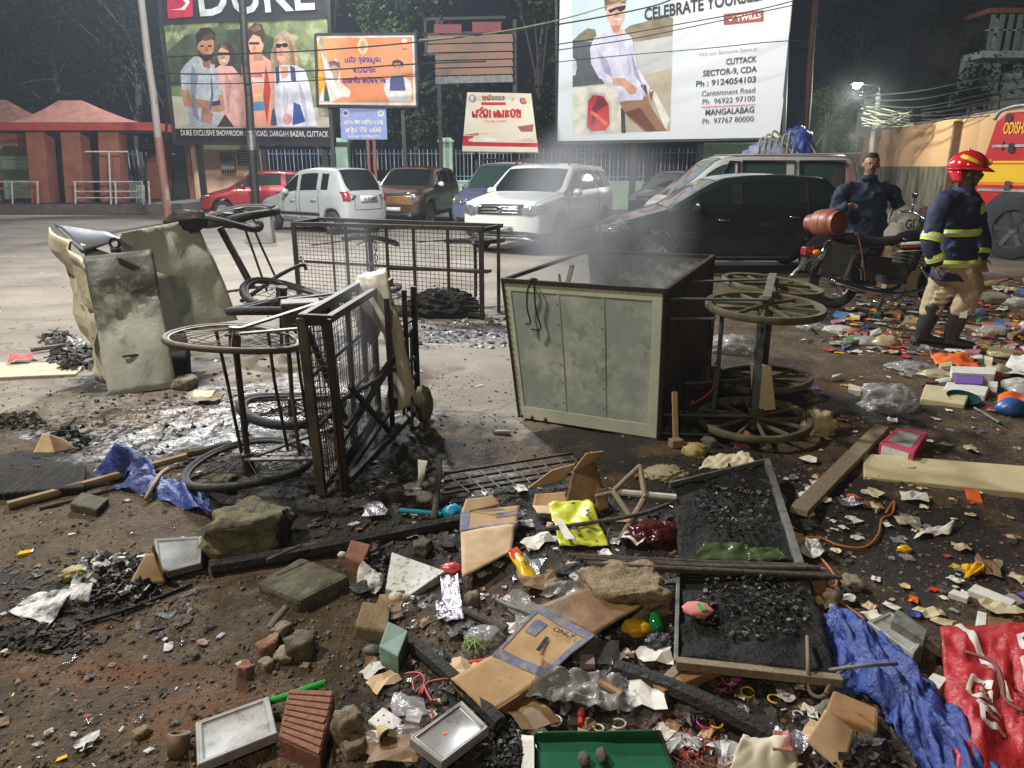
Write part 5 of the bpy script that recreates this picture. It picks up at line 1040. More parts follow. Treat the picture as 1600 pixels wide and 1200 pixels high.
sleeve(sn,en,.80,1.02,.090); sleeve(en,wn,.62,.92,.078); sleeve(sf,ef,.10,.32,.098); sleeve(ef,wf,.6,.85,.076)
m = MB(); loft(m,[(hip + up * .06,.145,.175),(hip - up * .06,.15,.18),(hip - up * .16,.135,.17)],f,s)
limb(m,[hip - s * .08 - up * .03,lerp(hip,kF,.55) + f * .035 - s * .05,kF,lerp(kF,aF,.42)],[.135,.118,.100,.088]); limb(m,[hip + s * .08 - up * .03,lerp(hip,kB,.55) + s * .04,kB,lerp(kB,aB,.4)],[.132,.112,.094,.086])
for k_,a_ in ((kF,aF),(kB,aB)):
 for j in range(5): c0 = lerp(hip,k_,.35 + .14 * j); m.tube([c0 + f * .1,c0 + f * .06 - s * .1 - up * .03,c0 - f * .06 - s * .09 - up * .05],[.016,.022,.012],6)
fused(m,'trousers',mKhaki,t,.012,4,.013)
for k_,a_,ft in ((kF,aF,f),(kB,aB,f)):
 m = MB(); top_ = lerp(k_,a_,.26); limb(m,[top_,lerp(k_,a_,.6),a_,a_ - up * .05],[.094,.082,.066,.062]); m.tube(smoothpts([a_ - up * .06 - ft * .05,a_ - up * .07 + ft * .07,a_ - up * .085 + ft * .2],4),[.06,.06,.058,.056,.056,.054,.05,.046,.038],12,flat=.8)
 b = fused(m,'boot',mBoot,t,.011,4)
 m = MB(); m.prism([(-.075,-.048),(.10,-.055),(.23,-.04),(.245,0),(.23,.04),(.10,.055),(-.075,.048),(-.095,0)],-.135,-.10,Matrix.Translation(a_) @ Matrix((ft,s,up)).transposed().to_4x4()); mk(m,'sole',mTrim,b)
 if a_ is aF: m = MB(); c0 = lerp(k_,a_,.47) - s * .088 + f * .01; m.box(c0,(.055,.012,.09),math.atan2(f.y,f.x)); mk(m,'white_patch',mPlate,b)
m = MB(); n = 24; rows = []
for j in range(9):
 a = j / 8 * PI / 2 * 1.02; rows.append((.138 * math.cos(a),.142 * math.sin(a)))
vs = []
hk = hc + up * .035 - f * .012
for r_,z in rows: vs += [hk + f * (r_ * 1.12 * math.cos(2 * PI * k / n)) + s * (r_ * .95 * math.sin(2 * PI * k / n)) + up * z for k in range(n)]
m.add(vs,[(i * n + k,i * n + (k + 1) % n,(i + 1) * n + (k + 1) % n,(i + 1) * n + k) for i in range(8) for k in range(n)]); hm = mk(m,'helmet',mHelm,t,smooth='all',solid=.008)
m = MB(); vs = []
for k in range(n + 1):
 a = 2 * PI * k / n; w = .012 + .045 * max(0,math.cos(a)) ** 2; e = V(hk + f * .154 * math.cos(a) + s * .131 * math.sin(a)); vs += [e + up * .004,e + (f * math.cos(a) * 1.0 + s * math.sin(a)) * w - up * (.012 + .02 * max(0,math.cos(a)))]
m.add(vs,[(2 * k,2 * k + 1,2 * k + 3,2 * k + 2) for k in range(n)]); mk(m,'brim',mHelm,hm,smooth='all',solid=.008)
for sg in (-1,1):
 m = MB(); qs = [hk + f * (.155 * math.cos(a)) * k_ + s * sg * .134 * math.sin(a) * k_ + up * z for a,k_,z in ((1.0,.99,.03),(1.35,.92,.068),(1.7,.84,.090),(2.1,.78,.105),(2.2,.86,.085),(1.75,.95,.058),(1.35,1.0,.036),(1.05,1.02,.012))]; qs = [p + (p - hk).normalized() * .008 for p in qs]; m.add(qs,[(0,1,6,7),(1,2,5,6),(2,3,4,5)]); mk(m,'yellow_flash',mHelmY,hm,smooth='all',solid=.004)
m = MB(); m.tube([hk - f * .02 + up * .145,hk + f * .10 + up * .10],[.018,.012],8); mk(m,'crest',mHelm,hm,smooth='all')
m = MB(); m.blob(hk + f * .155 + up * .045,(.02,.035,.03),1,0,sub=2); mk(m,'front_badge',mHelmY,hm,smooth='all')
m = MB(); n2 = 10; vs = []
for j in range(4): vs += [hk - up * (.02 + .035 * j) + f * (-.148 + .014 * j) * math.cos(a) * .96 + s * .128 * math.sin(a) for a in [lerp(-1.15,1.15,k / n2) for k in range(n2 + 1)]]
m.add(vs,[(j * (n2 + 1) + k,j * (n2 + 1) + k + 1,(j + 1) * (n2 + 1) + k + 1,(j + 1) * (n2 + 1) + k) for j in range(3) for k in range(n2)]); mk(m,'neck_guard',mHelm,hm,smooth='all',solid=.006)
m = MB(); m.tube(smoothpts([hk - s * .125 + f * .03,hc - s * .085 + f * .03 - up * .08,hc + f * .06 - up * .135,hc + s * .085 + f * .03 - up * .08,hk + s * .125 + f * .03],4),.008,6); mk(m,'chin_strap',mTrim,hm,smooth='all')
# ---------------- man in the navy jacket behind the motorcycle
Yp = 9.7
t = thing('person','man with short black hair in a plain navy jacket standing behind the motorcycle','person',(4.62,Yp,0))
f,s = V((-.28,-.96,0)).normalized(),V((.96,-.28,0)).normalized()
hc = q_(1361,257); hc.z += .0; neck = q_(1357,279); chest = q_(1352,312); hip = q_(1352,372)
sl,sr = q_(1320,297),q_(1390,297); el,er = q_(1304,328,-.05),q_(1405,326,0); wl,wr = q_(1322,322,-.22),q_(1401,334,-.14)
m = MB(); head(m,hc,f,s); limb(m,[hc - up * .07,neck,chest],[.06,.062,.11]); loft(m,[(hip - up * .05,.12,.16),(chest,.125,.18),(neck - up * .03,.08,.13)],f,s)
for a,b,c_,sg,fd in ((sl,el,wl,-1,V((.85,-.3,.1))),(sr,er,wr,1,V((-.2,-.5,-.9)))): limb(m,[chest + up * .08,a,b,c_],[.07,.06,.046,.034]); hand(m,c_,fd,V((.1,-.6,-.5)),sg,.9,.085)
for sg in (-1,1): limb(m,[hip + s * sg * .09,V((hip.x + sg * .11,Yp,.5)),V((hip.x + sg * .13,Yp,.1))],[.09,.06,.045])
fused(m,'body',mSkin,t,.010,3); face_bits(t,hc,f,s,up)
m = MB(); m.blob(hc + up * .045 - f * .022,(.098,.100,.098),4,.08,5,sub=3); m.blob(hc + up * .105 + f * .01,(.075,.08,.04),5,.1,6,sub=3); mk(m,'hair',M('black_hair',(.010,.008,.007),rough=.7),t,smooth='all')
m = MB(); loft(m,[(hip - up * .12,.17,.24),(hip,.175,.25),(lerp(hip,chest,.5),.175,.25),(chest,.17,.26),(chest + up * .10,.15,.25),(neck - up * .04,.09,.12),(neck + up * .0,.085,.095)],f,s)
limb(m,[chest + up * .08,sl,el,lerp(el,wl,.85)],[.1,.082,.068,.056]); limb(m,[chest + up * .08,sr,er,lerp(er,wr,.8)],[.1,.082,.068,.056])
for k in range(26): a = R.uniform(0,2 * PI); c0 = lerp(hip,chest,R.uniform(-.1,1.2)); m.tube([c0 + f * .17 * math.cos(a) + s * .25 * math.sin(a),c0 + f * .165 * math.cos(a + .45) + s * .245 * math.sin(a + .45) - up * R.uniform(-.06,.1)],[.022,.012],6)
fused(m,'jacket',mNavy2,t,.013,4,.013)
m = MB(); loft(m,[(neck - up * .03,.105,.115),(neck + up * .045,.098,.10)],f,s); mk(m,'collar',mNavy2,t,smooth='all')
m = MB(); loft(m,[(hip - up * .05,.15,.2),(hip - up * .2,.14,.2)],f,s)
for sg in (-1,1): limb(m,[hip + s * sg * .09 - up * .05,V((hip.x + sg * .11,Yp,.5)),V((hip.x + sg * .13,Yp,.06))],[.125,.10,.085])
fused(m,'trousers',M('dark_trousers',(.014,.015,.022),(.02,.02,.03),rough=.8),t,.014,4)
for sg in (-1,1): m = MB(); c0 = V((hip.x + sg * .13,Yp,.045)); m.blob(c0 + f * .06,(.055,.14,.05),1,.05,sub=3); mk(m,'shoe',mBoot,t,smooth='all')
m = MB(); c0 = wr + V((-.01,-.05,-.28)); m.blob(c0,(.12,.09,.17),3,.3,1.8,3,True); m.tube([c0 + V((0,0,.12)),wr + V((0,-.03,-.02))],[.05,.012],8)
lone(m,'carrier_bag',M('white_polythene',(.60,.60,.55),(.48,.46,.40),rough=.4,trans=0,scale=5),'small white carrier bag hanging from the hand of the man in the navy jacket','bag',smooth=True)
# ================================================================ MOTORCYCLE with its gas cylinder
def spoked(m,c,ax,r,tr,n=18,hub=.03,spoke=.004,flat=1.0):
 ax = V(ax).normalized(); a,b = frame(ax); c = V(c); pts = [c + a * r * math.cos(2 * PI * k / 32) + b * r * math.sin(2 * PI * k / 32) for k in range(32)]
 return a,b,pts
def bikewheel(t,c,ax,r,tyre_r=.045,rimmat=None,tyremat=None,nsp=20,spoke_r=.0035,name='wheel',bent=0,hubr=.035,hubw=.06,seed=0,parts=True):
 ax = V(ax).normalized(); a,b = frame(ax); c = V(c); N = 40
 def pt(k,rr_,o=0): th = 2 * PI * k / N; return c + a * rr_ * math.cos(th) + b * rr_ * math.sin(th) + ax * (o + bent * math.sin(2 * th + seed))
 m = MB(); m.tube([pt(k,r) for k in range(N)],tyre_r,9,closed=True); w = mk(m,name,tyremat or mTyre,t,smooth='all')
 m = MB(); m.tube([pt(k,r - tyre_r * 1.0) for k in range(N)],tyre_r * .62,7,closed=True); mk(m,'rim',rimmat or mAlloy,w,smooth='all')
 m = MB(); m.tube([c - ax * hubw / 2,c + ax * hubw / 2],hubr,12); mk(m,'hub',rimmat or mAlloy,w,smooth=True)
 m = MB()
 for k in range(nsp): th = 2 * PI * k / nsp; o = ax * (hubw * .4 * (1 if k % 2 else -1)); p0 = c + o + (a * math.cos(th + .35) + b * math.sin(th + .35)) * hubr * .8; p1 = c + (a * math.cos(th) + b * math.sin(th)) * (r - tyre_r * .9) + ax * bent * math.sin(2 * th + seed); m.tube([p0,p1],spoke_r,4)
 kind(mk(m,'spokes',rimmat or mAlloy,w),'stuff'); return w
Ym = 8.55
def b_(px,py,dy=0): return P(px,py,Ym + dy)
t = thing('motorcycle','black motorcycle with a red and white tank parked before the dark green hatchback','motorcycle',(4.3,Ym,0))
r = .30; wr_,wf_ = V((b_(1302,450).x,Ym,r)),V((b_(1302,450).x + 1.27,Ym,r)); yax = (0,1,0)
mBk = M('motorcycle_black',(.010,.010,.011),rough=.25,coat=.6); mEng = M('engine_metal',(.13,.13,.13),(.05,.05,.05),rough=.45,metal=.8,scale=9)
bikewheel(t,wr_,yax,r - .045,.048,mEng,None,20,.003); bikewheel(t,wf_,yax,r - .04,.042,mEng,None,20,.003)
m = MB(); hd_ = wf_ + V((-.30,0,.52)); se = wr_ + V((.35,0,.42))
for pts,rr_ in (([hd_,hd_ + V((-.35,0,-.02)),se],.02),([hd_ + V((.02,0,-.05)),wf_ + V((-.52,0,-.05)),wr_ + V((.42,0,-.05))],.02),([se,wr_ + V((-.12,0,.48))],.018),([se,wr_ + V((.4,0,-.05))],.02)):
 m.tube(smoothpts(pts,4),rr_,8)
for sg in (-.09,.09): m.tube([wr_ + V((.45,sg,0)),wr_ + V((0,sg,0))],.018,7); m.tube([hd_ + V((-.02,sg,.06)),wf_ + V((0,sg,0))],.019,8)
mk(m,'frame',mBk,t,smooth=True)
for sg in (-.13,.13): m = MB(); m.tube([wr_ + V((.02,sg,.02)),wr_ + V((.13,sg,.40))],.022,8); m.tube([wr_ + V((.04,sg,.08)),wr_ + V((.11,sg,.34))],.036,10); mk(m,'shock_absorber',mChrome,t,smooth=True)
m = MB(); m.blob((wr_.x + .88,Ym,.79),(.28,.135,.12),2,.05,sub=3); tk = mk(m,'fuel_tank',mBk,t,smooth='all')
for sg in (-1,1):
 for z0,z1,mt in ((.82,.76,mWhiteP),(.775,.73,M('tank_red',(.35,.02,.02),rough=.25,coat=.8)),(.715,.70,mWhiteP)):
  m = MB(); vs = []
  for k in range(9): x = lerp(-.24,.24,k / 8); e = math.sqrt(max(0,1 - (x / .29) ** 2)); vs += [(wr_.x + .88 + x,Ym + sg * (.137 * e + .004),z0 - .05 * (1 - k / 8)),(wr_.x + .88 + x,Ym + sg * (.14 * e + .004),z1 - .02 * (1 - k / 8))]
  m.add(vs,[(2 * k,2 * k + 1,2 * k + 3,2 * k + 2) for k in range(8)]); mk(m,'tank_stripe',mt,tk,smooth='all',solid=.004)
m = MB(); m.tube(smoothpts([(wr_.x + .68,Ym,.80),(wr_.x + .4,Ym,.77),(wr_.x + .1,Ym,.82),(wr_.x - .12,Ym,.83)],4),[.10,.11,.12,.125,.125,.125,.125,.125,.12,.11,.10,.09,.07],12,flat=.45); mk(m,'seat',M('seat_vinyl',(.014,.014,.014),(.02,.02,.02),rough=.5),t,smooth='all')
m = MB(); m.box((wr_.x + .66,Ym,.42),(.26,.24,.24)); m.lathe([(.10,0),(.10,.24),(.08,.26)],14,Matrix.Translation((wr_.x + .80,Ym - .02,.46)) @ Matrix.Rotation(.25,4,'Y')); mk(m,'engine',mEng,t,bevel=.02)
for k in range(5): m = MB(); m.box((wr_.x + .80 + .012 * k,Ym,.52 + .04 * k),(.27,.26,.012),Matrix.Rotation(.25,4,'Y')); mk(m,'cooling_fin',mEng,t)
m = MB(); m.tube(smoothpts([(wr_.x + .92,Ym - .12,.5),(wr_.x + 1.02,Ym - .16,.3),(wr_.x + .7,Ym - .17,.2),(wr_.x + .3,Ym - .17,.24),(wr_.x - .12,Ym - .17,.36)],5),[.02] * 11 + [.03,.04,.045,.048,.048,.048,.046,.044,.042,.036],10); mk(m,'exhaust_pipe',mChrome,t,smooth='all')
m = MB(); m.tube(smoothpts([b_(1415,452,-.22),b_(1408,464,-.26),b_(1392,471,-.26),b_(1372,472,-.2),b_(1358,468,-.12)],4),.013,7); mk(m,'crash_bar',mChrome,t,smooth='all')
pq = [b_(1278,430,-.16),b_(1330,434,-.16),b_(1338,388,-.16),b_(1296,374,-.16)]
m = MB(); m.add(pq + [p + V((0,.05,0)) for p in pq],[(0,1,2,3),(7,6,5,4),(0,4,5,1),(1,5,6,2),(2,6,7,3),(3,7,4,0)]); mk(m,'side_guard',M('dark_grey_plastic',(.06,.06,.058),(.04,.04,.04),rough=.45),t,bevel=.02)
m = MB(); m.tube(smoothpts([b_(1234,434,-.1),b_(1256,412,-.1),b_(1272,402,-.1)],4),.022,7); m.tube([b_(1276,412,-.16),b_(1294,376,-.16)],.02,7); mk(m,'chrome_strut',mChrome,t,smooth='all')
m = MB(); m.tube(smoothpts([wr_ + V((.32 * math.cos(a),0,.32 * math.sin(a))) for a in (.5,1.0,1.6,2.2,2.7)],4),.085,8,flat=.12); mk(m,'rear_mudguard',mBk,t,smooth='all')
m = MB(); m.tube(smoothpts([wf_ + V((.32 * math.cos(a),0,.32 * math.sin(a))) for a in (.2,.8,1.5,2.2)],4),.075,8,flat=.12); mk(m,'front_mudguard',mBk,t,smooth='all')
m = MB(); q = b_(1262,392); m.box(q,(.12,.16,.09)); mk(m,'tail_light',mTail,t,bevel=.02); m = MB(); m.bar(q + V((.02,0,.02)),wr_ + V((.05,0,.44)),.05); m.box(q + V((-.03,0,-.15)),(.02,.2,.14),Matrix.Rotation(.3,4,'Y')); mk(m,'tail_bracket',mBk,t)
for sg in (-1,1): m = MB(); m.blob(q + V((.04,sg * .17,.0)),(.05,.035,.035),1,0,sub=2); m.tube([q + V((.04,0,0)),q + V((.04,sg * .15,0))],.01,5); mk(m,'indicator',mAmber,t,smooth='all')
m = MB(); m.tube(smoothpts([hd_ + V((-.16,-.36,.26)),hd_ + V((-.03,-.26,.27)),hd_ + V((0,0,.2)),hd_ + V((-.03,.26,.27)),hd_ + V((-.16,.36,.26))],4),.014,7); mk(m,'handlebar',mChrome,t,smooth='all')
for sg in (-1,1): m = MB(); m.tube([hd_ + V((-.05,sg * .26,.27)),hd_ + V((-.02,sg * .3,.42))],.006,5); m.blob(hd_ + V((-.02,sg * .3,.46)),(.02,.06,.04),1,0,sub=2); mk(m,'mirror',mBk,t,smooth='all')
m = MB(); m.blob(hd_ + V((.10,0,.13)),(.09,.10,.1),1,0,sub=3); mk(m,'headlight',mLens,t,smooth='all')
m = MB(); m.box((wr_.x + .42,Ym - .14,.52),(.28,.04,.2),Matrix.Rotation(.1,4,'Y')); mk(m,'side_cover',mBk,t,bevel=.02); m = MB(); m.tube([(wr_.x + .5,Ym - .2,.16),(wr_.x + .38,Ym - .34,.02)],.014,6); mk(m,'side_stand',mEng,t)
for p0 in (b_(1300,380,-.05),): m = MB(); m.tube(smoothpts([p0 + V((.2,-.12,.1)),b_(1340,366,-.16),b_(1348,404,-.18),b_(1352,440,-.1)],5),.007,5); mk(m,'strap',mRedBrown,t,smooth='all')
cyc = b_(1294,352); ax = V((.38,-.92,.06)).normalized(); A,B2 = frame(ax); mt = Matrix((A,B2,ax)).transposed().to_4x4(); mt.translation = cyc + V((0,.05,.02))
t = thing('gas_cylinder','dented red brown gas cylinder lying across the motorcycle seat','gas cylinder',cyc - V((0,0,.16))); mGas = M('gas_red',(.26,.075,.045),(.19,.06,.04),rough=.45,scale=5,c3=(.12,.05,.04),c3amt=.3,bump=.2)
m = MB(); m.lathe([(0,-.20),(.06,-.195),(.11,-.17),(.145,-.12),(.153,-.07),(.155,0),(.153,.07),(.145,.125),(.11,.15),(0,.16)],28,mt); mk(m,'tank',mGas,t,smooth='all')
m = MB(); m.lathe([(.135,.12),(.135,.19),(.127,.19),(.127,.12)],28,mt,closed=True); mk(m,'foot_ring',mGas,t,smooth=True)
m = MB(); m.lathe([(.156,-.012),(.159,-.008),(.159,.008),(.156,.012)],28,mt,closed=True); mk(m,'weld_seam',mGas,t)
m = MB(); m.lathe([(.10,-.17),(.10,-.26),(.09,-.26),(.09,-.17)],20,mt,closed=True); m.lathe([(.02,-.19),(.02,-.25),(0,-.25)],10,mt); mk(m,'valve_guard',mGas,t,smooth=True)
# white sack on a crate, plus a burnt crate
m = MB(); q = P(1424,374,9.5); m.box((q.x,9.6,q.z / 2),(.6,.45,q.z)); lone(m,'crate',mWood,'dark wooden crate under the printed white sack','crate',bevel=.01)
t = thing('sack','white printed plastic sack standing behind the firefighter','sack',(q.x,9.5,q.z)); m = MB(); m.blob((q.x,9.6,q.z + .20),(.27,.18,.24),6,.28,1.5,4,rot=.2); mk(m,'bag',M('sack_white',(.38,.37,.35),(.24,.23,.22),rough=.5,scale=4,bump=.4,bscale=12),t,smooth='all')
text('GIWBE',t,M('sack_ink',(.03,.02,.02),rough=.6),(q.x + .02,9.385,q.z + .21),(.97,.1,.12),(0,0,1),.16,bold=.02,sx=.8); text('CO',t,M('sack_red',(.4,.06,.05),rough=.6),(q.x + .05,9.392,q.z + .36),(.97,.1,.12),(0,0,1),.1,bold=.02)
# ================================================================ BURNT CARTS
mBurnt = M('burnt_steel',(.022,.019,.017),(.045,.036,.03),rough=.7,scale=11,metal=.25,bump=.4,bscale=40,c3=(.10,.045,.022),c3amt=.32,c3scale=6)
mBurntPale = M('scorched_steel',(.16,.135,.105),(.08,.065,.05),rough=.65,metal=.25,scale=7,bump=.3,c3=(.03,.025,.02),c3amt=.36,c3scale=8)
mRust = M('rusted_steel',(.13,.065,.03),(.07,.045,.03),rough=.8,scale=8,bump=.4)
mBurntTyre = M('charred_tyre',(.012,.012,.012),(.022,.021,.02),rough=.75,scale=15,bump=.7,bscale=30)
mRimPale = M('scorched_rim',(.24,.22,.17),(.11,.095,.07),rough=.55,metal=.4,scale=9,c3=(.03,.03,.025),c3amt=.3,c3scale=7)
mSheetA = M('scorched_sheet',(.45,.485,.435),(.30,.325,.29),rough=.36,metal=.12,scale=2.2,bump=.5,bscale=16,c3=(.085,.088,.082),c3scale=4,c3amt=.53,rough2=.62,zmix=(.15,1.15))
mSheetB = M('olive_sheet',(.60,.645,.57),(.47,.51,.44),rough=.30,metal=.15,scale=4.6,bump=.5,bscale=14,c3=(.22,.22,.18),c3scale=4.1,c3amt=.30,rough2=.55)
mSheetC = M('cream_sheet',(.60,.57,.42),(.38,.36,.26),rough=.45,metal=.15,scale=4,c3=(.22,.16,.08),c3scale=4,c3amt=.32)
mBoxG = M('green_grey_tin',(.34,.41,.39),(.56,.62,.565),rough=.36,metal=.05,scale=3.4,bump=.25,bscale=7,lo=.42,hi=.62,c3=(.20,.25,.24),c3scale=6.5,c3amt=.40,rough2=.5,detail=9)
mBoxEdge = M('pale_tin_border',(.62,.67,.57),(.50,.555,.46),rough=.45,metal=.05,scale=6,c3=(.20,.13,.06),c3scale=9,c3amt=.22)
mPlank = M('charred_plank',(.030,.024,.020),(.055,.042,.033),rough=.85,scale=4,stretch=(6,6,1),bump=.6,bscale=30)
mCream = M('cream_ply',(.72,.66,.50),(.60,.53,.38),rough=.7,scale=5,c3=(.30,.16,.06),c3scale=4.5,c3amt=.27)
mWheelO = M('olive_cart_wheel',(.135,.125,.07),(.075,.065,.035),rough=.7,scale=9,bump=.3,c3=(.05,.04,.025),c3amt=.33,c3scale=6)
mFork = M('blue_grey_steel',(.10,.13,.14),(.07,.09,.10),rough=.5,metal=.3,scale=8,c3=(.12,.06,.03),c3amt=.25,c3scale=9)
def lines(t,name,segs,w,mat,flat=None):
 for a,b in segs:
  m = MB(); m.bar(a,b,w,flat or w); mk(m,name,mat,t,bevel=.002)
def rods(t,name,segs,r,mat):
 for a,b in segs:
  m = MB(); a,b = V(a),V(b); m.tube([a,lerp(a,b,.4) + V((R.uniform(-.01,.01),R.uniform(-.01,.01),0)),b],r,6); mk(m,name,mat,t,smooth=True)
def screen(t,a,b,c,d,nu,nv,r,mat,name='wire_screen',holes=None):      # welded wire over a quad
 m = MB(); a,b,c,d = V(a),V(b),V(c),V(d); nr = (b - a).cross(d - a).normalized()
 for i in range(1,nu):
  q = [bil((a,b,c,d),i / nu,k / 8) + nr * (.008 * noise.noise(V((i * .6,k * .5,3)))) for k in range(9)]; m.tube(q,r,4)
 for j in range(1,nv):
  q = [bil((a,b,c,d),k / 8,j / nv) + nr * (.008 * noise.noise(V((k * .5,j * .6,7)))) for k in range(9)]; m.tube(q,r,4)
 return kind(mk(m,name,mat,t),'stuff')
# ---------------- near cart: a mesh tray on its side, wheels flat to the sky
t = thing('burnt_cart','burnt mesh sided handcart on its side nearest the viewer, one pale rimmed wheel up','cart',(-1.1,3.9,0))
z0 = .02; A0,A1 = V((-.955,3.39,z0)),V((-.845,3.43,z0)); B0,B1 = V((-.90,4.72,z0)),V((-.62,4.62,z0)); HZ = V((0,0,.90)); sk = V((-.03,0,0))
lines(t,'corner_post',[(A0,A0 + HZ + sk)],.042,mBurntPale); lines(t,'corner_post',[(A1,A1 + HZ * .985 + sk),(B0,B0 + HZ),(B1,B1 + HZ * .95)],.036,mBurnt)
m = MB(); m.bar(A1 + V((-.012,-.022,0)),A1 + HZ * .5 + sk * .5 + V((-.012,-.022,0)),.03,.012); mk(m,'rusted_strap',mRust,t)
lines(t,'top_rail',[(A0 + HZ + sk,B0 + HZ),(A1 + HZ + sk + V((.0,.03,-.02)),lerp(B0,B1,.45) + HZ * .98)],.036,mBurntPale); lines(t,'top_rail',[(A0 + HZ + sk,A1 + HZ * .985 + sk)],.04,mBurnt)
lines(t,'bottom_rail',[(A0 + V((0,0,.03)),B0 + V((0,0,.03))),(A1 + V((.02,0,.06)),B1 + V((.05,.02,.10)))],.038,mBurnt)
def L_(u,z,side=0): return lerp(A0 if not side else A1,B0 if not side else B1,u) + V((-.03 * (1 - u),0,z))
lines(t,'mid_post',[(L_(.30,0),L_(.30,.9)),(L_(.56,0),L_(.56,.9)),(L_(.80,0),L_(.80,.9)),(L_(.62,.0,1),L_(.62,.86,1)),(L_(.86,0,1),L_(.86,.86,1))],.028,mBurnt)
lines(t,'cross_rail',[(L_(0,.32),L_(1,.32)),(L_(0,.60),L_(1,.60)),(L_(0,.46,1),L_(1,.40,1))],.022,mBurnt)
lines(t,'brace',[(L_(.05,.83),L_(.52,.05)),(L_(.10,.30,1),L_(.95,.60,1)),(L_(.0,.22,1),L_(.8,.52,1)),(L_(.16,.50,1),L_(.62,.02,1)),(L_(.05,.04,1),L_(.98,.30,1))],.024,mBurnt)
rods(t,'hanging_rod',[(L_(.9,.62,1) + V((.03,-.1,0)),L_(.9,.1,1) + V((.05,-.35,0)))],.009,mBurnt)
screen(t,A0,B0,B0 + HZ,A0 + HZ + sk,34,24,.0022,mBurntPale); screen(t,A0,A1,A1 + HZ + sk,A0 + HZ + sk,5,26,.0024,mBurntPale)
hA,hB = V((-1.385,3.59,0)),V((-1.43,4.55,0)); UP = V((0,0,1))
def cartwheel(c,tilt,rim,bent=.0,seed=0,tyre=None,tr=.02,name='wheel'): return bikewheel(t,c,(tilt[0],tilt[1],1),.32,tr,rim,tyre or mBurntTyre,36,.0022,name,bent,.03,.12,seed)
cartwheel(hA + UP * .775,(.10,.05),mRimPale,.008,1,mBurntPale,.016); cartwheel(hA + UP * .10,(-.06,.0),mBurnt,.014,2,mBurntTyre,.020); cartwheel(hB + UP * .10,(.05,.03),mBurnt,.022,4,mBurntTyre,.030); cartwheel(hB + UP * .76,(-.04,.06),mBurnt,.015,3,mBurntTyre,.026)
lines(t,'fork_arm',[(hA + UP * .80 + V((-.03,-.03,0)),L_(.08,.83)),(hA + UP * .81 + V((-.02,0,0)),L_(.62,.88))],.034,mRimPale,.012); lines(t,'fork_arm',[(hA + UP * .14 + V((0,-.04,0)),L_(.10,.14)),(hA + UP * .13,L_(.5,.16)),(hB + UP * .15,L_(.85,.2)),(hB + UP * .80,L_(.9,.84)),(hB + UP * .13,L_(.55,.05))],.036,mBurntPale,.012)
rods(t,'axle',[(hA + UP * .10,hA + UP * .78),(hB + UP * .10,hB + UP * .78)],.016,mBurnt)
rods(t,'spring_rod',[(V((-1.52,3.70,.80)),V((-1.44,3.66,.10))),(V((-1.28,3.78,.78)),V((-1.22,3.74,.12))),(V((-1.18,3.92,.78)),V((-1.12,3.84,.10))),(V((-1.14,4.30,.76)),V((-1.06,4.2,.12)))],.009,mBurnt)
rods(t,'spring_rod',[(V((-1.20,3.84,.78)),V((-1.15,3.72,.04)))],.010,mRust)
m = MB(); m.box((-1.22,4.2,.79),(.22,.16,.14),.3); mk(m,'toolbox',mBurntPale,t,bevel=.01)
# white sheet still hanging on the far corner
m = MB(); rows = [(572,426,600,420,4.78),(556,434,604,424,4.66),(552,446,608,440,4.58),(564,472,614,466,4.52),(582,500,622,492,4.49),(600,520,628,510,4.48),(604,560,636,552,4.50),(608,600,646,594,4.5),(602,640,652,632,4.5)]
def fn(u,v):
 i = v * (len(rows) - 1); k = min(int(i),len(rows) - 2); r = [lerp(a,b,i - k) for a,b in zip(rows[k],rows[k + 1])]; p = lerp(P(r[0],r[1],r[4] - .2),P(r[2],r[3],r[4] - .26),u); nn_ = noise.noise(V((u * 2.6,v * 4,2)))
 return p + V((.012 * noise.noise(V((u * 3,v * 9,8))),-.05 * nn_ - .05 * math.sin(u * PI),.012 * noise.noise(V((u * 6,v * 11,5)))))
m.sheet(fn,12,40); mk(m,'hanging_sheet',M('grimy_white_sheet',(.52,.51,.43),(.40,.38,.30),rough=.5,scale=6,c3=(.30,.20,.08),c3scale=3.5,c3amt=.3),t,smooth='all',solid=.004)
m = MB(); m.blob((-.90,4.56,.70),(.06,.08,.14),4,.5,2.5,3,True); mk(m,'scorched_foam',M('yellow_foam',(.36,.30,.13),(.22,.17,.08),rough=.9,scale=14,bump=.8,bscale=50),t,smooth='all')
m = MB(); m.tube(smoothpts([(-.80,4.50,.66),(-.70,4.46,.64),(-.60,4.46,.70)],4),.006,5); m.tube(smoothpts([(-.70,4.47,.50),(-.69,4.42,.25),(-.67,4.36,.05)],4),.010,6); mk(m,'wire',mBurnt,t,smooth='all')
m = MB(); m.blob((-.56,4.42,.16),(.05,.07,.10),6,.4,2,3,True); mk(m,'olive_rag',M('olive_rag',(.15,.14,.07),(.08,.075,.04),rough=.8,scale=8),t,smooth='all')
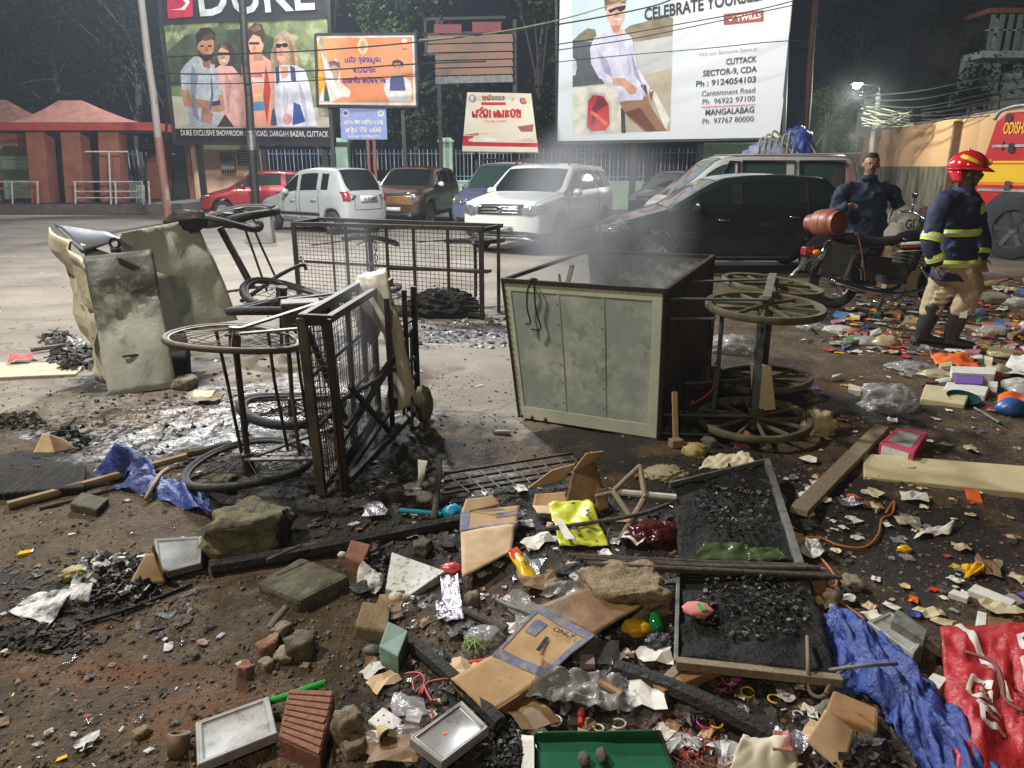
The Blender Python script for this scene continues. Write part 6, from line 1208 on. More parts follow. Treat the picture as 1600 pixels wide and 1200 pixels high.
# ---------------- green tin box cart on its side
t = thing('box_cart','green grey tin box cart tipped on its side with smoke inside and four spoked wheels','cart',(.8,5.1,0))
bl,br = V((.05,4.59,.015)),V((.90,4.23,.0)); e1 = (br - bl).normalized(); e2 = V((-e1.y,e1.x,0)) if True else 0; D_ = 1.84; H_ = .90; Wf = (br - bl).length
tl,tr_ = bl + V((-.11,.03,H_)),br + V((-.012,0,H_ + .01))
def quad(a,b,c,d,th,mat,name,parent=None,bev=.003):
 n_ = (V(b) - V(a)).cross(V(d) - V(a)).normalized() * th; m = MB(); q = [V(k) for k in (a,b,c,d)]; m.add(q + [p - n_ for p in q],[(0,1,2,3),(7,6,5,4),(0,4,5,1),(1,5,6,2),(2,6,7,3),(3,7,4,0)]); return mk(m,name,mat,parent or t,bevel=bev)
fo = V((-e1.y,e1.x,0)) * -1   # outward from the front face (towards the viewer)
fp = quad(bl,br,tr_,tl,.006,mBoxG,'front_panel')
bor = .07
for a,b,c,d in (((0,0),(1,0),(1,bor * 1.3),(0,bor * 1.3)),((0,1 - bor),(1,1 - bor),(1,1),(0,1)),((0,bor * 1.3),(bor * .7,bor * 1.3),(bor * .7,1 - bor),(0,1 - bor)),((1 - bor,bor * 1.3),(1,bor * 1.3),(1,1 - bor),(1 - bor,1 - bor))):
 quad(*[bil((bl,br,tr_,tl),*p) + fo * .004 for p in (a,b,c,d)],.004,mBoxEdge,'border_strip',fp,.0015)
for u in (.355,.635): quad(*[bil((bl,br,tr_,tl),*p) + fo * .002 for p in ((u - .008,.09),(u + .008,.09),(u + .008,.93),(u - .008,.93))],.002,mBoxG,'seam_strip',fp,.002)
m = MB()
for k in range(26): q = bil((bl,br,tr_,tl),.015 + .97 * k / 25,.985) + fo * .006; m.blob(q,(.006,.006,.006),1,0,sub=1)
for k in range(22):
 for u in (.012,.988): q = bil((bl,br,tr_,tl),u,.02 + .96 * k / 21) + fo * .006; m.blob(q,(.006,.006,.006),1,0,sub=1)
for u in (.345,.625):
 for k in range(6): q = bil((bl,br,tr_,tl),u,.16 + .14 * k) + fo * .001; m.blob(q,(.005,.005,.005),1,0,sub=1)
kind(mk(m,'rivets',mRust,fp),'stuff')
for u,r_ in ((.02,.012),(.10,.014),(.20,.014)): m = MB(); m.blob(bil((bl,br,tr_,tl),u,.015) + fo * .004,(r_,r_,r_),1,.2,sub=2); mk(m,'rust_lump',mRust,fp)
# underside (to the right): planks; lid side open to the left
bk = e2 * D_
for k in range(9):
 a,b = k / 9 + .003,(k + 1) / 9 - .003; p,q = br + bk * a + V((.0,0,.01)),br + bk * b + V((.0,0,.01)); hz_ = V((-.012,0,H_ - .01 + R.uniform(-.012,.004)))
 quad(p + e1 * R.uniform(0,.008),q + e1 * R.uniform(0,.008),q + hz_,p + hz_,.018,mPlank,'plank',None,.002)
lines(t,'edge_frame',[(br + V((.0,0,.0)) + fo * .01,tr_ + fo * .01),(tr_,tr_ + bk),(br + bk,tr_ + bk),(tl,tl + bk * .97),(tl,tr_),(tl + bk * .97,tr_ + bk)],.026,mBurnt); lines(t,'edge_frame',[(bl,tl)],.018,mBurnt)
quad(bl + bk * .97,tl + bk * .97,tr_ + bk,br + bk,.008,mSheetA,'back_panel'); quad(bl,bl + bk * .97,br + bk,br,.01,M('box_floor',(.06,.055,.045),(.03,.03,.03),rough=.8),'lower_panel')
quad(*[br - e1 * .035 + bk * u + V((0,0,z)) for u,z in ((.03,.25),(.03,H_ - .03),(.97,H_ - .04),(.97,.25))],.006,mCream,'lining_board')
lines(t,'inner_post',[(bl + bk * .42 + V((.1,0,.02)),tl + bk * .42 + V((.10,0,-.06))),(bl + bk * .2 + V((.05,0,.3)),tl + bk * .34 + V((.24,0,.02)))],.035,mBurntPale,.012)
q = bil((bl,br,tr_,tl),.2,1); m = MB()
for k,(dx,ln) in enumerate(((-.02,.25),(.02,.28))):
 s_ = q + e1 * dx; m.tube(smoothpts([q + V((0,0,.01)),s_ + fo * .03 + V((0,0,-.03)),s_ + fo * .02 - e1 * (.012 - .02 * k) + V((0,0,-ln * .6)),s_ + fo * .015 + e1 * (.01 + .03 * k) + V((0,0,-ln)),s_ + fo * .03 - e1 * (.02) + V((0,0,-ln - .01))],5),.005,6)
m.blob(q + V((0,0,.012)),(.03,.02,.016),2,.3,3,2); mk(m,'hooked_wire',mBurnt,t,smooth='all')
hubs = [V((1.50,4.32,0)),V((1.82,5.14,0))]
def woodwheel(c,tilt,seed):
 ax = V((tilt[0],tilt[1],1)).normalized(); a,b = frame(ax); r = .345; m = MB(); N = 40
 m.lathe([(r - .034,-.017),(r - .004,-.021),(r,-.015),(r,.015),(r - .004,.021),(r - .034,.017)],N,Matrix.Translation(c) @ Matrix((a,b,ax)).transposed().to_4x4(),closed=True); w = mk(m,'wheel',mWheelO,t,smooth=True)
 for k in range(12):
  th = 2 * PI * (k + .3 * seed) / 12; d = a * math.cos(th) + b * math.sin(th); m = MB(); m.bar(c + d * .035 + ax * (.012 if k % 2 else -.012),c + d * (r - .025),.017,.02,ax); mk(m,'spoke',mWheelO,w,bevel=.003)
 m = MB(); m.tube([c - ax * .06,c + ax * .06],.04,12); mk(m,'hub',mWheelO,w,smooth=True); return w
for c,z,tl_,sd in ((hubs[0],.80,(.02,-.06),1),(hubs[1],.80,(.10,-.05),2),(hubs[0],.10,(-.04,-.05),3),(hubs[1],.12,(-.07,.03),4)): woodwheel(c + V((0,0,z)),tl_,sd)
for z in (.85,.13): lines(t,'fork_arm',[(br + bk * .05 + V((.0,0,z)),hubs[0] + V((0,-.05,z))),(br + bk * .45 + V((0,0,z)),hubs[1] + V((0,-.05,z)))],.03,mFork,.012)
lines(t,'fork_arm',[(br + bk * .08 + V((0,0,.72)),hubs[0] + V((-.3,-.05,.74))),(br + bk * .03 + V((0,0,.02)),hubs[0] + V((-.12,-.12,.03))),(br + bk * .55 + V((0,0,.82)),hubs[1] + V((-.2,.05,.83)))],.024,mFork,.012)
lines(t,'side_link',[(hubs[0] + V((0,-.02,.86)),hubs[1] + V((0,0,.88)))],.05,mRimPale,.014)
lines(t,'axle_post',[(hubs[0] + V((0,0,.1)),hubs[0] + V((.02,.1,.8))),(hubs[1] + V((0,0,.1)),hubs[1] + V((0,0,.8)))],.045,mFork)
rods(t,'stay_rod',[(hubs[0] + V((-.24,.05,.12)),hubs[0] + V((-.22,.1,.78))),(hubs[1] + V((-.42,-.1,.1)),hubs[1] + V((-.42,-.1,.74)))],.014,mFork)
rods(t,'stay_rod',[(br + bk * .3 + V((.1,0,.2)),hubs[1] + V((-.1,-.3,.22)))],.008,mFork)
m = MB(); q = [P(x,y,4.46) for x,y in ((1176,644),(1212,640),(1205,572),(1172,568))]; m.add(q + [p + V((.004,.02,0)) for p in q],[(0,1,2,3),(7,6,5,4),(0,4,5,1),(1,5,6,2),(2,6,7,3),(3,7,4,0)])
lone(m,'board_offcut',mCream,'cream board offcut propped between the lower wheels of the tin box cart','board',bevel=.003)
m = MB(); m.tube(smoothpts([P(1078,632,4.40),P(1098,622,4.42),P(1114,606,4.45),P(1118,580,4.5),P(1124,562,4.55),P(1116,570,4.52)],5),.007,6); lone(m,'rope',M('red_cord',(.42,.025,.06),rough=.7),'red cord looped from the tin box to the cart frame','rope',smooth='all')
m = MB(); a,b = G(1056,692,.02),P(1054,612,4.2); m.bar(a,b,.032,.022); lone(m,'stake',M('raw_wood',(.38,.25,.11),(.28,.18,.08),rough=.8,scale=5,stretch=(4,4,1)),'raw wooden stake standing against the corner of the tin box','stake',bevel=.003)
m = MB(); m.box(G(1056,692,.03),(.075,.06,.05),.3); lone(m,'wood_block',mWood,'small wooden block at the foot of the raw stake','block',bevel=.006)
# ---------------- rear burnt rack with mesh
t = thing('burnt_cart','burnt black mesh rack cart on its side before the white SUV','cart',(-1.4,8.4,0))
c0,c1 = V((-2.62,9.0,0)),V((-.30,7.88,0)); u_ = (c1 - c0).normalized(); Lr = (c1 - c0).length; bkv = V((-u_.y,u_.x,0))
if bkv.y < 0: bkv = -bkv
def K(a,z,dp=0): return c0 + u_ * (Lr * a) + V((0,0,z)) + bkv * dp
lines(t,'rail',[(K(0,.94),K(1,.97)),(K(0,.97,.45),K(1,.97,.45)),(K(.98,.95),K(.98,.96,.45)),(K(0,.95),K(0,.96,.45)),(K(0,.06),K(1,.05))],.045,mBurnt); lines(t,'rail',[(K(0,.50),K(1.02,.52)),(K(.52,.48,.02),K(1.03,.53,.02))],.03,mBurnt)
lines(t,'upright',[(K(a,0),K(a,.96)) for a in (.0,.99)],.05,mBurnt); lines(t,'upright',[(K(a,.0),K(a,.95)) for a in (.30,.52,.66,.83)],.034,mBurnt); lines(t,'upright',[(K(.22,.1),K(.22,.94)),(K(.41,.0),K(.41,.95))],.024,mBurntPale)
lines(t,'upright',[(K(a,.0,.45),K(a,.96,.45)) for a in (.3,.98)],.04,mBurnt)
screen(t,K(0,.05),K(1,.05),K(1,.95),K(0,.94),46,20,.0032,mBurnt)
w = bikewheel(t,K(.22,.72,.75),(.12,.1,1),.34,.028,mBurnt,mBurntTyre,24,.003,'wheel',.03,.04,.1,1); bikewheel(t,K(.80,.76,.75),(-.02,.08,1),.34,.026,mBurnt,mBurntTyre,24,.003,'wheel',.01,.04,.1,2); bikewheel(t,K(.22,.10,.75),(.0,.05,1),.34,.028,mBurnt,mBurntTyre,24,.003,'wheel',.02,.04,.1,3)
rods(t,'axle',[(K(.22,.1,.75),K(.22,.74,.75)),(K(.80,.1,.75),K(.80,.78,.75))],.022,mBurnt); lines(t,'fork_arm',[(K(.22,.74,.75),K(.10,.70)),(K(.22,.74,.75),K(.36,.74)),(K(.80,.79,.75),K(.68,.80)),(K(.80,.79,.75),K(.95,.8))],.03,mBurnt,.014)
m = MB()
for k in range(8): q = K(.47,.86 - .065 * k,-.04); m.tube([q + V((.018 * math.cos(a + k * 1.57),.01 * math.sin(a),.04 * math.sin(a))) for a in [2 * PI * j / 10 for j in range(10)]],.006,5,closed=True)
m.blob(K(.475,.30,-.04),(.035,.02,.05),2,.1,sub=2); mk(m,'chain_with_padlock',mBurnt,t,smooth='all')
t = thing('charred_bundle','charred lump of burnt goods lying at the foot of the rear rack','burnt goods',K(.82,0,-.05))
m = MB(); m.blob(K(.80,.10,-.02),(.27,.14,.14),12,.75,2.3,5,True); mk(m,'charred_mass',mBurntTyre,t,smooth=True)
m = MB(); m.blob(K(.66,.05,-.12),(.18,.12,.05),13,.6,2.2,3,True); mk(m,'scorched_cushion',M('scorched_olive',(.05,.045,.02),(.02,.02,.015),rough=.9,scale=6),t,smooth=True)
# ---------------- burnt tricycle front behind the sheets
t = thing('burnt_cart','burnt tricycle wreck with a charred wheel up in the air left of the rear rack','tricycle',(-2.7,7.6,0))
bikewheel(t,P(376,336,7.5),(-.13,-.12,1),.35,.04,mBurnt,mBurntTyre,30,.003,'wheel',.02,.05,.14,1); bikewheel(t,P(356,344,7.2),(.14,-.05,1),.30,.03,mBurnt,mBurntTyre,24,.003,'wheel',.04,.05,.14,2)
lines(t,'fork_leg',[(P(344,356,7.3),P(395,450,7.3))],.06,mBurnt,.05); rods(t,'stay_rod',[(P(380,350,7.6),P(417,455,7.4)),(P(396,356,7.7),P(430,432,7.5)),(P(352,456,7.3),P(420,446,7.3))],.013,mBurnt)
m = MB(); m.tube(smoothpts([P(378,470,6.9),P(405,452,6.9),P(440,428,7.0),P(472,414,7.1),P(478,422,7.1)],5),[.05] * 12 + [.045] * 6 + [.03] * 3,8,flat=.4); mk(m,'mudguard',mBurnt,t,smooth='all')
bikewheel(t,P(440,458,6.6),(.16,-.1,1),.33,.032,mBurnt,mBurntTyre,24,.003,'wheel',.03,.05,.12,5); bikewheel(t,P(455,476,6.5),(-.10,.02,1),.33,.03,mBurnt,mBurntTyre,24,.003,'wheel',.02,.05,.12,6)
rods(t,'handlebar',[(P(300,354,7.4),P(345,348,7.4)),(P(345,348,7.4),P(430,322,7.4))],.012,mBurnt); rods(t,'stay_rod',[(P(478,420,7.2),K(.03,.55)),(P(440,470,6.6),P(440,540,6.6))],.016,mBurnt)
m = MB(); q = G(404,381,.0); m.box((q.x,q.y + .2,.30),(.56,.46,.60),.15,taper=(.9,.9)); lone(m,'concrete_block',mConc,'square concrete block standing in the yard before the silver hatchback','block',bevel=.02)
# ---------------- crumpled sheet metal shell on the left
t = thing('sheet_metal_shell','crumpled scorched sheet metal cart cover standing on edge at the left','sheet metal',(-2.9,5.6,0))
m = ripped([G(150,596,.02) + V((0,.12,0)),P(312,566,5.9),P(306,341,6.25),P(120,378,5.75)],.03,1.6,3,26,True);
def patch(pts,n,amp,seed,fr=1.5):
 pass
def cornered(quad_,amp,fr,seed,n=22,bulge=0): n = int(n * .62);  return ripped(quad_,amp,fr,seed,n,True,0,0,bulge)
mk(cornered([P(232,520,5.85),P(372,500,6.3),P(306,341,6.35),P(182,366,5.9)],.08,1.9,3,30),'rear_sheet',mSheetB,t,smooth=True,angle=15,solid=.004)
mk(cornered([G(172,615,.0) + V((0,.16,0)),P(300,556,5.9),P(262,430,5.85),P(126,380,5.62)],.04,1.4,8,20),'middle_sheet',mSheetB,t,smooth=True,angle=15,solid=.004)
fsh = [G(170,619,.0),G(281,604,.0) + V((0,-.05,0)),P(238,388,5.62),P(131,404,5.5)]
dp_ = mk(cornered(fsh,.06,1.9,21,34),'door_sheet',mSheetA,t,smooth=True,angle=14,solid=.006)
for (u,v) in ((.33,.72),(.42,.26)):
 q = bil(fsh,u,v); n_ = (fsh[1] - fsh[0]).cross(fsh[3] - fsh[0]).normalized()
 if n_.y > 0: n_ = -n_
 a = (fsh[1] - fsh[0]).normalized(); m = MB(); m.tube(smoothpts([q - a * .055 + n_ * .02,q - a * .03 + n_ * .03,q + a * .04 + n_ * .028,q + a * .06 + n_ * .02],4),.009,6); mk(m,'door_handle',mBurnt,dp_,smooth='all')
q = P(179,380,5.5); m = MB(); m.tube([q + V((.035 * math.cos(a),0,.035 * math.sin(a))) for a in [2 * PI * k / 14 for k in range(14)]],.011,7,closed=True); m.bar(q + V((-.03,0,-.05)),q + V((.035,0,-.05)),.035); mk(m,'lifting_ring',mBurnt,t,smooth='all')
mk(cornered([G(148,590,.02) + V((-.02,.1,0)),G(172,617,.0) + V((-.01,.03,0)),P(132,404,5.52),P(86,354,5.7)],.075,3.4,5,26),'folded_edge',mSheetC,t,smooth=True,angle=15,solid=.005)
mk(cornered([P(128,396,5.55),P(190,372,5.75),P(168,364,6.0),P(85,352,5.72)],.02,2,6,12),'sooty_flap',mBlack,t,smooth='all',solid=.005)
mk(cornered([P(136,430,5.55),P(152,540,5.4),P(140,520,5.6),P(106,420,5.7)],.05,4,9,14),'crumpled_foil',M('bare_tin',(.45,.46,.42),(.30,.31,.28),rough=.22,metal=.8,scale=6),t,smooth='all',solid=.003)
m = MB(); m.blob(P(292,345,6.3),(.14,.05,.07),3,.6,2.5,3,True); mk(m,'charred_hinge',mBurnt,t,smooth=True)
mk(cornered([G(235,606,.02),G(300,590,.02),P(296,545,5.75),P(240,540,5.7)],.02,2,7,10),'sooty_foot',mBlack,t,smooth='all',solid=.005)
# ---------------- smoke
def smoke(name,label,c,size,dens,col,seed,stretch=(1,1,.5),fall=1.2,tilt=0):
 m = bpy.data.materials.new(name); m.use_nodes = True; nt = m.node_tree; N,L = nt.nodes,nt.links; N.remove(N['Principled BSDF']); v = N.new('ShaderNodeVolumePrincipled'); L.new(v.outputs[0],N['Material Output'].inputs['Volume'])
 v.inputs['Color'].default_value = (*col,1); v.inputs['Anisotropy'].default_value = .2
 tc = N.new('ShaderNodeTexCoord'); mp = N.new('ShaderNodeMapping'); L.new(tc.outputs['Object'],mp.inputs[0]); mp.inputs['Scale'].default_value = stretch; mp.inputs['Location'].default_value = (seed,seed * 2,0)
 n = N.new('ShaderNodeTexNoise'); n.inputs['Scale'].default_value = 1.3; n.inputs['Detail'].default_value = 4; L.new(mp.outputs[0],n.inputs[0])
 ln = N.new('ShaderNodeVectorMath'); ln.operation = 'LENGTH'; sc_ = N.new('ShaderNodeVectorMath'); sc_.operation = 'MULTIPLY'; L.new(tc.outputs['Object'],sc_.inputs[0]); sc_.inputs[1].default_value = tuple(1 / k for k in size); L.new(sc_.outputs[0],ln.inputs[0])
 f = N.new('ShaderNodeMapRange'); L.new(ln.outputs['Value'],f.inputs['Value']); f.inputs['From Min'].default_value = 0; f.inputs['From Max'].default_value = .9; f.inputs['To Min'].default_value = 1; f.inputs['To Max'].default_value = 0
 r = N.new('ShaderNodeMapRange'); L.new(n.outputs['Fac'],r.inputs['Value']); r.inputs['From Min'].default_value = .38; r.inputs['From Max'].default_value = .72
 mu = N.new('ShaderNodeMath'); mu.operation = 'MULTIPLY'; L.new(f.outputs[0],mu.inputs[0]); L.new(r.outputs[0],mu.inputs[1]); m2 = N.new('ShaderNodeMath'); m2.operation = 'MULTIPLY'; L.new(mu.outputs[0],m2.inputs[0]); m2.inputs[1].default_value = dens; L.new(m2.outputs[0],v.inputs['Density'])
 b = MB(); b.blob(c,size,1,0,sub=3); o = mk(b,name,m,org=c,smooth='all'); o['kind'] = 'stuff'; o['label'] = label; return o
smoke('smoke','smoke rising from the tipped tin box',(.62,5.5,1.15),(.85,.75,.95),4.2,(.74,.76,.80),2.0)
smoke('smoke','thin smoke between the tin box and the white SUV',(.25,6.4,.85),(.4,.5,.7),.4,(.7,.75,.85),5.0)
smoke('smoke','thin smoke standing in the near mesh cart',(-.85,4.0,.75),(.2,.35,1.0),1.5,(.75,.78,.85),8.0)
smoke('smoke','smoke drifting by the lit lamp pole',(12.9,28.5,2.6),(3.0,2.5,3.2),.22,(.8,.85,.8),11.0)
# ================================================================ LITTER AND WRECKAGE ON THE GROUND
_M = M
def M(name,*a,**k):      # small things on the ground carry finer dirt
 k['scale'] = k.get('scale',6) * 3.2; k['c3scale'] = k.get('c3scale',2.5) * 2.8; return _M(name,*a,**k)
mRock = M('mossy_rock',(.15,.14,.085),(.08,.078,.05),rough=.95,scale=6,bump=1.6,bscale=26,c3=(.20,.19,.10),c3scale=5,c3amt=.42); mRockB = M('sandy_rock',(.30,.235,.135),(.19,.145,.085),rough=.95,scale=9,bump=1.8,bscale=34,c3=(.09,.07,.045),c3scale=11,c3amt=.3)
mBrick = M('brick_red',(.27,.125,.08),(.19,.09,.06),rough=.95,scale=12,bump=.7,bscale=50,c3=(.33,.21,.15),c3amt=.3); mStone = M('rubble_stone',(.26,.22,.16),(.15,.12,.085),rough=.95,scale=10,bump=1,bscale=40); mMoss = M('mossy_concrete',(.12,.11,.075),(.065,.062,.043),rough=.95,scale=5,bump=1.2,bscale=30,c3=(.22,.20,.13),c3scale=4,c3amt=.36)
mCard = M('cardboard',(.44,.29,.145),(.36,.23,.11),rough=.85,scale=5,c3=(.16,.09,.04),c3scale=3.5,c3amt=.30,bump=.2,bscale=20); mCardP = M('cardboard_pale',(.58,.42,.26),(.48,.34,.2),rough=.85,scale=5,c3=(.25,.16,.09),c3scale=4,c3amt=.28); mCardB = M('cardboard_blue_print',(.08,.10,.20),(.14,.16,.26),rough=.7,scale=12,c3=(.30,.22,.13),c3scale=11,c3amt=.44); mCardW = M('cardboard_wet',(.22,.125,.05),(.14,.08,.035),rough=.6,scale=6,bump=.2)
mPaper = M('paper_white',(.68,.67,.63),(.56,.55,.51),rough=.8,scale=8,c3=(.10,.09,.075),c3scale=7,c3amt=.32); mPaperB = M('paper_burnt',(.62,.63,.64),(.5,.5,.5),rough=.7,scale=6,c3=(.012,.011,.011),c3scale=6.5,c3amt=.46); mChar = M('charcoal',(.010,.010,.010),(.022,.02,.019),rough=.55,scale=18,bump=1.5,bscale=45,rough2=.9); mCharG = M('glossy_char',(.010,.010,.011),(.025,.024,.024),rough=.22,scale=14,bump=1,bscale=30,rough2=.6)
mBlueT = M('blue_polythene',(.018,.035,.20),(.035,.075,.32),rough=.34,scale=5,bump=1.2,bscale=34,c3=(.075,.075,.085),c3scale=6,c3amt=.33); mRedB = M('red_vinyl',(.42,.024,.03),(.34,.02,.026),rough=.36,scale=3,bump=.8,bscale=26,c3=(.13,.03,.025),c3scale=5,c3amt=.37); mVinW = M('vinyl_print_white',(.62,.60,.56),rough=.3)
def clearplastic(n,c,r=.12,al=.45): return M(n,c,tuple(k * .7 for k in c),rough=r,scale=9,alpha=al,spec=.9,bump=.4,bscale=30)
mClear = clearplastic('clear_polythene',(.55,.56,.58)); mClearD = clearplastic('smoky_polythene',(.10,.10,.10),.1,.62); mFoil = M('silver_foil',(.52,.50,.56),(.38,.34,.42),rough=.22,metal=.75,scale=14,bump=.8,bscale=40,c3=(.30,.12,.18),c3scale=9,c3amt=.26)
mTray = M('grey_white_plastic',(.36,.36,.35),(.27,.27,.26),rough=.5,scale=6,c3=(.11,.10,.085),c3scale=10,c3amt=.38,rough2=.55); mTrayD = M('dark_grey_plastic_tray',(.17,.18,.165),(.10,.105,.10),rough=.6,scale=6,c3=(.05,.05,.045),c3amt=.35,c3scale=7); mTeal = M('teal_card',(.24,.36,.33),(.18,.29,.27),rough=.6,scale=7,c3=(.30,.32,.26),c3amt=.26); mGreenTr = M('green_enamel',(.022,.125,.060),(.018,.10,.05),rough=.2,coat=.5,scale=4,c3=(.15,.20,.14),c3scale=4,c3amt=.27)
mCharP = M('charred_board',(.007,.007,.007),(.018,.017,.015),rough=.7,scale=9,spec=.25,bump=2,bscale=35,c3=(.075,.07,.06),c3scale=7,c3amt=.30,detail=8); mRope = M('dull_cord',(.16,.13,.09),rough=.8); mOrangeW = M('orange_wire',(.42,.14,.03),(.30,.10,.02),rough=.5); mYellowPk = M('yellow_packet',(.74,.46,.015),(.66,.40,.012),rough=.25,scale=6); mRedPk = M('red_packet',(.58,.05,.03),rough=.3); mLime = M('lime_poster',(.55,.58,.035),(.46,.50,.03),rough=.4,scale=8,c3=(.70,.68,.52),c3scale=6,c3amt=.3); mOrange = M('orange_cloth',(.72,.14,.025),(.6,.11,.02),rough=.6,scale=5,bump=.4,bscale=14); mPurple = M('purple_card',(.17,.10,.36),(.14,.08,.3),rough=.6,scale=6); mPinkBx = M('pink_card',(.55,.06,.13),(.48,.06,.11),rough=.55,scale=6,c3=(.6,.4,.36),c3amt=.25); mBowl = M('bottle_green_plastic',(.008,.035,.038),rough=.25); mJug = M('blue_plastic',(.03,.10,.32),(.025,.08,.26),rough=.35); mCyan = M('cyan_plastic',(.01,.28,.42),(.01,.22,.36),rough=.35); mPink = M('pink_foam',(.55,.19,.20),rough=.9); mGreenP = M('bright_green_plastic',(.02,.36,.05),rough=.35); mBulb = M('bulb_milk_glass',(.66,.65,.56),(.58,.56,.46),rough=.2); mBeige = M('beige_paint_wood',(.56,.50,.31),(.48,.42,.25),rough=.6,scale=3,c3=(.30,.17,.07),c3scale=6,c3amt=.22); mPlankW = M('grey_plank',(.27,.22,.15),(.19,.155,.105),rough=.85,scale=5,stretch=(5,5,1),bump=.4,bscale=30); mBamboo = M('pale_bamboo',(.36,.27,.15),(.26,.19,.10),rough=.7,scale=6,c3=(.10,.07,.04),c3scale=6,c3amt=.3); mStickB = M('burnt_stick',(.05,.04,.032),(.10,.085,.07),rough=.85,scale=12,bump=.6); mStickO = M('orange_stick',(.30,.15,.05),(.20,.11,.05),rough=.7,scale=7,c3=(.25,.24,.2),c3amt=.4,c3scale=5); mGrnPaint = M('sap_green_bag',(.10,.14,.05),(.06,.09,.04),rough=.2,scale=9,alpha=.6,c3=(.3,.32,.28),c3amt=.3)
def mpp(px,py): q = G(px,py); return math.hypot(q.y,CH) / F
def qbox(quad,h,name,mat,label,cat,group=None,bev=.004,seed=0,rise=None,jag=0):
 tops = [G(x,y,h if rise is None else h + rise[i]) for i,(x,y) in enumerate(quad)]; base = min(gz(p.x,p.y) for p in tops)
 m = MB(); bot = [V((p.x,p.y,min(base,gz(p.x,p.y)) - .012)) for p in tops]; m.add(bot + tops,[(3,2,1,0),(4,5,6,7),(0,1,5,4),(1,2,6,5),(2,3,7,6),(3,0,4,7)]); return lone(m,name,mat,label,cat,group,bevel=bev)
def qsheet(quad,z,name,mat,label,cat,amp=.012,fr=7,seed=1,n=16,th=.002,group=None,tear=0,lift=0,fold=0,ridged=True):
 zz = z if isinstance(z,(list,tuple)) else [z] * 4; c = []
 for (x,y),k in zip(quad,zz): p = G(x,y,k); p.z = k + gz(p.x,p.y); c.append(p)
 return lone(ripped(c,amp,fr,seed,n,ridged,tear,fold,lift),name,mat,label,cat,group,smooth='all',solid=th,solid_off=1)
def rockp(px,py,wp,hp,name,mat,label,cat='stone',seed=1,amp=.35,fr=1.3,cut=.75,flat=1,rot=0,group=None,sub=4,oct=4):
 k = mpp(px,py); w,h = wp * k * .38,hp * k * .38; q = G(px,py + hp * .25); m = MB(); m.blob((q.x,q.y,gz(q.x,q.y) + h * .55 * flat),(w,w * .8,h * flat),seed,amp,fr,sub,False,rot,cut=cut,oct=oct); return lone(m,name,mat,label,cat,group,smooth='all')
def stick(pts,r,name,mat,label,cat,z=.02,group=None,zs=None,sq=0,flat=1):
 c = []
 for i,(x,y) in enumerate(pts): p = G(x,y,(zs[i] if zs else z)); p.z += gz(p.x,p.y); c.append(p)
 m = MB()
 if sq: m.bar(c[0],c[-1],r * 2,sq)
 else: m.tube(smoothpts(c,5) if len(c) > 2 else [c[0],lerp(c[0],c[1],.33) + V((R.uniform(-r,r) * .4,0,R.uniform(-r,r) * .3)),lerp(c[0],c[1],.66),c[1]],r,8,flat=flat)
 return lone(m,name,mat,label,cat,group,smooth=not sq,bevel=.003 if sq else 0)
def lump(px,py,wp,hp,name,mat,label,cat,seed=1,amp=.8,fr=2.2,flat=.7,ridged=True,group=None,rot=0,sub=4,oct=4):
 k = mpp(px,py); w,h = wp * k / 2,hp * k / 2; q = G(px,py + hp * .2); m = MB(); m.blob((q.x,q.y,gz(q.x,q.y) + h * flat * .55),(w,w * .75,h * flat),seed,amp,fr,sub,ridged,rot,oct=oct); return lone(m,name,mat,label,cat,group,smooth='all')
def shards(px,py,wp,hp,n,size,name,mats,label,cat,h=.05,seed=1,sticks=.25,kd=True,z0=0):
 r = random.Random(seed); m = MB()
 for i in range(n):
  a,q = r.uniform(0,2 * PI),math.sqrt(r.random()); x,y = px + wp / 2 * q * math.cos(a),py + hp / 2 * q * math.sin(a); p = G(x,y); p.z = gz(p.x,p.y) + .004 + z0 + h * (1 - q * q) * r.random()
  u = V((r.uniform(-1,1),r.uniform(-1,1),r.uniform(-.55,.55))).normalized(); w = u.cross(V((r.uniform(-.6,.6),r.uniform(-.6,.6),1))).normalized(); s_ = size * r.uniform(.4,1.5)
  if r.random() < sticks: m.bar(p - u * s_ * 1.6,p + u * s_ * 1.6,s_ * .22,s_ * .16,mi=i % len(mats)); continue
  k = r.randint(4,6); c = [p + (u * math.cos(2 * PI * j / k) + w * math.sin(2 * PI * j / k)) * s_ * r.uniform(.5,1.1) for j in range(k)]; nn_ = u.cross(w) * s_ * r.uniform(.08,.4)
  m.add([c_ - nn_ for c_ in c] + [c_ + nn_ * r.uniform(.5,1.2) for c_ in c],[tuple(range(k))[::-1],tuple(range(k,2 * k))] + [(j,(j + 1) % k,k + (j + 1) % k,k + j) for j in range(k)],i % len(mats))
 o = lone(m,name,mats,label,cat)
 if kd: o['kind'] = 'stuff'
 return o
def wire(pts,r,name,mat,label,cat,z=.012,n=5,zs=None):
 c = [];
 for i,(x,y) in enumerate(pts): p = G(x,y,zs[i] if zs else z); p.z += gz(p.x,p.y); c.append(p)
 m = MB(); m.tube(smoothpts(c,n),r,6); return lone(m,name,mat,label,cat,smooth='all')
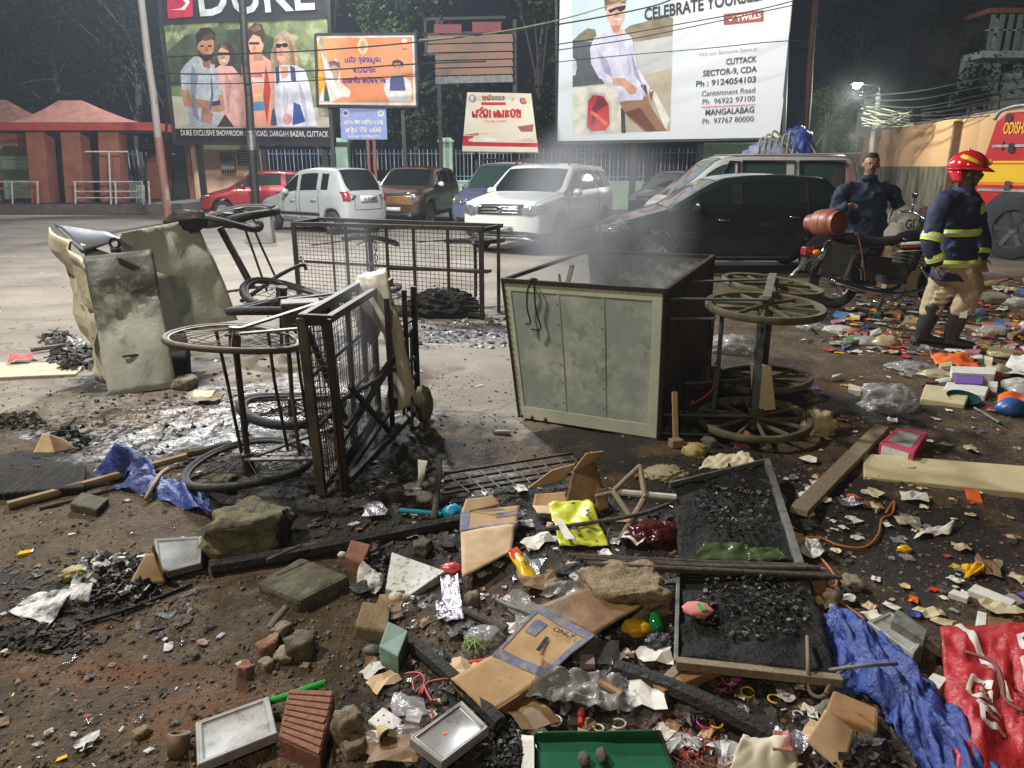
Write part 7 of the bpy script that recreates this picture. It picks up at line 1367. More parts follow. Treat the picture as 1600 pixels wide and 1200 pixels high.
def tray(quad,h,name,mat,label,cat,rimw=.1,depth=.005,up=True):      # a shallow moulded tray or lid with rounded ribs
 a,b,c,d = [G(x,y,h) for x,y in quad];
 for p in (a,b,c,d): p.z += gz(p.x,p.y)
 nr = (b - a).cross(d - a).normalized(); m = MB(); lv = [(0,0,-.028),(.0,.0,0),(.025,.025,.003),(.05,.05,.0),(.07,.07,.002),(.09,.09,-.003),(.115,.115,-depth)]; rings = []
 for u,_,z in lv: rings.append([bil((a,b,c,d),p,q) + nr * z for p,q in ((u,u),(.5,u),(1 - u,u),(1 - u,.5),(1 - u,1 - u),(.5,1 - u),(u,1 - u),(u,.5))])
 vs = sum(rings,[]); fs = [(i * 8 + k,i * 8 + (k + 1) % 8,(i + 1) * 8 + (k + 1) % 8,(i + 1) * 8 + k) for i in range(len(lv) - 1) for k in range(8)] + [tuple((len(lv) - 1) * 8 + k for k in range(8))]
 m.add(vs,fs); return lone(m,name,mat,label,cat,smooth=True,bevel=.002)
def carton(quads,label,mats,name='flattened_carton',cat='carton',amp=.006,bands=(),seed=1,text_at=None):     # creased panels,each a part; quads carry (px,py,z)
 c = [G(*q) for q in sum(quads,[])]; o = V((sum(p.x for p in c) / len(c),sum(p.y for p in c) / len(c),0)); t = thing(name,label,cat,o)
 for i,qd in enumerate(quads):
  cc = []
  for q in qd: p = G(*q); p.z += gz(p.x,p.y); cc.append(p)
  o_ = mk(ripped(cc,amp,4,seed + i,12,False,.012),'panel',mats[i % len(mats)],t,smooth='all',solid=.005,solid_off=-1)
  for (k,u0,v0,u1,v1,mt) in bands:
   if k == i: mk(ripped(cc,amp,4,seed + i,10,False,0,part=(u0,v0,u1,v1),off=.0025),'printed_band',mt,o_,smooth='all')
  if text_at and text_at[0] == i:
   for st,u,v,sz in text_at[1]:
    n_ = (cc[1] - cc[0]).cross(cc[3] - cc[0]).normalized(); text(st,o_,mChar,bil(cc,u,v) + n_ * (.004 + amp * .5),cc[1] - cc[0],cc[3] - cc[0],sz,bold=.02)
 return t
# ---------------- left side
stick([(12,789),(292,714)],.022,'bamboo_pole',mBamboo,'long pale wooden pole lying over the left blue sheet','pole',zs=[.02,.05]); stick([(292,712),(362,698)],.022,'burnt_pole',mStickB,'charred pole end beside the pale wooden pole','pole',z=.03); stick([(62,797),(190,764)],.012,'wooden_strip',mStickB,'thin dark strip lying under the pale wooden pole','strip',z=.01)
qsheet([(140,745),(246,748),(238,718),(176,716)],[.02,.04,.05,.06],'plastic_sheet',mBlueT,'upper crumpled blue plastic sheet peaked behind the pale wooden pole','plastic sheet',.07,8,3,30,lift=.10)
qsheet([(178,764),(330,806),(328,772),(226,738)],[.02,.02,.03,.04],'plastic_sheet',mBlueT,'lower crumpled blue plastic sheet trailing towards the mossy boulder','plastic sheet',.055,9,7,30,lift=.03)
wire([(228,786),(240,768),(252,748),(264,738)],.013,'bent_tube',mBamboo,'short bent grey tube lying on the lower blue sheet','tube',zs=[.02,.05,.07,.06])
qbox([(108,786),(150,796),(170,778),(128,768)],.06,'stone_block',mMoss,'dark stone block with pale drips below the pale wooden pole','block',bev=.008)
qbox([(106,836),(162,824),(166,813),(112,823)],.012,'label_card',mPaper,'white card with a green end under the dark stone block','card',bev=.001); qbox([(26,867),(50,862),(53,857),(30,861)],.015,'wood_chip',mYellowPk,'yellow chip at the left edge of the soil','chip',bev=.003)
qsheet([(12,962),(78,982),(122,928),(60,930)],[.01,.015,.03,.02],'burnt_paper',mPaperB,'white printed sheet scorched black in its middle','paper',.02,8,3,22,tear=.03); qsheet([(104,942),(140,944),(146,916),(112,918)],[.03,.04,.07,.05],'burnt_card',mPaperB,'small white striped card in the charred bundle','card',.008,9,5,12)
shards(180,905,150,80,260,.022,'charred_bundle',[mCharG,mChar,mCharG,mPaperB],'glossy charred bundle beside the torn tan carton','charred plastic',.07,4); lump(118,898,40,26,'corrugated_tube',M('cream_tube',(.40,.34,.16),(.26,.22,.10),rough=.6,scale=10),'cream corrugated tube poking out of the charred bundle','tube',3,.3,4,.8,False,rot=.6); shards(60,1002,190,44,160,.016,'ash_drift',[mChar,mStickB],'dark ash drift at the left under the scorched sheet','ash',.015,5)
carton([[(200,915,.02),(258,905,.02),(240,862,.12),(228,862,.12)],[(258,905,.02),(252,880,.05),(238,846,.20),(232,850,.18)]],'torn tan carton piece standing up beside the grey tray',[mCardP,mCard],'torn_carton',seed=3)
tray([(246,892),(314,882),(316,836),(240,844)],.05,'plastic_tray',mTrayD,'dark grey plastic tray left of the mossy boulder','tray'); stick([(128,974),(210,944),(300,912)],.008,'burnt_strip',mChar,'long black charred strip under the charred bundle','strip',z=.012)
rockp(392,826,136,92,'boulder',mRock,'big mossy boulder in front of the near mesh cart','boulder',3,.24,1.3,.74,.95,sub=5,oct=7); qbox([(400,910),(468,938),(548,898),(470,868)],.065,'concrete_slab',mMoss,'thick mossy concrete slab below the charred beam','slab',bev=.02,rise=[-.03,.0,.0,-.03]); stick([(422,985),(448,950)],.013,'pipe',mTrayD,'short grey pipe leaning against the mossy slab','pipe',zs=[.01,.05]); stick([(416,872),(470,850)],.007,'wire_piece',mStickB,'thin wire on the mossy concrete slab','wire',z=.11)
stick([(330,890),(520,852),(722,812)],.035,'charred_beam',mChar,'long charred beam from the mossy boulder to the cyan stick','beam',zs=[.02,.03,.03])
for i,(x,y,w,h,lb) in enumerate(((440,985,34,24,'small stone at the top of the rubble pile'),(428,1002,26,22,'pale stone under the top one of the rubble pile'),(416,1016,30,28,'angular stone in the middle of the rubble pile'),(470,1010,52,44,'largest squarish stone of the rubble pile'),(446,1024,42,18,'wedge shaped stone in the rubble pile'),(417,1042,26,20,'cream stone below the rubble pile'),(385,1052,28,32,'rounded stone left of the rubble pile'),(305,1022,18,16,'lone pale pebble left of the rubble pile'),(478,1042,18,14,'reddish pebble below the squarish stone'),(222,1150,26,16,'grey flat pebble in the bare soil'),(738,940,26,32,'pointed cream stone right of the silver sachet'),(660,858,40,30,'olive stone behind the white foam board'),(545,1140,46,70,'long brown stone right of the grooved brick'),(555,1172,40,30,'cream lump below the long brown stone'),(1160,690,38,30,'brown ball lying under the lower cart wheel'),(1108,692,28,24,'olive stone right of the raw stake'),(1330,905,40,24,'brown stone above the blue wrapping'),(1298,930,36,34,'tan stone where the orange wire ends'),(1275,912,34,40,'grey stone beside the charred panel'),(350,760,44,34,'grey stone under the lower wheel of the near cart'),(290,600,46,26,'grey stone at the foot of the sheet metal shell'))):
 rockp(x,y,w,h,'stone',(mStone,mRockB,mBrick,mMoss)[i % 4] if 'cream' not in lb else mStone,lb,'stone',i + 10,.3,1.2,.7,1,R.uniform(0,3),sub=3)
qbox([(538,868),(566,880),(580,850),(548,842)],.06,'brick',mBrick,'reddish brick behind the black plastic lump','brick',bev=.008); lump(534,864,14,14,'shell',mPaper,'tiny white shell left of the reddish brick','shell',2,.2,2,.8,False,sub=2)
shards(586,888,40,70,90,.016,'plastic_lump',[mCharG],'glossy black plastic lump left of the white foam board','plastic',.11,7,.1); qsheet([(556,912),(590,934),(600,900),(570,880)],[.01,.01,.06,.06],'paper_scrap',mPaperB,'crumpled scorched paper beside the black plastic lump','paper',.03,14,8,14,tear=.04)
qbox([(602,920),(640,930),(696,892),(612,862)],.03,'foam_board',M('foam_speckled',(.66,.67,.65),(.56,.57,.55),rough=.7,scale=6,c3=(.05,.05,.05),c3scale=14,c3amt=.40),'white speckled foam board below the tan carton','board',bev=.004,rise=[0,.0,.01,.04]); lump(706,890,26,18,'hair_clip',M('coral_plastic',(.50,.06,.08),rough=.3),'coral red flower clip at the corner of the foam board','hair clip',4,.7,3,.7,sub=3)
qsheet([(694,980),(726,976),(716,903),(688,905)],[.015,.015,.03,.03],'sachet',mFoil,'silver and pink foil sachet below the coral clip','sachet',.016,22,4,18,tear=.01); qsheet([(684,976),(700,972),(694,948),(680,950)],.02,'sachet',mFoil,'small silver foil sachet under the long one','sachet',.016,24,6,12)
qbox([(553,978),(606,985),(610,945),(566,938)],.055,'brick_half',M('tan_block',(.27,.20,.115),(.19,.14,.08),rough=.95,scale=8,bump=.8),'tan half block left of the light bulb','brick',bev=.01)
k = mpp(630,945); q = Gd(618,944,.022); t = thing('light_bulb','white LED light bulb lying on the soil','light bulb',q); ax_ = V((1,-.05,.0)).normalized(); A,B2 = frame(ax_); mt = Matrix((A,B2,ax_)).transposed().to_4x4(); mt.translation = q
m = MB(); m.lathe([(0,-.026),(.014,-.023),(.024,-.012),(.026,0),(.023,.014),(.016,.03)],18,mt); mk(m,'globe',mBulb,t,smooth='all'); m = MB(); m.lathe([(.0165,.03),(.0175,.046),(.013,.058)],18,mt); mk(m,'heat_sink',mTray,t,smooth=True); m = MB(); m.lathe([(.0115,.058),(.0115,.074),(.006,.08),(0,.08)],14,mt); mk(m,'cap',mAlloy,t,smooth=True)
qbox([(592,1010),(622,1026),(638,985),(606,970)],.085,'small_box',mTeal,'pale teal card box standing right of the pale pebbles','box',bev=.004,rise=[-.01,-.02,0,.02]); lump(580,1018,20,16,'plastic_bit',mTrayD,'grey plastic bit beside the teal box','plastic',3,.4,2,.8,sub=3); qbox([(600,1032),(616,1034),(618,1014),(602,1014)],.02,'card_piece',mCardP,'yellow card piece in front of the teal box','card',bev=.001)
stick([(640,1000),(700,1060),(782,1135)],.026,'charred_beam',mChar,'charred beam running under the long flattened carton','beam',zs=[.02,.02,.03]); stick([(775,938),(836,966)],.009,'rod',mTrayD,'thin grey rod above the long flattened carton','rod',z=.03); stick([(725,962),(790,990)],.014,'burnt_stick',mStickB,'burnt stick right of the silver sachet','stick',z=.015)
# ---------------- cartons in the middle
carton([[(722,905,.05),(800,868,.03),(806,822,.07),(720,832,.08)],[(718,832,.08),(808,822,.07),(812,792,.07),(720,800,.10)],[(720,800,.10),(782,792,.10),(770,776,.14),(728,778,.14)]],'folded tan carton with faint blue tape standing above the foam board',[mCardP,mCard,mCardP],amp=.008,bands=[(1,0,.0,.15,1,mCardB),(1,.15,.0,1,.10,mCardB),(1,.6,.45,.98,.7,mCardB)],seed=5,text_at=None)
carton([[(705,1072,.05),(762,1120,.04),(850,1064,.06),(768,1030,.07)],[(768,1030,.07),(850,1064,.06),(930,1000,.08),(845,950,.10)],[(845,950,.10),(930,1000,.08),(1004,950,.08),(935,920,.10)]],'long flattened brown carton printed with blue bands across the middle',[mCard,mCard,mCardW],amp=.013,seed=9,bands=[(1,0,.0,1,.14,mCardB),(1,0,.86,1,1,mCardB),(1,.9,.14,1,.86,mCardB),(1,.0,.14,.06,.86,mCardB),(1,.14,.50,.34,.76,mCardB)],text_at=(1,[('ONLY',.66,.74,.03),('I',.55,.42,.10)]))
carton([[(705,1074,.05),(748,1112,.0),(772,1136,.0),(728,1100,.0)],[(762,1120,.04),(850,1064,.05),(852,1082,.0),(772,1136,.0)]],'torn lower edge of the long flattened carton',[mCardW,mCardW],'torn_carton',seed=13)
carton([[(824,757,.10),(880,745,.10),(900,722,.16),(862,728,.17)]],'pale carton flap above the ground grille',[mCardP],'carton_flap',seed=15); carton([[(880,800,.02),(948,780,.03),(930,722,.18),(896,730,.18)],[(896,730,.18),(934,720,.18),(944,706,.24),(916,706,.25)]],'wet brown carton standing torn open left of the wooden trestle',[mCardW,mCard],'torn_carton',seed=16)
carton([[(832,785,.05),(888,790,.05),(884,762,.10),(836,764,.10)],[(840,806,.03),(900,802,.03),(890,790,.05),(832,785,.05)]],'small crumpled carton between the pale flap and the lime poster',[mCard,mCardP],'torn_carton',amp=.014,seed=18); carton([[(930,802,.03),(952,792,.03),(948,762,.08),(934,760,.10)]],'orange brown carton sliver beside the trestle',[mCardW],'carton_flap',seed=19)
rockp(972,926,142,92,'boulder',mRockB,'rough sandy boulder above the long flattened carton','boulder',8,.2,1.5,.68,.8,.2,sub=5,oct=7)
t = thing('snack_packet','yellow snack packet with a red corner below the folded carton','packet',Gd(820,890)); cc = [G(826,922,.02),G(845,908,.02),(G(808,856,.05)),G(793,862,.05)]; pk = mk(ripped(cc,.01,12,3,14,True,.004,0,.02),'wrapper',mYellowPk,t,smooth='all',solid=.004); mk(ripped([bil(cc,*p) + V((0,-.004,.012)) for p in ((.05,.74),(.95,.74),(.95,.98),(.05,.98))],.004,9,5,8),'red_print',mRedPk,pk,smooth='all'); n_ = (cc[1] - cc[0]).cross(cc[3] - cc[0]).normalized(); text('X',pk,mChar,bil(cc,.5,.45) + n_ * .032,cc[1] - cc[0],cc[3] - cc[0],.04,bold=.02)
t = thing('poster_sheet','lime yellow printed sheet lying right of the folded carton','poster',Gd(900,835)); cc = [Gd(874,866,.02),Gd(952,862,.02),Gd(918,800,.07),Gd(856,806,.07)]; pk = mk(ripped(cc,.03,7,6,20,True,.01),'sheet',mLime,t,smooth='all',solid=.002); mk(ripped([bil(cc,*p) + V((0,-.008,.034)) for p in ((.1,.0),(.30,.0),(.16,.45),(.02,.5))],.005,9,5,8),'white_print',mPaper,pk,smooth='all')
for k_ in range(7): u,v = R.uniform(.3,.95),R.uniform(.1,.95); mk(ripped([bil(cc,u + a,v + b) + V((0,-.008,.034)) for a,b in ((0,0),(.09,.01),(.08,.06),(0,.05))],.002,9,k_,3),'printed_mark',M('indigo_ink',(.05,.04,.12),rough=.5),pk)
stick([(838,832),(990,808),(1052,790)],.010,'burnt_stick',mStickB,'thin dark stick lying across the lime sheet','stick',zs=[.05,.08,.06])
t = thing('trestle','small broken wooden trestle of crossed sticks with a white dowel','trestle',Gd(985,790))
for a,b,r_,mt in (((960,768,.12),(1056,777,.10),.016,mPaper),((1000,728,.20),(958,768,.13),.012,mPlankW),((958,768,.13),(988,812,.06),.013,mPlankW),((1000,728,.20),(1008,778,.11),.014,mPlankW),((1006,780,.10),(968,846,.02),.015,mPlankW),((930,776,.10),(960,768,.12),.010,mPlankW)): m = MB(); m.tube([G(*a),lerp(G(*a),G(*b),.5),G(*b)],r_,8); mk(m,'dowel' if mt is mPaper else 'stick',mt,t,smooth=True)
t = thing('wire_grille','flat welded wire grille lying on the ground behind the cartons','grille',Gd(790,745))
for a,b in (((694,740),(895,708)),((694,752),(905,718)),((690,772),(908,738)),((694,764),(905,730))): m = MB(); m.bar(G(*a,.06),G(*b,.06),.012); mk(m,'long_bar',mBurnt,t)
for k_ in range(9): m = MB(); x0 = 700 + 24 * k_; m.bar(G(x0,742 - 3.6 * k_,.066),G(x0 + 34,770 - 3.6 * k_,.066),.006); mk(m,'cross_bar',mBurntPale,t)
stick([(686,716),(684,760),(678,812)],.016,'burnt_stick',mStickB,'burnt stick leaning upright beside the ground grille','stick',zs=[.14,.08,.02]); stick([(624,797),(690,802)],.012,'plastic_stick',mCyan,'cyan plastic stick lying behind the folded carton','stick',z=.03); lump(708,800,26,24,'plastic_lump',mCyan,'pale cyan knob at the end of the cyan stick','knob',4,.5,2.4,.8,sub=3)
qsheet([(652,762),(660,755),(668,716),(654,714)],[.02,.02,.13,.13],'paper_scrap',mPaper,'white and pink paper propped up beside the near cart','paper',.01,8,9,10); lump(664,776,20,16,'paper_ball',mPaper,'crumpled white paper left of the folded carton','paper',12,.7,2.5,.9,sub=3); lump(772,780,16,12,'pink_scrap',mPinkBx,'bright pink scrap on the folded carton','scrap',3,.5,2,.8,sub=3)
m = MB(); q = Gd(785,677,.014); m.tube([q + V((-.055,0,0)),q + V((-.03,0,0)),q + V((-.025,0,0)),q + V((.05,-.01,0))],[.012,.012,.016,.016],10); lone(m,'small_bottle',mTray,'tiny white capped bottle lying in front of the tin box','bottle',smooth=True)
# ---------------- right middle: charred panels, poles
t = thing('glass_case','charred glass case panel with a pale right edge right of the trestle','glass case',Gd(1150,810)); cc = [G(1062,880,.05),G(1252,882,.05),G(1200,722,.10),G(1048,756,.10)]
mk(ripped(cc,.03,5,3,26,True),'charred_surface',mCharP,t,smooth='all',solid=.012); lines(t,'edge_rail',[(G(1250,884,.07),G(1198,720,.12))],.03,mTrayD,.03); lines(t,'edge_rail',[(G(1046,758,.12),G(1200,720,.12))],.012,mTrayD,.03)
t = thing('glass_case','lower charred case panel lying in front of the bamboo bundle','glass case',Gd(1180,970)); cc = [G(1056,1035,.07),G(1310,1060,.06),G(1262,900,.06),G(1060,888,.06)]
mk(ripped(cc,.028,5,13,28,True),'charred_surface',mCharP,t,smooth='all',solid=.014); lines(t,'edge_rail',[(G(1056,1036,.08),G(1315,1064,.06))],.03,mPlankW,.03); lines(t,'edge_rail',[(G(1056,1036,.085),G(1060,886,.08))],.014,mTrayD,.02)
shards(1150,815,130,110,300,.011,'ash_pieces',[mChar,mChar,mCharP,mTrayD,mStickB,mChar],'ash on the upper glass case','ash',.02,51,.2,z0=.095)
shards(1175,975,190,110,420,.009,'ash_pieces',[mChar,mChar,mCharP,mStickB,mTrayD,mChar],'ash on the lower glass case','ash',.02,52,.2,z0=.085)
lump(1022,838,56,50,'plastic_bag',M('maroon_polythene',(.075,.010,.012),(.04,.008,.009),rough=.2),'dark maroon plastic bag right of the wooden trestle','plastic bag',61,.8,2.2,.5); qsheet([(965,852),(1005,856),(1012,838),(975,834)],.03,'wrapper',mPaper,'white wrapper with red marks beside the dark maroon bag','wrapper',.03,11,14,12,tear=.04)
for k_ in range(7): stick([(888 + 6 * k_,876 + 2.4 * k_),(1090,876 + 3.2 * k_),(1262 + 9 * k_,884 + 2.4 * k_)],.0085,'bamboo_cane',mStickB,'burnt cane of the bundle lying between the two charred panels','cane',zs=[.10 + .006 * (k_ % 3)] * 3,group='burnt canes in one bundle')
qsheet([(1084,872),(1180,876),(1168,852),(1100,850)],.10,'plastic_bag',mGrnPaint,'green and clear plastic film on the burnt cane bundle','plastic film',.022,16,4,20,tear=.05); qsheet([(1170,878),(1232,876),(1215,856),(1165,856)],.10,'plastic_bag',mGrnPaint,'darker green film at the right on the burnt cane bundle','plastic film',.02,16,9,16,tear=.05)
t = thing('scrubber','round pink scrubber with a green strip on the lower charred panel','scrubber',Gd(1090,952,.08)); q = G(1090,952,.105); m = MB(); m.blob(q,(.05,.045,.016),2,.3,3,3); mk(m,'pad',mPink,t,smooth='all'); m = MB(); m.box(q + V((.008,-.012,.015)),(.014,.045,.006),.2); mk(m,'strip',mGreenP,t)
stick([(1026,1082),(1082,1024)],.016,'broken_stick',mPlankW,'short grey stick poking out under the lower charred panel','stick',zs=[.03,.06],sq=.03); stick([(1030,1084),(1132,1036)],.019,'broken_stick',mStickO,'short orange brown stick beside the short grey one','stick',zs=[.03,.05],sq=.035)
stick([(962,1050),(1080,1092),(1205,1150)],.032,'charred_log',mChar,'charred log across the bangles below the two short sticks','log',zs=[.02,.03,.02])
stick([(1248,800),(1378,668)],.042,'wooden_plank',mPlankW,'grey plank with a peeling white end slanting up to the pink box','plank',zs=[.04,.05],sq=.035)
for k_,(x,y) in enumerate(((1252,790),(1262,776),(1272,766),(1284,756),(1258,800),(1276,778))): lump(x,y,20,14,'paint_flake',mPaper,'white paint flake on the lower end of the grey plank','paint flake',30 + k_,.8,3,.6,group='white flakes on the grey plank',sub=3)
qbox([(1350,744),(1606,770),(1606,728),(1348,708)],.035,'painted_board',mBeige,'long cream painted board lying at the right','board',bev=.006); q = G(1420,728,.037); m = MB(); m.lathe([(.032,0),(.030,.004),(.012,.002),(0,.004)],16,Matrix.Translation(q)); lone(m,'wooden_boss',mBeige,'round cream boss on the long cream board','knob',smooth=True)
t = thing('gift_box','pink card box with a white window behind the long cream board','box',Gd(1412,690)); tp4 = [G(x,y,.08) for x,y in ((1374,692),(1428,708),(1450,676),(1402,668))]; m = MB(); bt = [p - V((0,0,.075)) for p in tp4]; m.add(bt + tp4,[(3,2,1,0),(4,5,6,7),(0,1,5,4),(1,2,6,5),(2,3,7,6),(3,0,4,7)]); mk(m,'carton',mPinkBx,t,bevel=.004); m = MB(); m.add([bil(tp4,u,v) + V((0,0,.002)) for u,v in ((.16,.16),(.84,.16),(.84,.84),(.16,.84))],[(0,1,2,3)]); mk(m,'window',mTray,t); m = MB(); m.add([bil((bt[0],bt[1],tp4[1],tp4[0]),u,v) + V((-.001,-.003,0)) for u,v in ((.08,.1),(.86,.1),(.86,.9),(.08,.9))],[(0,1,2,3)]); mk(m,'front_label',mPaper,t)
# ---------------- right: goods spilled along the edge
lump(1388,632,52,40,'plastic_bag',mClear,'clear crumpled plastic bag above the pink box','plastic bag',5,1.0,2.0,.9); lump(1424,572,46,18,'plastic_bag',mClear,'flat clear plastic bag above the purple box','plastic bag',8,1.0,2.2,.6); lump(1140,542,46,26,'plastic_bag',mClear,'clear plastic bag seen through the cart frame','plastic bag',9,1.0,2.2,.8); lump(1268,512,30,14,'plastic_bag',mClear,'small clear bag right of the upper cart wheels','plastic bag',10,1.0,2.2,.7)
qbox([(1438,622),(1508,632),(1518,608),(1446,600)],.05,'flat_box',mBeige,'flat cream box left of the bottle green bowl','box',bev=.01); qbox([(1474,608),(1540,618),(1546,604),(1480,596)],.06,'packet',mPaper,'long white packet above the flat cream box','packet',bev=.008); qbox([(1492,598),(1536,600),(1538,576),(1494,574)],.07,'purple_box',mPurple,'purple card box below the orange cloth','box',bev=.004); qbox([(1488,582),(1554,585),(1558,574),(1486,572)],.085,'card_strip',mPaper,'white card strip lying across the purple box','card',bev=.001)
q = Gd(1502,632,0); m = MB(); m.lathe([(0,.004),(.07,.006),(.10,.05),(.108,.055),(.10,.052),(.07,.016),(0,.014)],22,Matrix.Translation(q) @ Matrix.Rotation(.2,4,'X')); lone(m,'bowl',mBowl,'bottle green plastic bowl below the flat cream box','bowl',smooth='all')
qsheet([(1470,577),(1532,574),(1512,553),(1452,552)],.02,'cloth',mOrange,'crumpled orange cloth in front of the firefighter boots','cloth',.05,6,4,18,lift=.03); qsheet([(1556,640),(1640,650),(1640,622),(1560,618)],.03,'cloth',mOrange,'orange cloth behind the blue jug at the right edge','cloth',.06,5,8,18,lift=.06); q = Gd(1578,650,.05); m = MB(); m.blob(q,(.10,.075,.07),3,.12,1.5,3); lone(m,'jug',mJug,'blue plastic jug lying before the orange cloth at the right edge','jug',smooth='all'); stick([(1522,640),(1562,660)],.008,'grey_stick',mTrayD,'grey handle stick left of the blue jug','stick',z=.02)
qsheet([(1562,582),(1640,588),(1640,560),(1580,556)],.03,'plastic_sheet',mPaper,'white plastic sheet at the right edge above the orange cloth','plastic sheet',.05,6,12,18,lift=.05)
wire([(1252,842),(1285,840),(1310,848),(1350,852),(1372,836),(1378,812),(1394,802),(1396,788),(1384,802),(1390,796)],.0055,'wire',mOrangeW,'thin orange wire squiggling right of the pale panel edge','wire'); wire([(1254,840),(1276,862),(1296,884),(1308,910),(1300,926),(1330,945),(1352,962)],.0055,'wire',mOrangeW,'orange wire running down to the blue wrapping','wire')
tray([(1356,966),(1428,1020),(1452,984),(1392,946)],.06,'tin_channel',mTray,'grey tin channel above the red banner','tin'); qbox([(1393,968),(1444,1000),(1450,985),(1402,950)],.075,'tin_strip',mTrayD,'folded lip of the grey tin channel','tin',bev=.003)
t = thing('plastic_wrapping','long blue plastic wrapping bunched along the lower right','plastic sheet',Gd(1400,1080)); sp = [(1300,968,.06,34),(1326,1000,.09,44),(1356,1042,.10,50),(1400,1085,.11,52),(1440,1130,.10,54),(1480,1180,.10,56),(1530,1250,.08,60)]
def fn(u,v):
 i = v * (len(sp) - 1); k_ = min(int(i),len(sp) - 2); f_ = i - k_; x,y,z,w = [lerp(a,b,f_) for a,b in zip(sp[k_],sp[k_ + 1])]; p0,p1 = G(x - w * .8,y + w * .45,.01),G(x + w * .75,y - w * .35,.01); q_2 = V((u * 5.0 + v * 2.5,v * 5.5,1.3)); h = abs(noise.noise(q_2)) * .075 + abs(noise.noise(q_2 * 2.2)) * .026 + .006 * noise.noise(q_2 * 5)
 p = lerp(p0,p1,u + .10 * noise.noise(V((v * 8,u * 2,4)))); p.z = gz(p.x,p.y) + z * math.sin(PI * min(1,max(0,u))) * .75 + h + .004; return p
m = MB(); m.sheet(fn,34,84); mk(m,'sheet',mBlueT,t,smooth='all',solid=.002)
lump(1312,985,60,50,'plastic_wrapping',mBlueT,'knotted upper end of the long blue wrapping','plastic sheet',15,.75,2.4,.7,sub=5); lump(1322,1056,70,44,'plastic_wrapping',mBlueT,'loose blue flap left of the long blue wrapping','plastic sheet',18,.8,2.0,.4,sub=5)
t = thing('banner','crumpled red vinyl banner with white lettering in the lower right corner','banner',Gd(1560,1090)); cc = [Gd(1478,1250,.02),Gd(1700,1250,.05),Gd(1700,1010,.06),Gd(1466,990,.03)]
def bfn(u,v):
 p = bil(cc,u,v); q_2 = V((u * 4.2,v * 3.4,2.7)); h = .055 * abs(noise.noise(q_2 + V((0,u * 2,0)))) + .03 * abs(noise.noise(q_2 * 2.6)) + .05 * math.sin(u * 7 + v * 4) * .5 + .05; p.z += h * (.35 + .65 * min(1,6 * min(u,1 - u,v,1 - v) + .2)); return p
m = MB(); m.sheet(bfn,44,44); bn = mk(m,'vinyl',mRedB,t,smooth='all',solid=.002)
def bprint(poly,name='white_stripe',mat=None,n=24):      # flat print that follows the crumpled vinyl; poly in picture-free sheet coordinates
 m = MB(); a,b,c,d = poly; e = .0035
 def f2(i,j): u,v = lerp(lerp(a[0],b[0],i),lerp(d[0],c[0],i),j),lerp(lerp(a[1],b[1],i),lerp(d[1],c[1],i),j); return bfn(u,v) + V((0,-.0012,e))
 m.sheet(f2,4,n); return mk(m,name,mat or mVinW,bn,smooth='all')
bprint([(.40,.42),(.46,.42),(.14,.99),(.09,.99)])
def bstroke(pts,w,name='letter'):
 for (a,b) in zip(pts,pts[1:]):
  dx,dy = b[0] - a[0],b[1] - a[1]; l = math.hypot(dx,dy); nx_,ny_ = -dy / l * w / 2,dx / l * w / 2; ex,ey = dx / l * w * .3,dy / l * w * .3
  bprint([(a[0] - nx_ - ex,a[1] - ny_ - ey),(a[0] + nx_ - ex,a[1] + ny_ - ey),(b[0] + nx_ + ex,b[1] + ny_ + ey),(b[0] - nx_ + ex,b[1] - ny_ + ey)],name,None,8)
for ox,oy,g in ((.14,.38,[[(.16,.10),(.04,.14),(0,.06),(.06,.0),(.16,.02),(.16,.06),(.09,.06)]]),(.20,.20,[[(.16,.12),(0,.14),(.02,.0),(.18,.0)],[(.01,.07),(.13,.06)]]),(.50,.72,[[(.14,.0),(.02,.02),(.0,.10),(.10,.13),(.18,.09)]]),(.52,.52,[[(.16,.12),(.0,.14),(.02,.0),(.18,.0)]])):
 for s_ in g: bstroke([(ox + a,oy + b) for a,b in s_],.034)
wire([(1510,1010),(1552,1030),(1566,1060),(1572,1090),(1600,1110)],.006,'cord',M('red_brown_cord',(.18,.04,.03),rough=.7),'dark red cord lying over the red banner','cord',zs=[.12,.13,.13,.12,.12])
t = thing('small_box','white topped box with an orange side left of the red banner','box',Gd(1460,1075)); tp4 = [G(x,y,.06) for x,y in ((1442,1070),(1466,1078),(1480,1060),(1458,1052))]; m = MB(); bt = [p - V((0,0,.06)) for p in tp4]; m.add(bt + tp4,[(3,2,1,0),(0,1,5,4),(1,2,6,5),(2,3,7,6),(3,0,4,7)]); mk(m,'side',mYellowPk,t); m = MB(); m.add([p + V((0,0,.001)) for p in tp4],[(0,1,2,3)]); mk(m,'top',mPaper,t)
qbox([(1288,1110),(1372,1142),(1374,1106),(1302,1076)],.06,'wood_stump',mStickO,'split brown wood stump left of the blue wrapping','wood',bev=.01); carton([[(1258,1160,.05),(1318,1205,.02),(1336,1142,.08),(1290,1112,.12)]],'torn tan carton piece right of the cream paper',[mCardP],'torn_carton',amp=.012,seed=33); shards(1335,1190,110,70,160,.022,'charred_rag',[mChar,mCharG,mStickB],'black charred rags under the torn tan carton piece','charred litter',.05,17)
qsheet([(1128,1230),(1250,1230),(1240,1160),(1160,1152)],[.02,.02,.05,.05],'paper_sheet',M('cream_paper',(.60,.56,.45),(.5,.46,.36),rough=.7,scale=5,c3=(.45,.30,.06),c3scale=5,c3amt=.28),'crumpled cream paper at the bottom right of the green metal tray','paper',.035,7,6,24,tear=.04); qsheet([(1206,1172),(1240,1176),(1232,1142),(1208,1140)],[.06,.06,.07,.07],'paper_scrap',M('pink_brown_paper',(.32,.12,.11),rough=.6),'reddish paper corner above the crumpled cream paper','paper',.02,9,3,12)
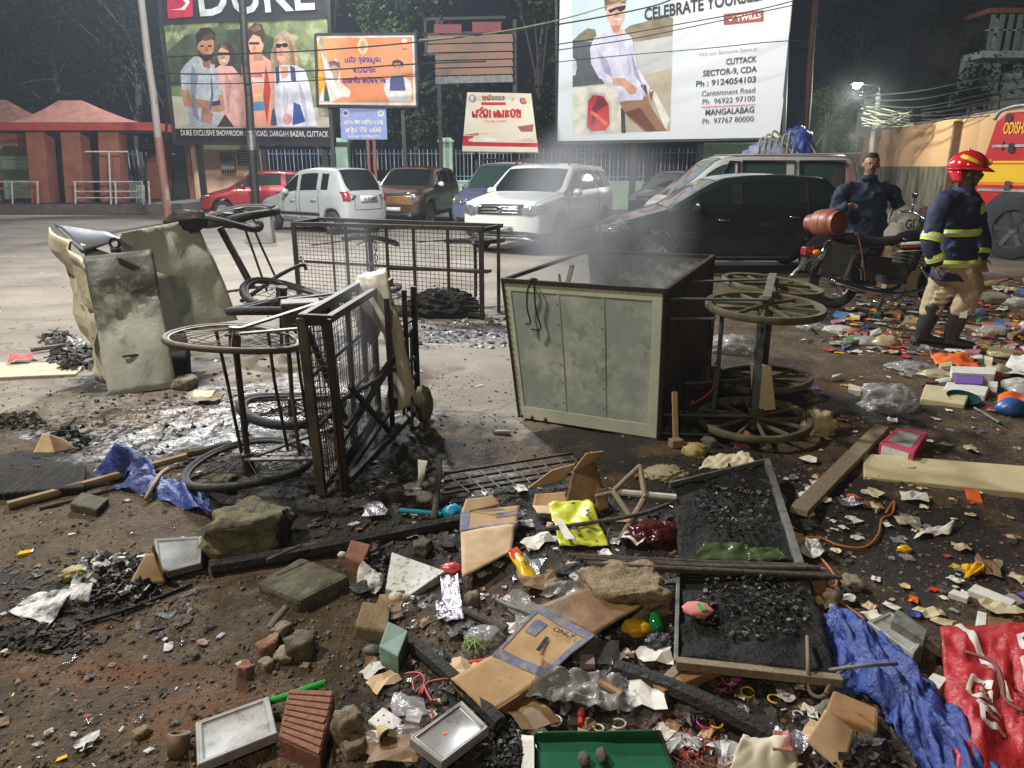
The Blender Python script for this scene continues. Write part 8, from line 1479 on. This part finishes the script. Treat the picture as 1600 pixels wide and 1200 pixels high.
wire([(1262,992),(1262,1040),(1264,1080),(1282,1092),(1302,1078),(1290,1086),(1306,1060),(1330,1040)],.007,'cable',mRope,'dull cord looping down from the lower charred panel','cord',zs=[.10,.09,.03,.02,.03,.04,.05,.06]); wire([(1296,1050),(1350,1046),(1400,1040)],.006,'cable',mTrayD,'thin grey cord tied round the blue wrapping','cord',zs=[.12,.17,.14])
qsheet([(1428,836),(1486,828),(1492,814),(1440,822)],.015,'plastic_tube',mPaper,'twisted white plastic below the long cream board','plastic',.03,9,5,14); lump(1414,856,22,16,'lemon_peel',mYellowPk,'yellow rind below the twisted white plastic','rind',4,.4,1.5,.8,False,sub=3); qsheet([(1506,902),(1538,890),(1540,878),(1512,884)],.02,'packet',mYellowPk,'orange and yellow packet above the white strip','packet',.02,12,7,12)
qbox([(1512,922),(1580,946),(1588,938),(1524,912)],.02,'wooden_strip',mPaper,'broken white strip above the red banner','strip',bev=.002); qbox([(1482,926),(1512,936),(1516,930),(1490,920)],.015,'wooden_strip',mPaper,'short white strip left of the broken white strip','strip',bev=.002); qbox([(1524,990),(1540,994),(1542,958),(1528,954)],.03,'card_strip',mPaper,'pale upright card strip at the top of the red banner','card',bev=.002); qbox([(1542,1000),(1580,1010),(1584,968),(1544,962)],.03,'carton_piece',mCardW,'brown carton piece right of the pale card strip','carton',bev=.004)
qsheet([(1090,742),(1182,728),(1170,710),(1108,716)],[.06,.08,.10,.08],'splintered_board',mCream,'splintered cream board above the charred panel','board',.02,14,5,22,tear=.06); lump(1040,745,40,20,'straw_tuft',M('dry_straw',(.42,.38,.26),(.26,.22,.14),rough=.9,scale=30,stretch=(1,8,8)),'tuft of pale straw left of the charred panel','straw',6,1.2,4,.6); lump(1276,668,34,34,'crushed_flower',M('cream_crumple',(.55,.50,.36),(.40,.34,.2),rough=.7,scale=9),'cream crumpled scrap right of the lower cart wheel','scrap',7,1.2,2.4,.9); lump(1086,706,24,22,'straw_tuft',M('yellow_print',(.50,.42,.16),(.2,.15,.05),rough=.7,scale=20),'yellow printed scrap right of the raw stake','scrap',11,1,3,.8,sub=3)
qbox([(1370,796),(1376,792),(1362,782),(1358,786)],.03,'bottle_top',mBeige,'cream cap lying before the long cream board','cap',bev=.004); qbox([(1512,778),(1536,784),(1530,766),(1508,764)],.03,'packet',mOrange,'orange packet sticking out below the long cream board','packet',bev=.003)
# ---------------- bottom: trays, bricks, bangles
tray([(308,1200),(434,1148),(420,1088),(306,1134)],.05,'plastic_tray',mTray,'grey white plastic lid left of the grooved brick','lid'); stick([(418,1098),(506,1068)],.011,'plastic_tube',mGreenP,'bright green tube behind the grooved brick','tube',z=.03)
t = thing('brick','broken red brown brick with grooves between the grey lid and the switch plate','brick',Gd(478,1130)); qd = [(434,1150),(500,1180),(522,1078),(450,1076)]; tp4 = [G(x,y,.07) for x,y in qd]; m = MB(); bt = [V((p.x,p.y,gz(p.x,p.y) - .02)) for p in tp4]; m.add(bt + [p - V((0,0,.006)) for p in tp4],[(3,2,1,0),(4,5,6,7),(0,1,5,4),(1,2,6,5),(2,3,7,6),(3,0,4,7)]); mk(m,'core',mBrick,t,bevel=.006)
for k_ in range(9): v0,v1 = k_ / 9 + .012,(k_ + 1) / 9 - .012; a,b,c,d = [bil(tp4,u,v) for u,v in ((.02 + .03 * (k_ % 2),v0),(.97 - .05 * (k_ == 4),v0),(.97,v1),(.02,v1))]; m = MB(); dn = V((0,0,.012)); m.add([a - dn,b - dn,c - dn,d - dn,a,b,c,d],[(4,5,6,7),(0,1,5,4),(1,2,6,5),(2,3,7,6),(3,0,4,7)]); mk(m,'ridge',mBrick,t,bevel=.002)
t = thing('switch_plate','white electric switch plate lying left of the clear plastic lid','switch plate',Gd(600,1128)); tp4 = [G(x,y,.02) for x,y in ((574,1126),(606,1146),(632,1126),(598,1104))]; m = MB(); bt = [p - V((0,0,.018)) for p in tp4]; m.add(bt + tp4,[(3,2,1,0),(4,5,6,7),(0,1,5,4),(1,2,6,5),(2,3,7,6),(3,0,4,7)]); mk(m,'plate',mPaper,t,bevel=.004)
for u,v in ((.3,.3),(.3,.65),(.65,.5)): m = MB(); q = bil(tp4,u,v); m.lathe([(.0028,0),(.0028,.0015),(0,.0015)],8,Matrix.Translation(q)); mk(m,'socket_hole',mChar,t)
m = MB(); q = Gd(600,1160,.02); A,B2 = frame(V((.5,-.8,.2))); mt = Matrix((A,B2,V((.5,-.8,.2)).normalized())).transposed().to_4x4(); mt.translation = q; m.lathe([(.012,-.03),(.016,-.01),(.024,.02),(.027,.035),(.022,.03),(.012,.0)],16,mt); lone(m,'broken_bulb',M('yellowed_glass',(.52,.46,.24),(.4,.34,.16),rough=.3,scale=14),'broken yellowed lamp holder below the switch plate','bulb',smooth='all')
qbox([(632,1124),(656,1130),(662,1112),(638,1106)],.035,'small_tin',mTray,'small grey tin left of the clear plastic lid','tin',bev=.003)
t = thing('wire_tangle','tangle of thin red wire above the small grey tin','wire',Gd(660,1090)); rw = M('red_wire',(.42,.05,.05),rough=.5)
for pts in ([(634,1066),(655,1068),(664,1082),(656,1104)],[(660,1104),(668,1088),(690,1084),(702,1082)],[(650,1100),(662,1092),(668,1104),(676,1118)],[(648,1098),(646,1080),(658,1072)]): m = MB(); m.tube(smoothpts([Gd(x,y,.03) for x,y in pts],5),.0035,6); mk(m,'strand',rw,t,smooth='all')
t = tray([(640,1160),(690,1196),(764,1142),(722,1100)],.06,'plastic_tray',M('milky_plastic',(.30,.30,.31),(.24,.24,.25),rough=.30,scale=4,c3=(.13,.125,.12),c3amt=.38,c3scale=7),'shiny clear plastic lid with an orange dot','lid'); m = MB(); q = G(695,1147,.064); m.lathe([(.008,0),(.006,.004),(0,.004)],12,Matrix.Translation(q)); lone(m,'sticker',mOrange,'tiny orange dot on the shiny clear lid','sticker')
q = Gd(282,1182,.02); m = MB(); m.lathe([(.026,-.03),(.03,.0),(.032,.03),(.026,.032),(.024,.0),(.02,-.02)],18,Matrix.Translation(q) @ Matrix.Rotation(-.5,4,'X')); lone(m,'cup',M('tan_cup',(.20,.14,.09),(.12,.09,.06),rough=.6),'small tan cup lying left of the grey white lid','cup',smooth='all')
t = thing('metal_tray','dark green metal tray with a white folded edge at the bottom','tray',Gd(930,1180)); cc = [G(822,1260,.05),G(1075,1260,.05),G(1036,1148,.06),G(832,1150,.06)]; mk(ripped(cc,.012,3,3,20,False),'sheet',mGreenTr,t,smooth='all',solid=.006); mk(ripped([G(816,1260,.0),G(836,1260,.075),G(834,1150,.085),G(813,1148,.01)],.006,4,5,10),'white_edge',mPaper,t,smooth='all',solid=.004); mk(ripped([G(832,1156,.06),G(1038,1154,.06),G(1032,1142,.09),G(836,1144,.09)],.006,4,6,14),'top_lip',mGreenTr,t,smooth='all',solid=.005)
for k_,(x,y) in enumerate(((912,1186),(940,1180))): m = MB(); m.blob(G(x,y,.075),(.016,.024,.012),5 + k_,.3,2,3); lone(m,'leaf_scrap',mBark,('dark brown scrap left on the green metal tray','lighter brown scrap right on the green metal tray')[k_],'scrap',smooth='all')
shards(900,1085,190,70,240,.022,'charred_film',[mCharG],'glossy black crumpled film right of the long flattened carton','plastic film',.05,21,.05); qsheet([(822,1092),(985,1116),(980,1060),(850,1046)],[.04,.04,.08,.09],'plastic_film',mClear,'clear crumpled film draped over the glossy black film','plastic film',.07,12,11,34,tear=.05); qsheet([(846,935),(900,928),(930,905),(852,915)],[.05,.06,.1,.09],'plastic_film',mClear,'clear film tucked behind the upper end of the long carton','plastic film',.05,14,15,20)
qsheet([(892,1042),(966,1046),(968,1008),(912,1006)],[.02,.02,.05,.05],'zip_bag',mClearD,'smoky zip bag with a pink label right of the long carton','plastic bag',.01,8,4,14); qbox([(906,1036),(930,1038),(928,1022),(908,1022)],.055,'label_card',M('dusty_pink_card',(.32,.25,.25),rough=.6),'dusty pink label inside the smoky zip bag','card',bev=.001)
for k_,(x,y,r_,c_,lb) in enumerate(((1168,1081,.020,mYellowPk,'whole yellow bangle left of the open yellow one'),(1210,1096,.020,mYellowPk,'open yellow bangle right of the whole yellow one'),(1100,1132,.023,M('magenta_plastic',(.48,.05,.24),rough=.3),'magenta bangle below the charred log'),(1119,1134,.018,mYellowPk,'yellow bangle touching the magenta one'),(866,1132,.022,mBulb,'cream bangle above the left of the green metal tray'),(966,1136,.022,mBulb,'cream bangle above the right of the green metal tray'),(935,1138,.016,mBulb,'small cream bangle beside the red lipstick'),(1062,1047,.018,mYellowPk,'yellow bangle under the two short sticks'),(1140,1062,.022,M('magenta_plastic',(.48,.05,.24),rough=.3),'magenta bangle above the yellow ones'),(1246,1122,.014,mBulb,'white ring with a magenta bead left of the torn tan carton'),(1296,1010,.02,mCyan,'cyan bangle by the blue wrapping'))):
 q = Gd(x,y,.010); m = MB(); n_ = 20 if k_ not in (1,4,5) else 16; a0 = R.uniform(0,6); tl_ = R.uniform(-.3,.3); pts = [q + V((r_ * math.cos(a0 + 2 * PI * k2 / 20),r_ * math.sin(a0 + 2 * PI * k2 / 20),tl_ * r_ * math.sin(2 * PI * k2 / 20))) for k2 in range(n_)]; m.tube(pts,.0032,7,closed=n_ == 20); lone(m,'bangle',c_,lb,'bangle','bangles scattered by the charred log',smooth='all')
m = MB(); q = Gd(908,1124,.012); m.tube([q + V((-.004,-.03,0)),q + V((0,0,0)),q + V((0,.0,0)),q + V((.004,.026,.004))],[.009,.010,.012,.012],10); lone(m,'lipstick',mRedPk,'red lipstick tube above the green metal tray','lipstick',smooth=True); m = MB(); q = Gd(736,1045,.014); m.tube([q + V((-.055,-.02,0)),q + V((.055,.012,0))],.011,10); lone(m,'red_tube',mRedPk,'red tube at the left edge of the long carton','tube',smooth=True)
t = thing('string_tangle','tangle of lime green string left of the long carton','string',Gd(738,1020)); gs = M('lime_string',(.20,.42,.04),rough=.5)
for k_ in range(9): a = k_ * .9; m = MB(); m.tube(smoothpts([Gd(738 + 17 * math.cos(a),1020 + 12 * math.sin(a),.015),Gd(736 + 6 * math.cos(a + 1),1018 + 6 * math.sin(a + 2),.035),Gd(742 + 20 * math.cos(a + 2.2),1022 + 12 * math.sin(a + 2.4),.015)],5),.0022,5); mk(m,'strand',gs,t,smooth='all')
lump(758,1004,36,22,'plastic_bag',mClear,'tiny clear bag above the lime string tangle','plastic bag',14,1,2.4,.8); q = Gd(1022,985,.03); m = MB(); m.tube([q + V((0,-.06,0)),q + V((0,.02,0)),q + V((0,.05,0)),q + V((0,.08,0))],[.024,.024,.012,.011],12); lone(m,'small_bottle',M('green_glass',(.01,.16,.04),rough=.1,alpha=.8),'small green glass bottle right of the sandy boulder','bottle',smooth='all'); lump(995,985,30,22,'bead_bag',mYellowPk,'golden beads left of the green glass bottle','beads',9,.9,3,.7,sub=3); lump(1035,1010,34,30,'bead_string',mCharG,'shiny black beads below the green glass bottle','beads',6,1,3.5,.7)
stick([(938,1065),(972,1088)],.012,'wood_piece',mStickO,'orange brown wood piece on the glossy black film','wood',z=.08); shards(775,1165,130,80,420,.011,'coal',[mCharG,mChar],'heap of glossy coal pieces left of the green metal tray','charcoal',.03,29,.05)
# ---------------- left middle: burnt litter by the shell
qbox([(-20,590),(118,584),(136,566),(-20,566)],.03,'cream_board',M('cream_dirty_board',(.50,.45,.33),(.40,.35,.25),rough=.7,scale=4,c3=(.12,.1,.08),c3amt=.27,c3scale=4),'cream panel lying flat left of the sheet metal shell','panel',bev=.006); shards(116,562,76,50,160,.035,'charred_heap',[mChar,mStickB,mCharG],'charred heap between the cream board and the shell','charred litter',.12,31); qsheet([(12,566),(48,564),(54,556),(18,556)],.05,'red_cloth',M('red_cloth',(.45,.07,.06),rough=.7),'red cloth lying on the cream panel','cloth',.03,8,5,12); qsheet([(102,544),(132,544),(134,534),(106,532)],.06,'plastic_bag',mClear,'white plastic at the back of the charred heap','plastic',.05,12,5,12); stick([(48,548),(104,540)],.02,'tube',mTrayD,'grey tube behind the cream panel','tube',z=.03); shards(90,534,60,20,60,.03,'charred_twist',[mChar,mStickB],'small charred twist above the grey tube','charred litter',.10,33,.5)
shards(28,662,90,22,90,.025,'burnt_roll',[mChar,mStickB,mTrayD],'burnt black strips at the left edge','burnt litter',.04,35,.5); carton([[(52,710,.02),(86,708,.02),(76,676,.12),(66,676,.12)],[(86,708,.02),(118,700,.03),(100,684,.08),(76,676,.12)]],'torn pale carton standing above the striped burnt carton',[mCardP,mCardW],'torn_carton',seed=41); shards(110,690,60,34,80,.026,'charred_lump',[mChar,mCharG],'charred lump right of the torn pale carton','charred litter',.08,37); qbox([(-20,772),(130,760),(134,726),(-20,738)],.05,'burnt_carton',M('striped_char',(.010,.010,.010),(.06,.055,.05),rough=.8,scale=3,stretch=(16,1,1),lo=.5,hi=.6,bump=1),'striped burnt carton at the left above the pale wooden pole','carton',bev=.01); stick([(90,680),(118,654)],.012,'burnt_stick',mStickB,'burnt stick above the charred lump','stick',zs=[.02,.05]); qbox([(300,622),(330,620),(336,610),(304,610)],.03,'packet',mBeige,'pale yellow packet at the foot of the shell','packet',bev=.003); qsheet([(296,632),(336,628),(352,618),(312,618)],.02,'burnt_packet',mCardW,'scorched orange packet below the pale yellow one','packet',.03,9,4,12)
# ---------------- spilled goods by the firefighter: each piece a thing
PAL = [('red',(.36,.04,.04)),('white',(.58,.57,.53)),('cream',(.50,.43,.28)),('yellow',(.48,.38,.10)),('grey',(.34,.34,.33)),('brown',(.19,.11,.055)),('blue',(.06,.13,.28)),('pink',(.42,.17,.22)),('orange',(.46,.15,.05)),('green',(.10,.24,.10)),('tan',(.36,.25,.14)),('purple',(.14,.08,.22))]
ZN = [('left of the firefighter boots',1305,1425,489,541,11),('right of the firefighter boots',1512,1640,500,560,12),('behind the firefighter',1528,1640,430,492,10),('at the right edge below the orange cloth',1540,1640,565,612,6),('on the soil right of the cart wheels',1290,1480,548,610,3)]
rz_ = random.Random(21)
KIN = ('card','wrapper','carton','bag')
for zn,xa,xb,ya,yb,nk in ZN:
 for ci,(cn,cv) in enumerate(PAL[:nk]):
  for ki,kn in enumerate(KIN):
   if kn == 'bag' and cn not in ('white','grey','pink','cream') or rz_.random() < .12: continue
   x,y = rz_.uniform(xa,xb),rz_.uniform(ya,yb); w,h_ = rz_.uniform(12,34),rz_.uniform(4,9); a = rz_.uniform(-.5,.5); mt = M('goods_%s_%s' % (cn,kn),cv,tuple(k * .7 for k in cv),rough=.25 if kn in ('wrapper','bag') else .6,scale=9,c3=(.07,.055,.04),c3amt=.36,c3scale=7)
   q = [(x + dx * w / 2 * math.cos(a) - dy * h_ * math.sin(a) * .5,y + dx * w / 2 * math.sin(a) * .5 + dy * h_ / 2) for dx,dy in [(a_ * rz_.uniform(.6,1.2),b2 * rz_.uniform(.55,1.2)) for a_,b2 in ((-1,1),(1,1),(1,-1),(-1,-1))]]; lb = '%s %s in the spilled goods %s' % (cn,{'card': 'card piece','wrapper': 'crumpled wrapper','carton': 'small carton','bag': 'plastic bag'}[kn],zn); gp = 'spilled goods around the firefighter'
   if kn == 'card': qbox(q,rz_.uniform(.006,.03),'card_piece',mt,lb,'card',gp,.001,rise=[0,rz_.uniform(0,.03),rz_.uniform(0,.05),0])
   elif kn == 'carton': qbox(q,rz_.uniform(.02,.045),'small_carton',mt,lb,'carton',gp,.003,rise=[0,rz_.uniform(-.02,.02),rz_.uniform(-.01,.04),0])
   elif kn == 'wrapper': qsheet(q,[.01,.01,.05,.04],'wrapper',mt,lb,'wrapper',.035,9,rz_.randint(1,90),10,group=gp,tear=.08)
   else: lump(x,y,w * 1.3,h_ * 2.4,'plastic_bag',mt,lb,'plastic bag',rz_.randint(1,90),.7,2.2,.8,group=gp,sub=3)
# ---------------- what nobody would count: clods, gravel, ash flakes, paper flecks, threads
def scatter(name,label,n,fn,mats,size,flat=1.0,seed=1,shape='clod',sink=.3):
 r = random.Random(seed); m = MB(); done = 0
 while done < n:
  x,y = fn(r); s_ = size * (.35 + r.random() ** 3 * 1.6); z = gz(x,y); done += 1; p = V((x,y,z + s_ * flat * (.5 - sink)))
  if shape == 'clod':
   vs = [p + V((s_ * a * r.uniform(.6,1.25),s_ * b * r.uniform(.6,1.25),s_ * flat * c * r.uniform(.6,1.25))) for a,b,c in ((1,.1,0),(.2,1,.1),(-.9,.3,0),(-.2,-1,-.1),(.1,0,1),(0,.1,-.9),(.6,-.6,.6),(-.6,.5,.6))]
   m.add(vs,[(0,1,4),(1,7,4),(7,2,4),(2,3,4),(3,6,4),(6,0,4),(1,0,5),(2,7,1),(2,1,5),(3,2,5),(0,6,3),(0,3,5)],r.randrange(len(mats)))
  else:
   if s_ > .006 and shape == 'scrap':
    a = r.uniform(0,2 * PI); u,w = V((math.cos(a),math.sin(a),0)),V((-math.sin(a),math.cos(a),0)); l = r.uniform(.7,1.7); sd = r.random() * 90; i0 = len(m.v)
    m.sheet(lambda i,j: p + u * (s_ * l * (2 * i - 1 + .5 * noise.noise(V((j * 2.3,sd,1))))) + w * (s_ * (2 * j - 1 + .5 * noise.noise(V((i * 2.3,sd,5))))) + V((0,0,.004 + s_ * .85 * abs(noise.noise(V((i * 2.1,j * 2.1,sd)))))),3,3,r.randrange(len(mats))); continue
   a = r.uniform(0,2 * PI); u,w = V((math.cos(a),math.sin(a),r.uniform(-.3,.3))),V((-math.sin(a),math.cos(a),r.uniform(-.3,.3))); l = r.uniform(.5,2.2); p.z = z + s_ * .22 + .003
   q = [p - u * s_ * l - w * s_ * .6,p + u * s_ * l - w * s_ * r.uniform(.3,.8),p + u * s_ * l * .8 + w * s_ * .6,p - u * s_ * l * .7 + w * s_ * r.uniform(.3,.8)]; d_ = V((0,0,.0015)); m.add(q + [k + d_ for k in q],[(3,2,1,0),(4,5,6,7),(0,1,5,4),(1,2,6,5),(2,3,7,6),(3,0,4,7)],r.randrange(len(mats)))
 return kind(mk(m,name,mats),'stuff')
mClod = [M('soil_clod',(.085,.058,.034),(.15,.105,.062),rough=.95,scale=14,bump=.6),M('dark_clod',(.04,.029,.019),(.07,.05,.033),rough=.95,scale=14),M('pale_grit',(.26,.21,.15),(.18,.145,.10),rough=.95,scale=14)]
def near(r): y = 1.55 + 4.2 * r.random() ** 1.7; return r.uniform(-.80,.80) * (y + .35),y
def nearcl(r):
 x,y = near(r)
 while vn(x * 1.9,y * 1.9,31) < r.uniform(-.25,.3): x,y = near(r)
 return x,y
scatter('soil_clods','clods',11000,nearcl,mClod[:2] + mClod[:1],.0075,.65,3,'clod',.42); scatter('gravel','gravel',3200,near,mClod + [mStone,mBrick],.0055,.8,4)
def px_in(xa,xb,ya,yb):
 def f(r): p = G(r.uniform(xa,xb),lerp(ya,yb,r.random())); return p.x,p.y
 return f
def wide(r): y = 4.5 + 6 * r.random(); return r.uniform(-.72,.72) * y,y
scatter('road_grit','grit',900,wide,mClod,.009,.6,5)
FL = [mPaper,mPaper,mTray,mCardP,mYellowPk,mRedPk,mClear,mBlueT,mMagenta if 'mMagenta' in globals() else mPinkBx]
scatter('paper_flecks','flecks',260,near,FL,.005,1,6,'flake'); scatter('paper_scraps','scraps',320,px_in(1240,1640,470,980),FL + [mOrange,mPurple,mClear,mClearD],.014,1,7,'scrap'); scatter('paper_scraps','scraps',620,px_in(1295,1640,440,560),FL + [mOrange,mCardW,mChar,mClear,mPaper,mBeige],.030,1,8,'scrap'); scatter('paper_scraps','scraps',190,px_in(560,1340,745,1200),[mCardW,mClearD,mCharG,mPaper,mPaperB,mCardP,mChar,mClear,mFoil],.030,1,14,'scrap'); scatter('paper_scraps','scraps',90,px_in(1250,1640,560,1000),[mClear,mPaper,mCardW,mBeige,mClearD],.030,1,15,'scrap'); scatter('paper_scraps','scraps',560,px_in(600,1340,740,1200),[mPaper,mCardW,mClear,mClearD,mCharG,mCardP,mTray,mCharG,mFoil,mChar,mPaperB],.016,1,10,'scrap'); scatter('paper_scraps','scraps',150,px_in(0,700,760,1200),[mPaperB,mCardW,mCharG,mChar,mClearD,mTray],.010,1,11,'scrap'); scatter('paper_flecks','flecks',130,px_in(0,800,420,640),[mPaper,mTray,mChar,mCardP],.014,1,9,'flake')
AS = [mChar,mCharG,mStickB]
for i,(xa,xb,ya,yb,n,s_) in enumerate(((120,480,560,760,700,.014),(480,700,640,860,600,.013),(620,800,490,545,260,.022),(0,330,880,1000,420,.010),(560,1060,760,1180,1500,.010),(1040,1330,640,1080,800,.011),(250,700,440,520,220,.02),(1250,1480,440,540,240,.022),(1000,1340,1060,1200,500,.008))):
 scatter('ash_flakes','ash',n,px_in(xa,xb,ya,yb),AS + ([mPaperB] if i in (0,2) else [mClod[1]]),s_,.6,40 + i,'flake' if i % 2 else 'clod')
def threads(xa,xb,ya,yb,n,mat,seed):
 r = random.Random(seed); m = MB()
 for k in range(n):
  p = G(r.uniform(xa,xb),r.uniform(ya,yb)); a = r.uniform(0,6.3); pts = []
  for j in range(5): pts.append(V((p.x,p.y,gz(p.x,p.y) + .006 + .012 * r.random()))); a += r.uniform(-1.2,1.2); p = p + V((math.cos(a),math.sin(a),0)) * .014
  m.tube(pts,.0013,4)
 return kind(mk(m,'shredded_threads',mat),'stuff')
mThr = M('red_thread',(.40,.075,.045),rough=.7); threads(1060,1150,1140,1200,60,mThr,1); threads(1000,1040,1110,1150,24,mThr,2); threads(640,680,1100,1160,16,mThr,3); threads(1120,1170,1045,1080,14,M('magenta_plastic',(.48,.05,.24),rough=.3),4)
# ---------------- haze over the yard
hz = MB(); hz.box((2,28,8.5),(150,92,19)); hm = bpy.data.materials.new('haze'); hm.use_nodes = True; N = hm.node_tree.nodes; N.remove(N['Principled BSDF']); pv = N.new('ShaderNodeVolumePrincipled'); pv.inputs['Color'].default_value = (.75,.82,.95,1); pv.inputs['Density'].default_value = .0017; pv.inputs['Anisotropy'].default_value = .3
hm.node_tree.links.new(pv.outputs[0],N['Material Output'].inputs['Volume']); hzo = mk(hz,'haze',hm); hzo['kind'] = 'stuff'
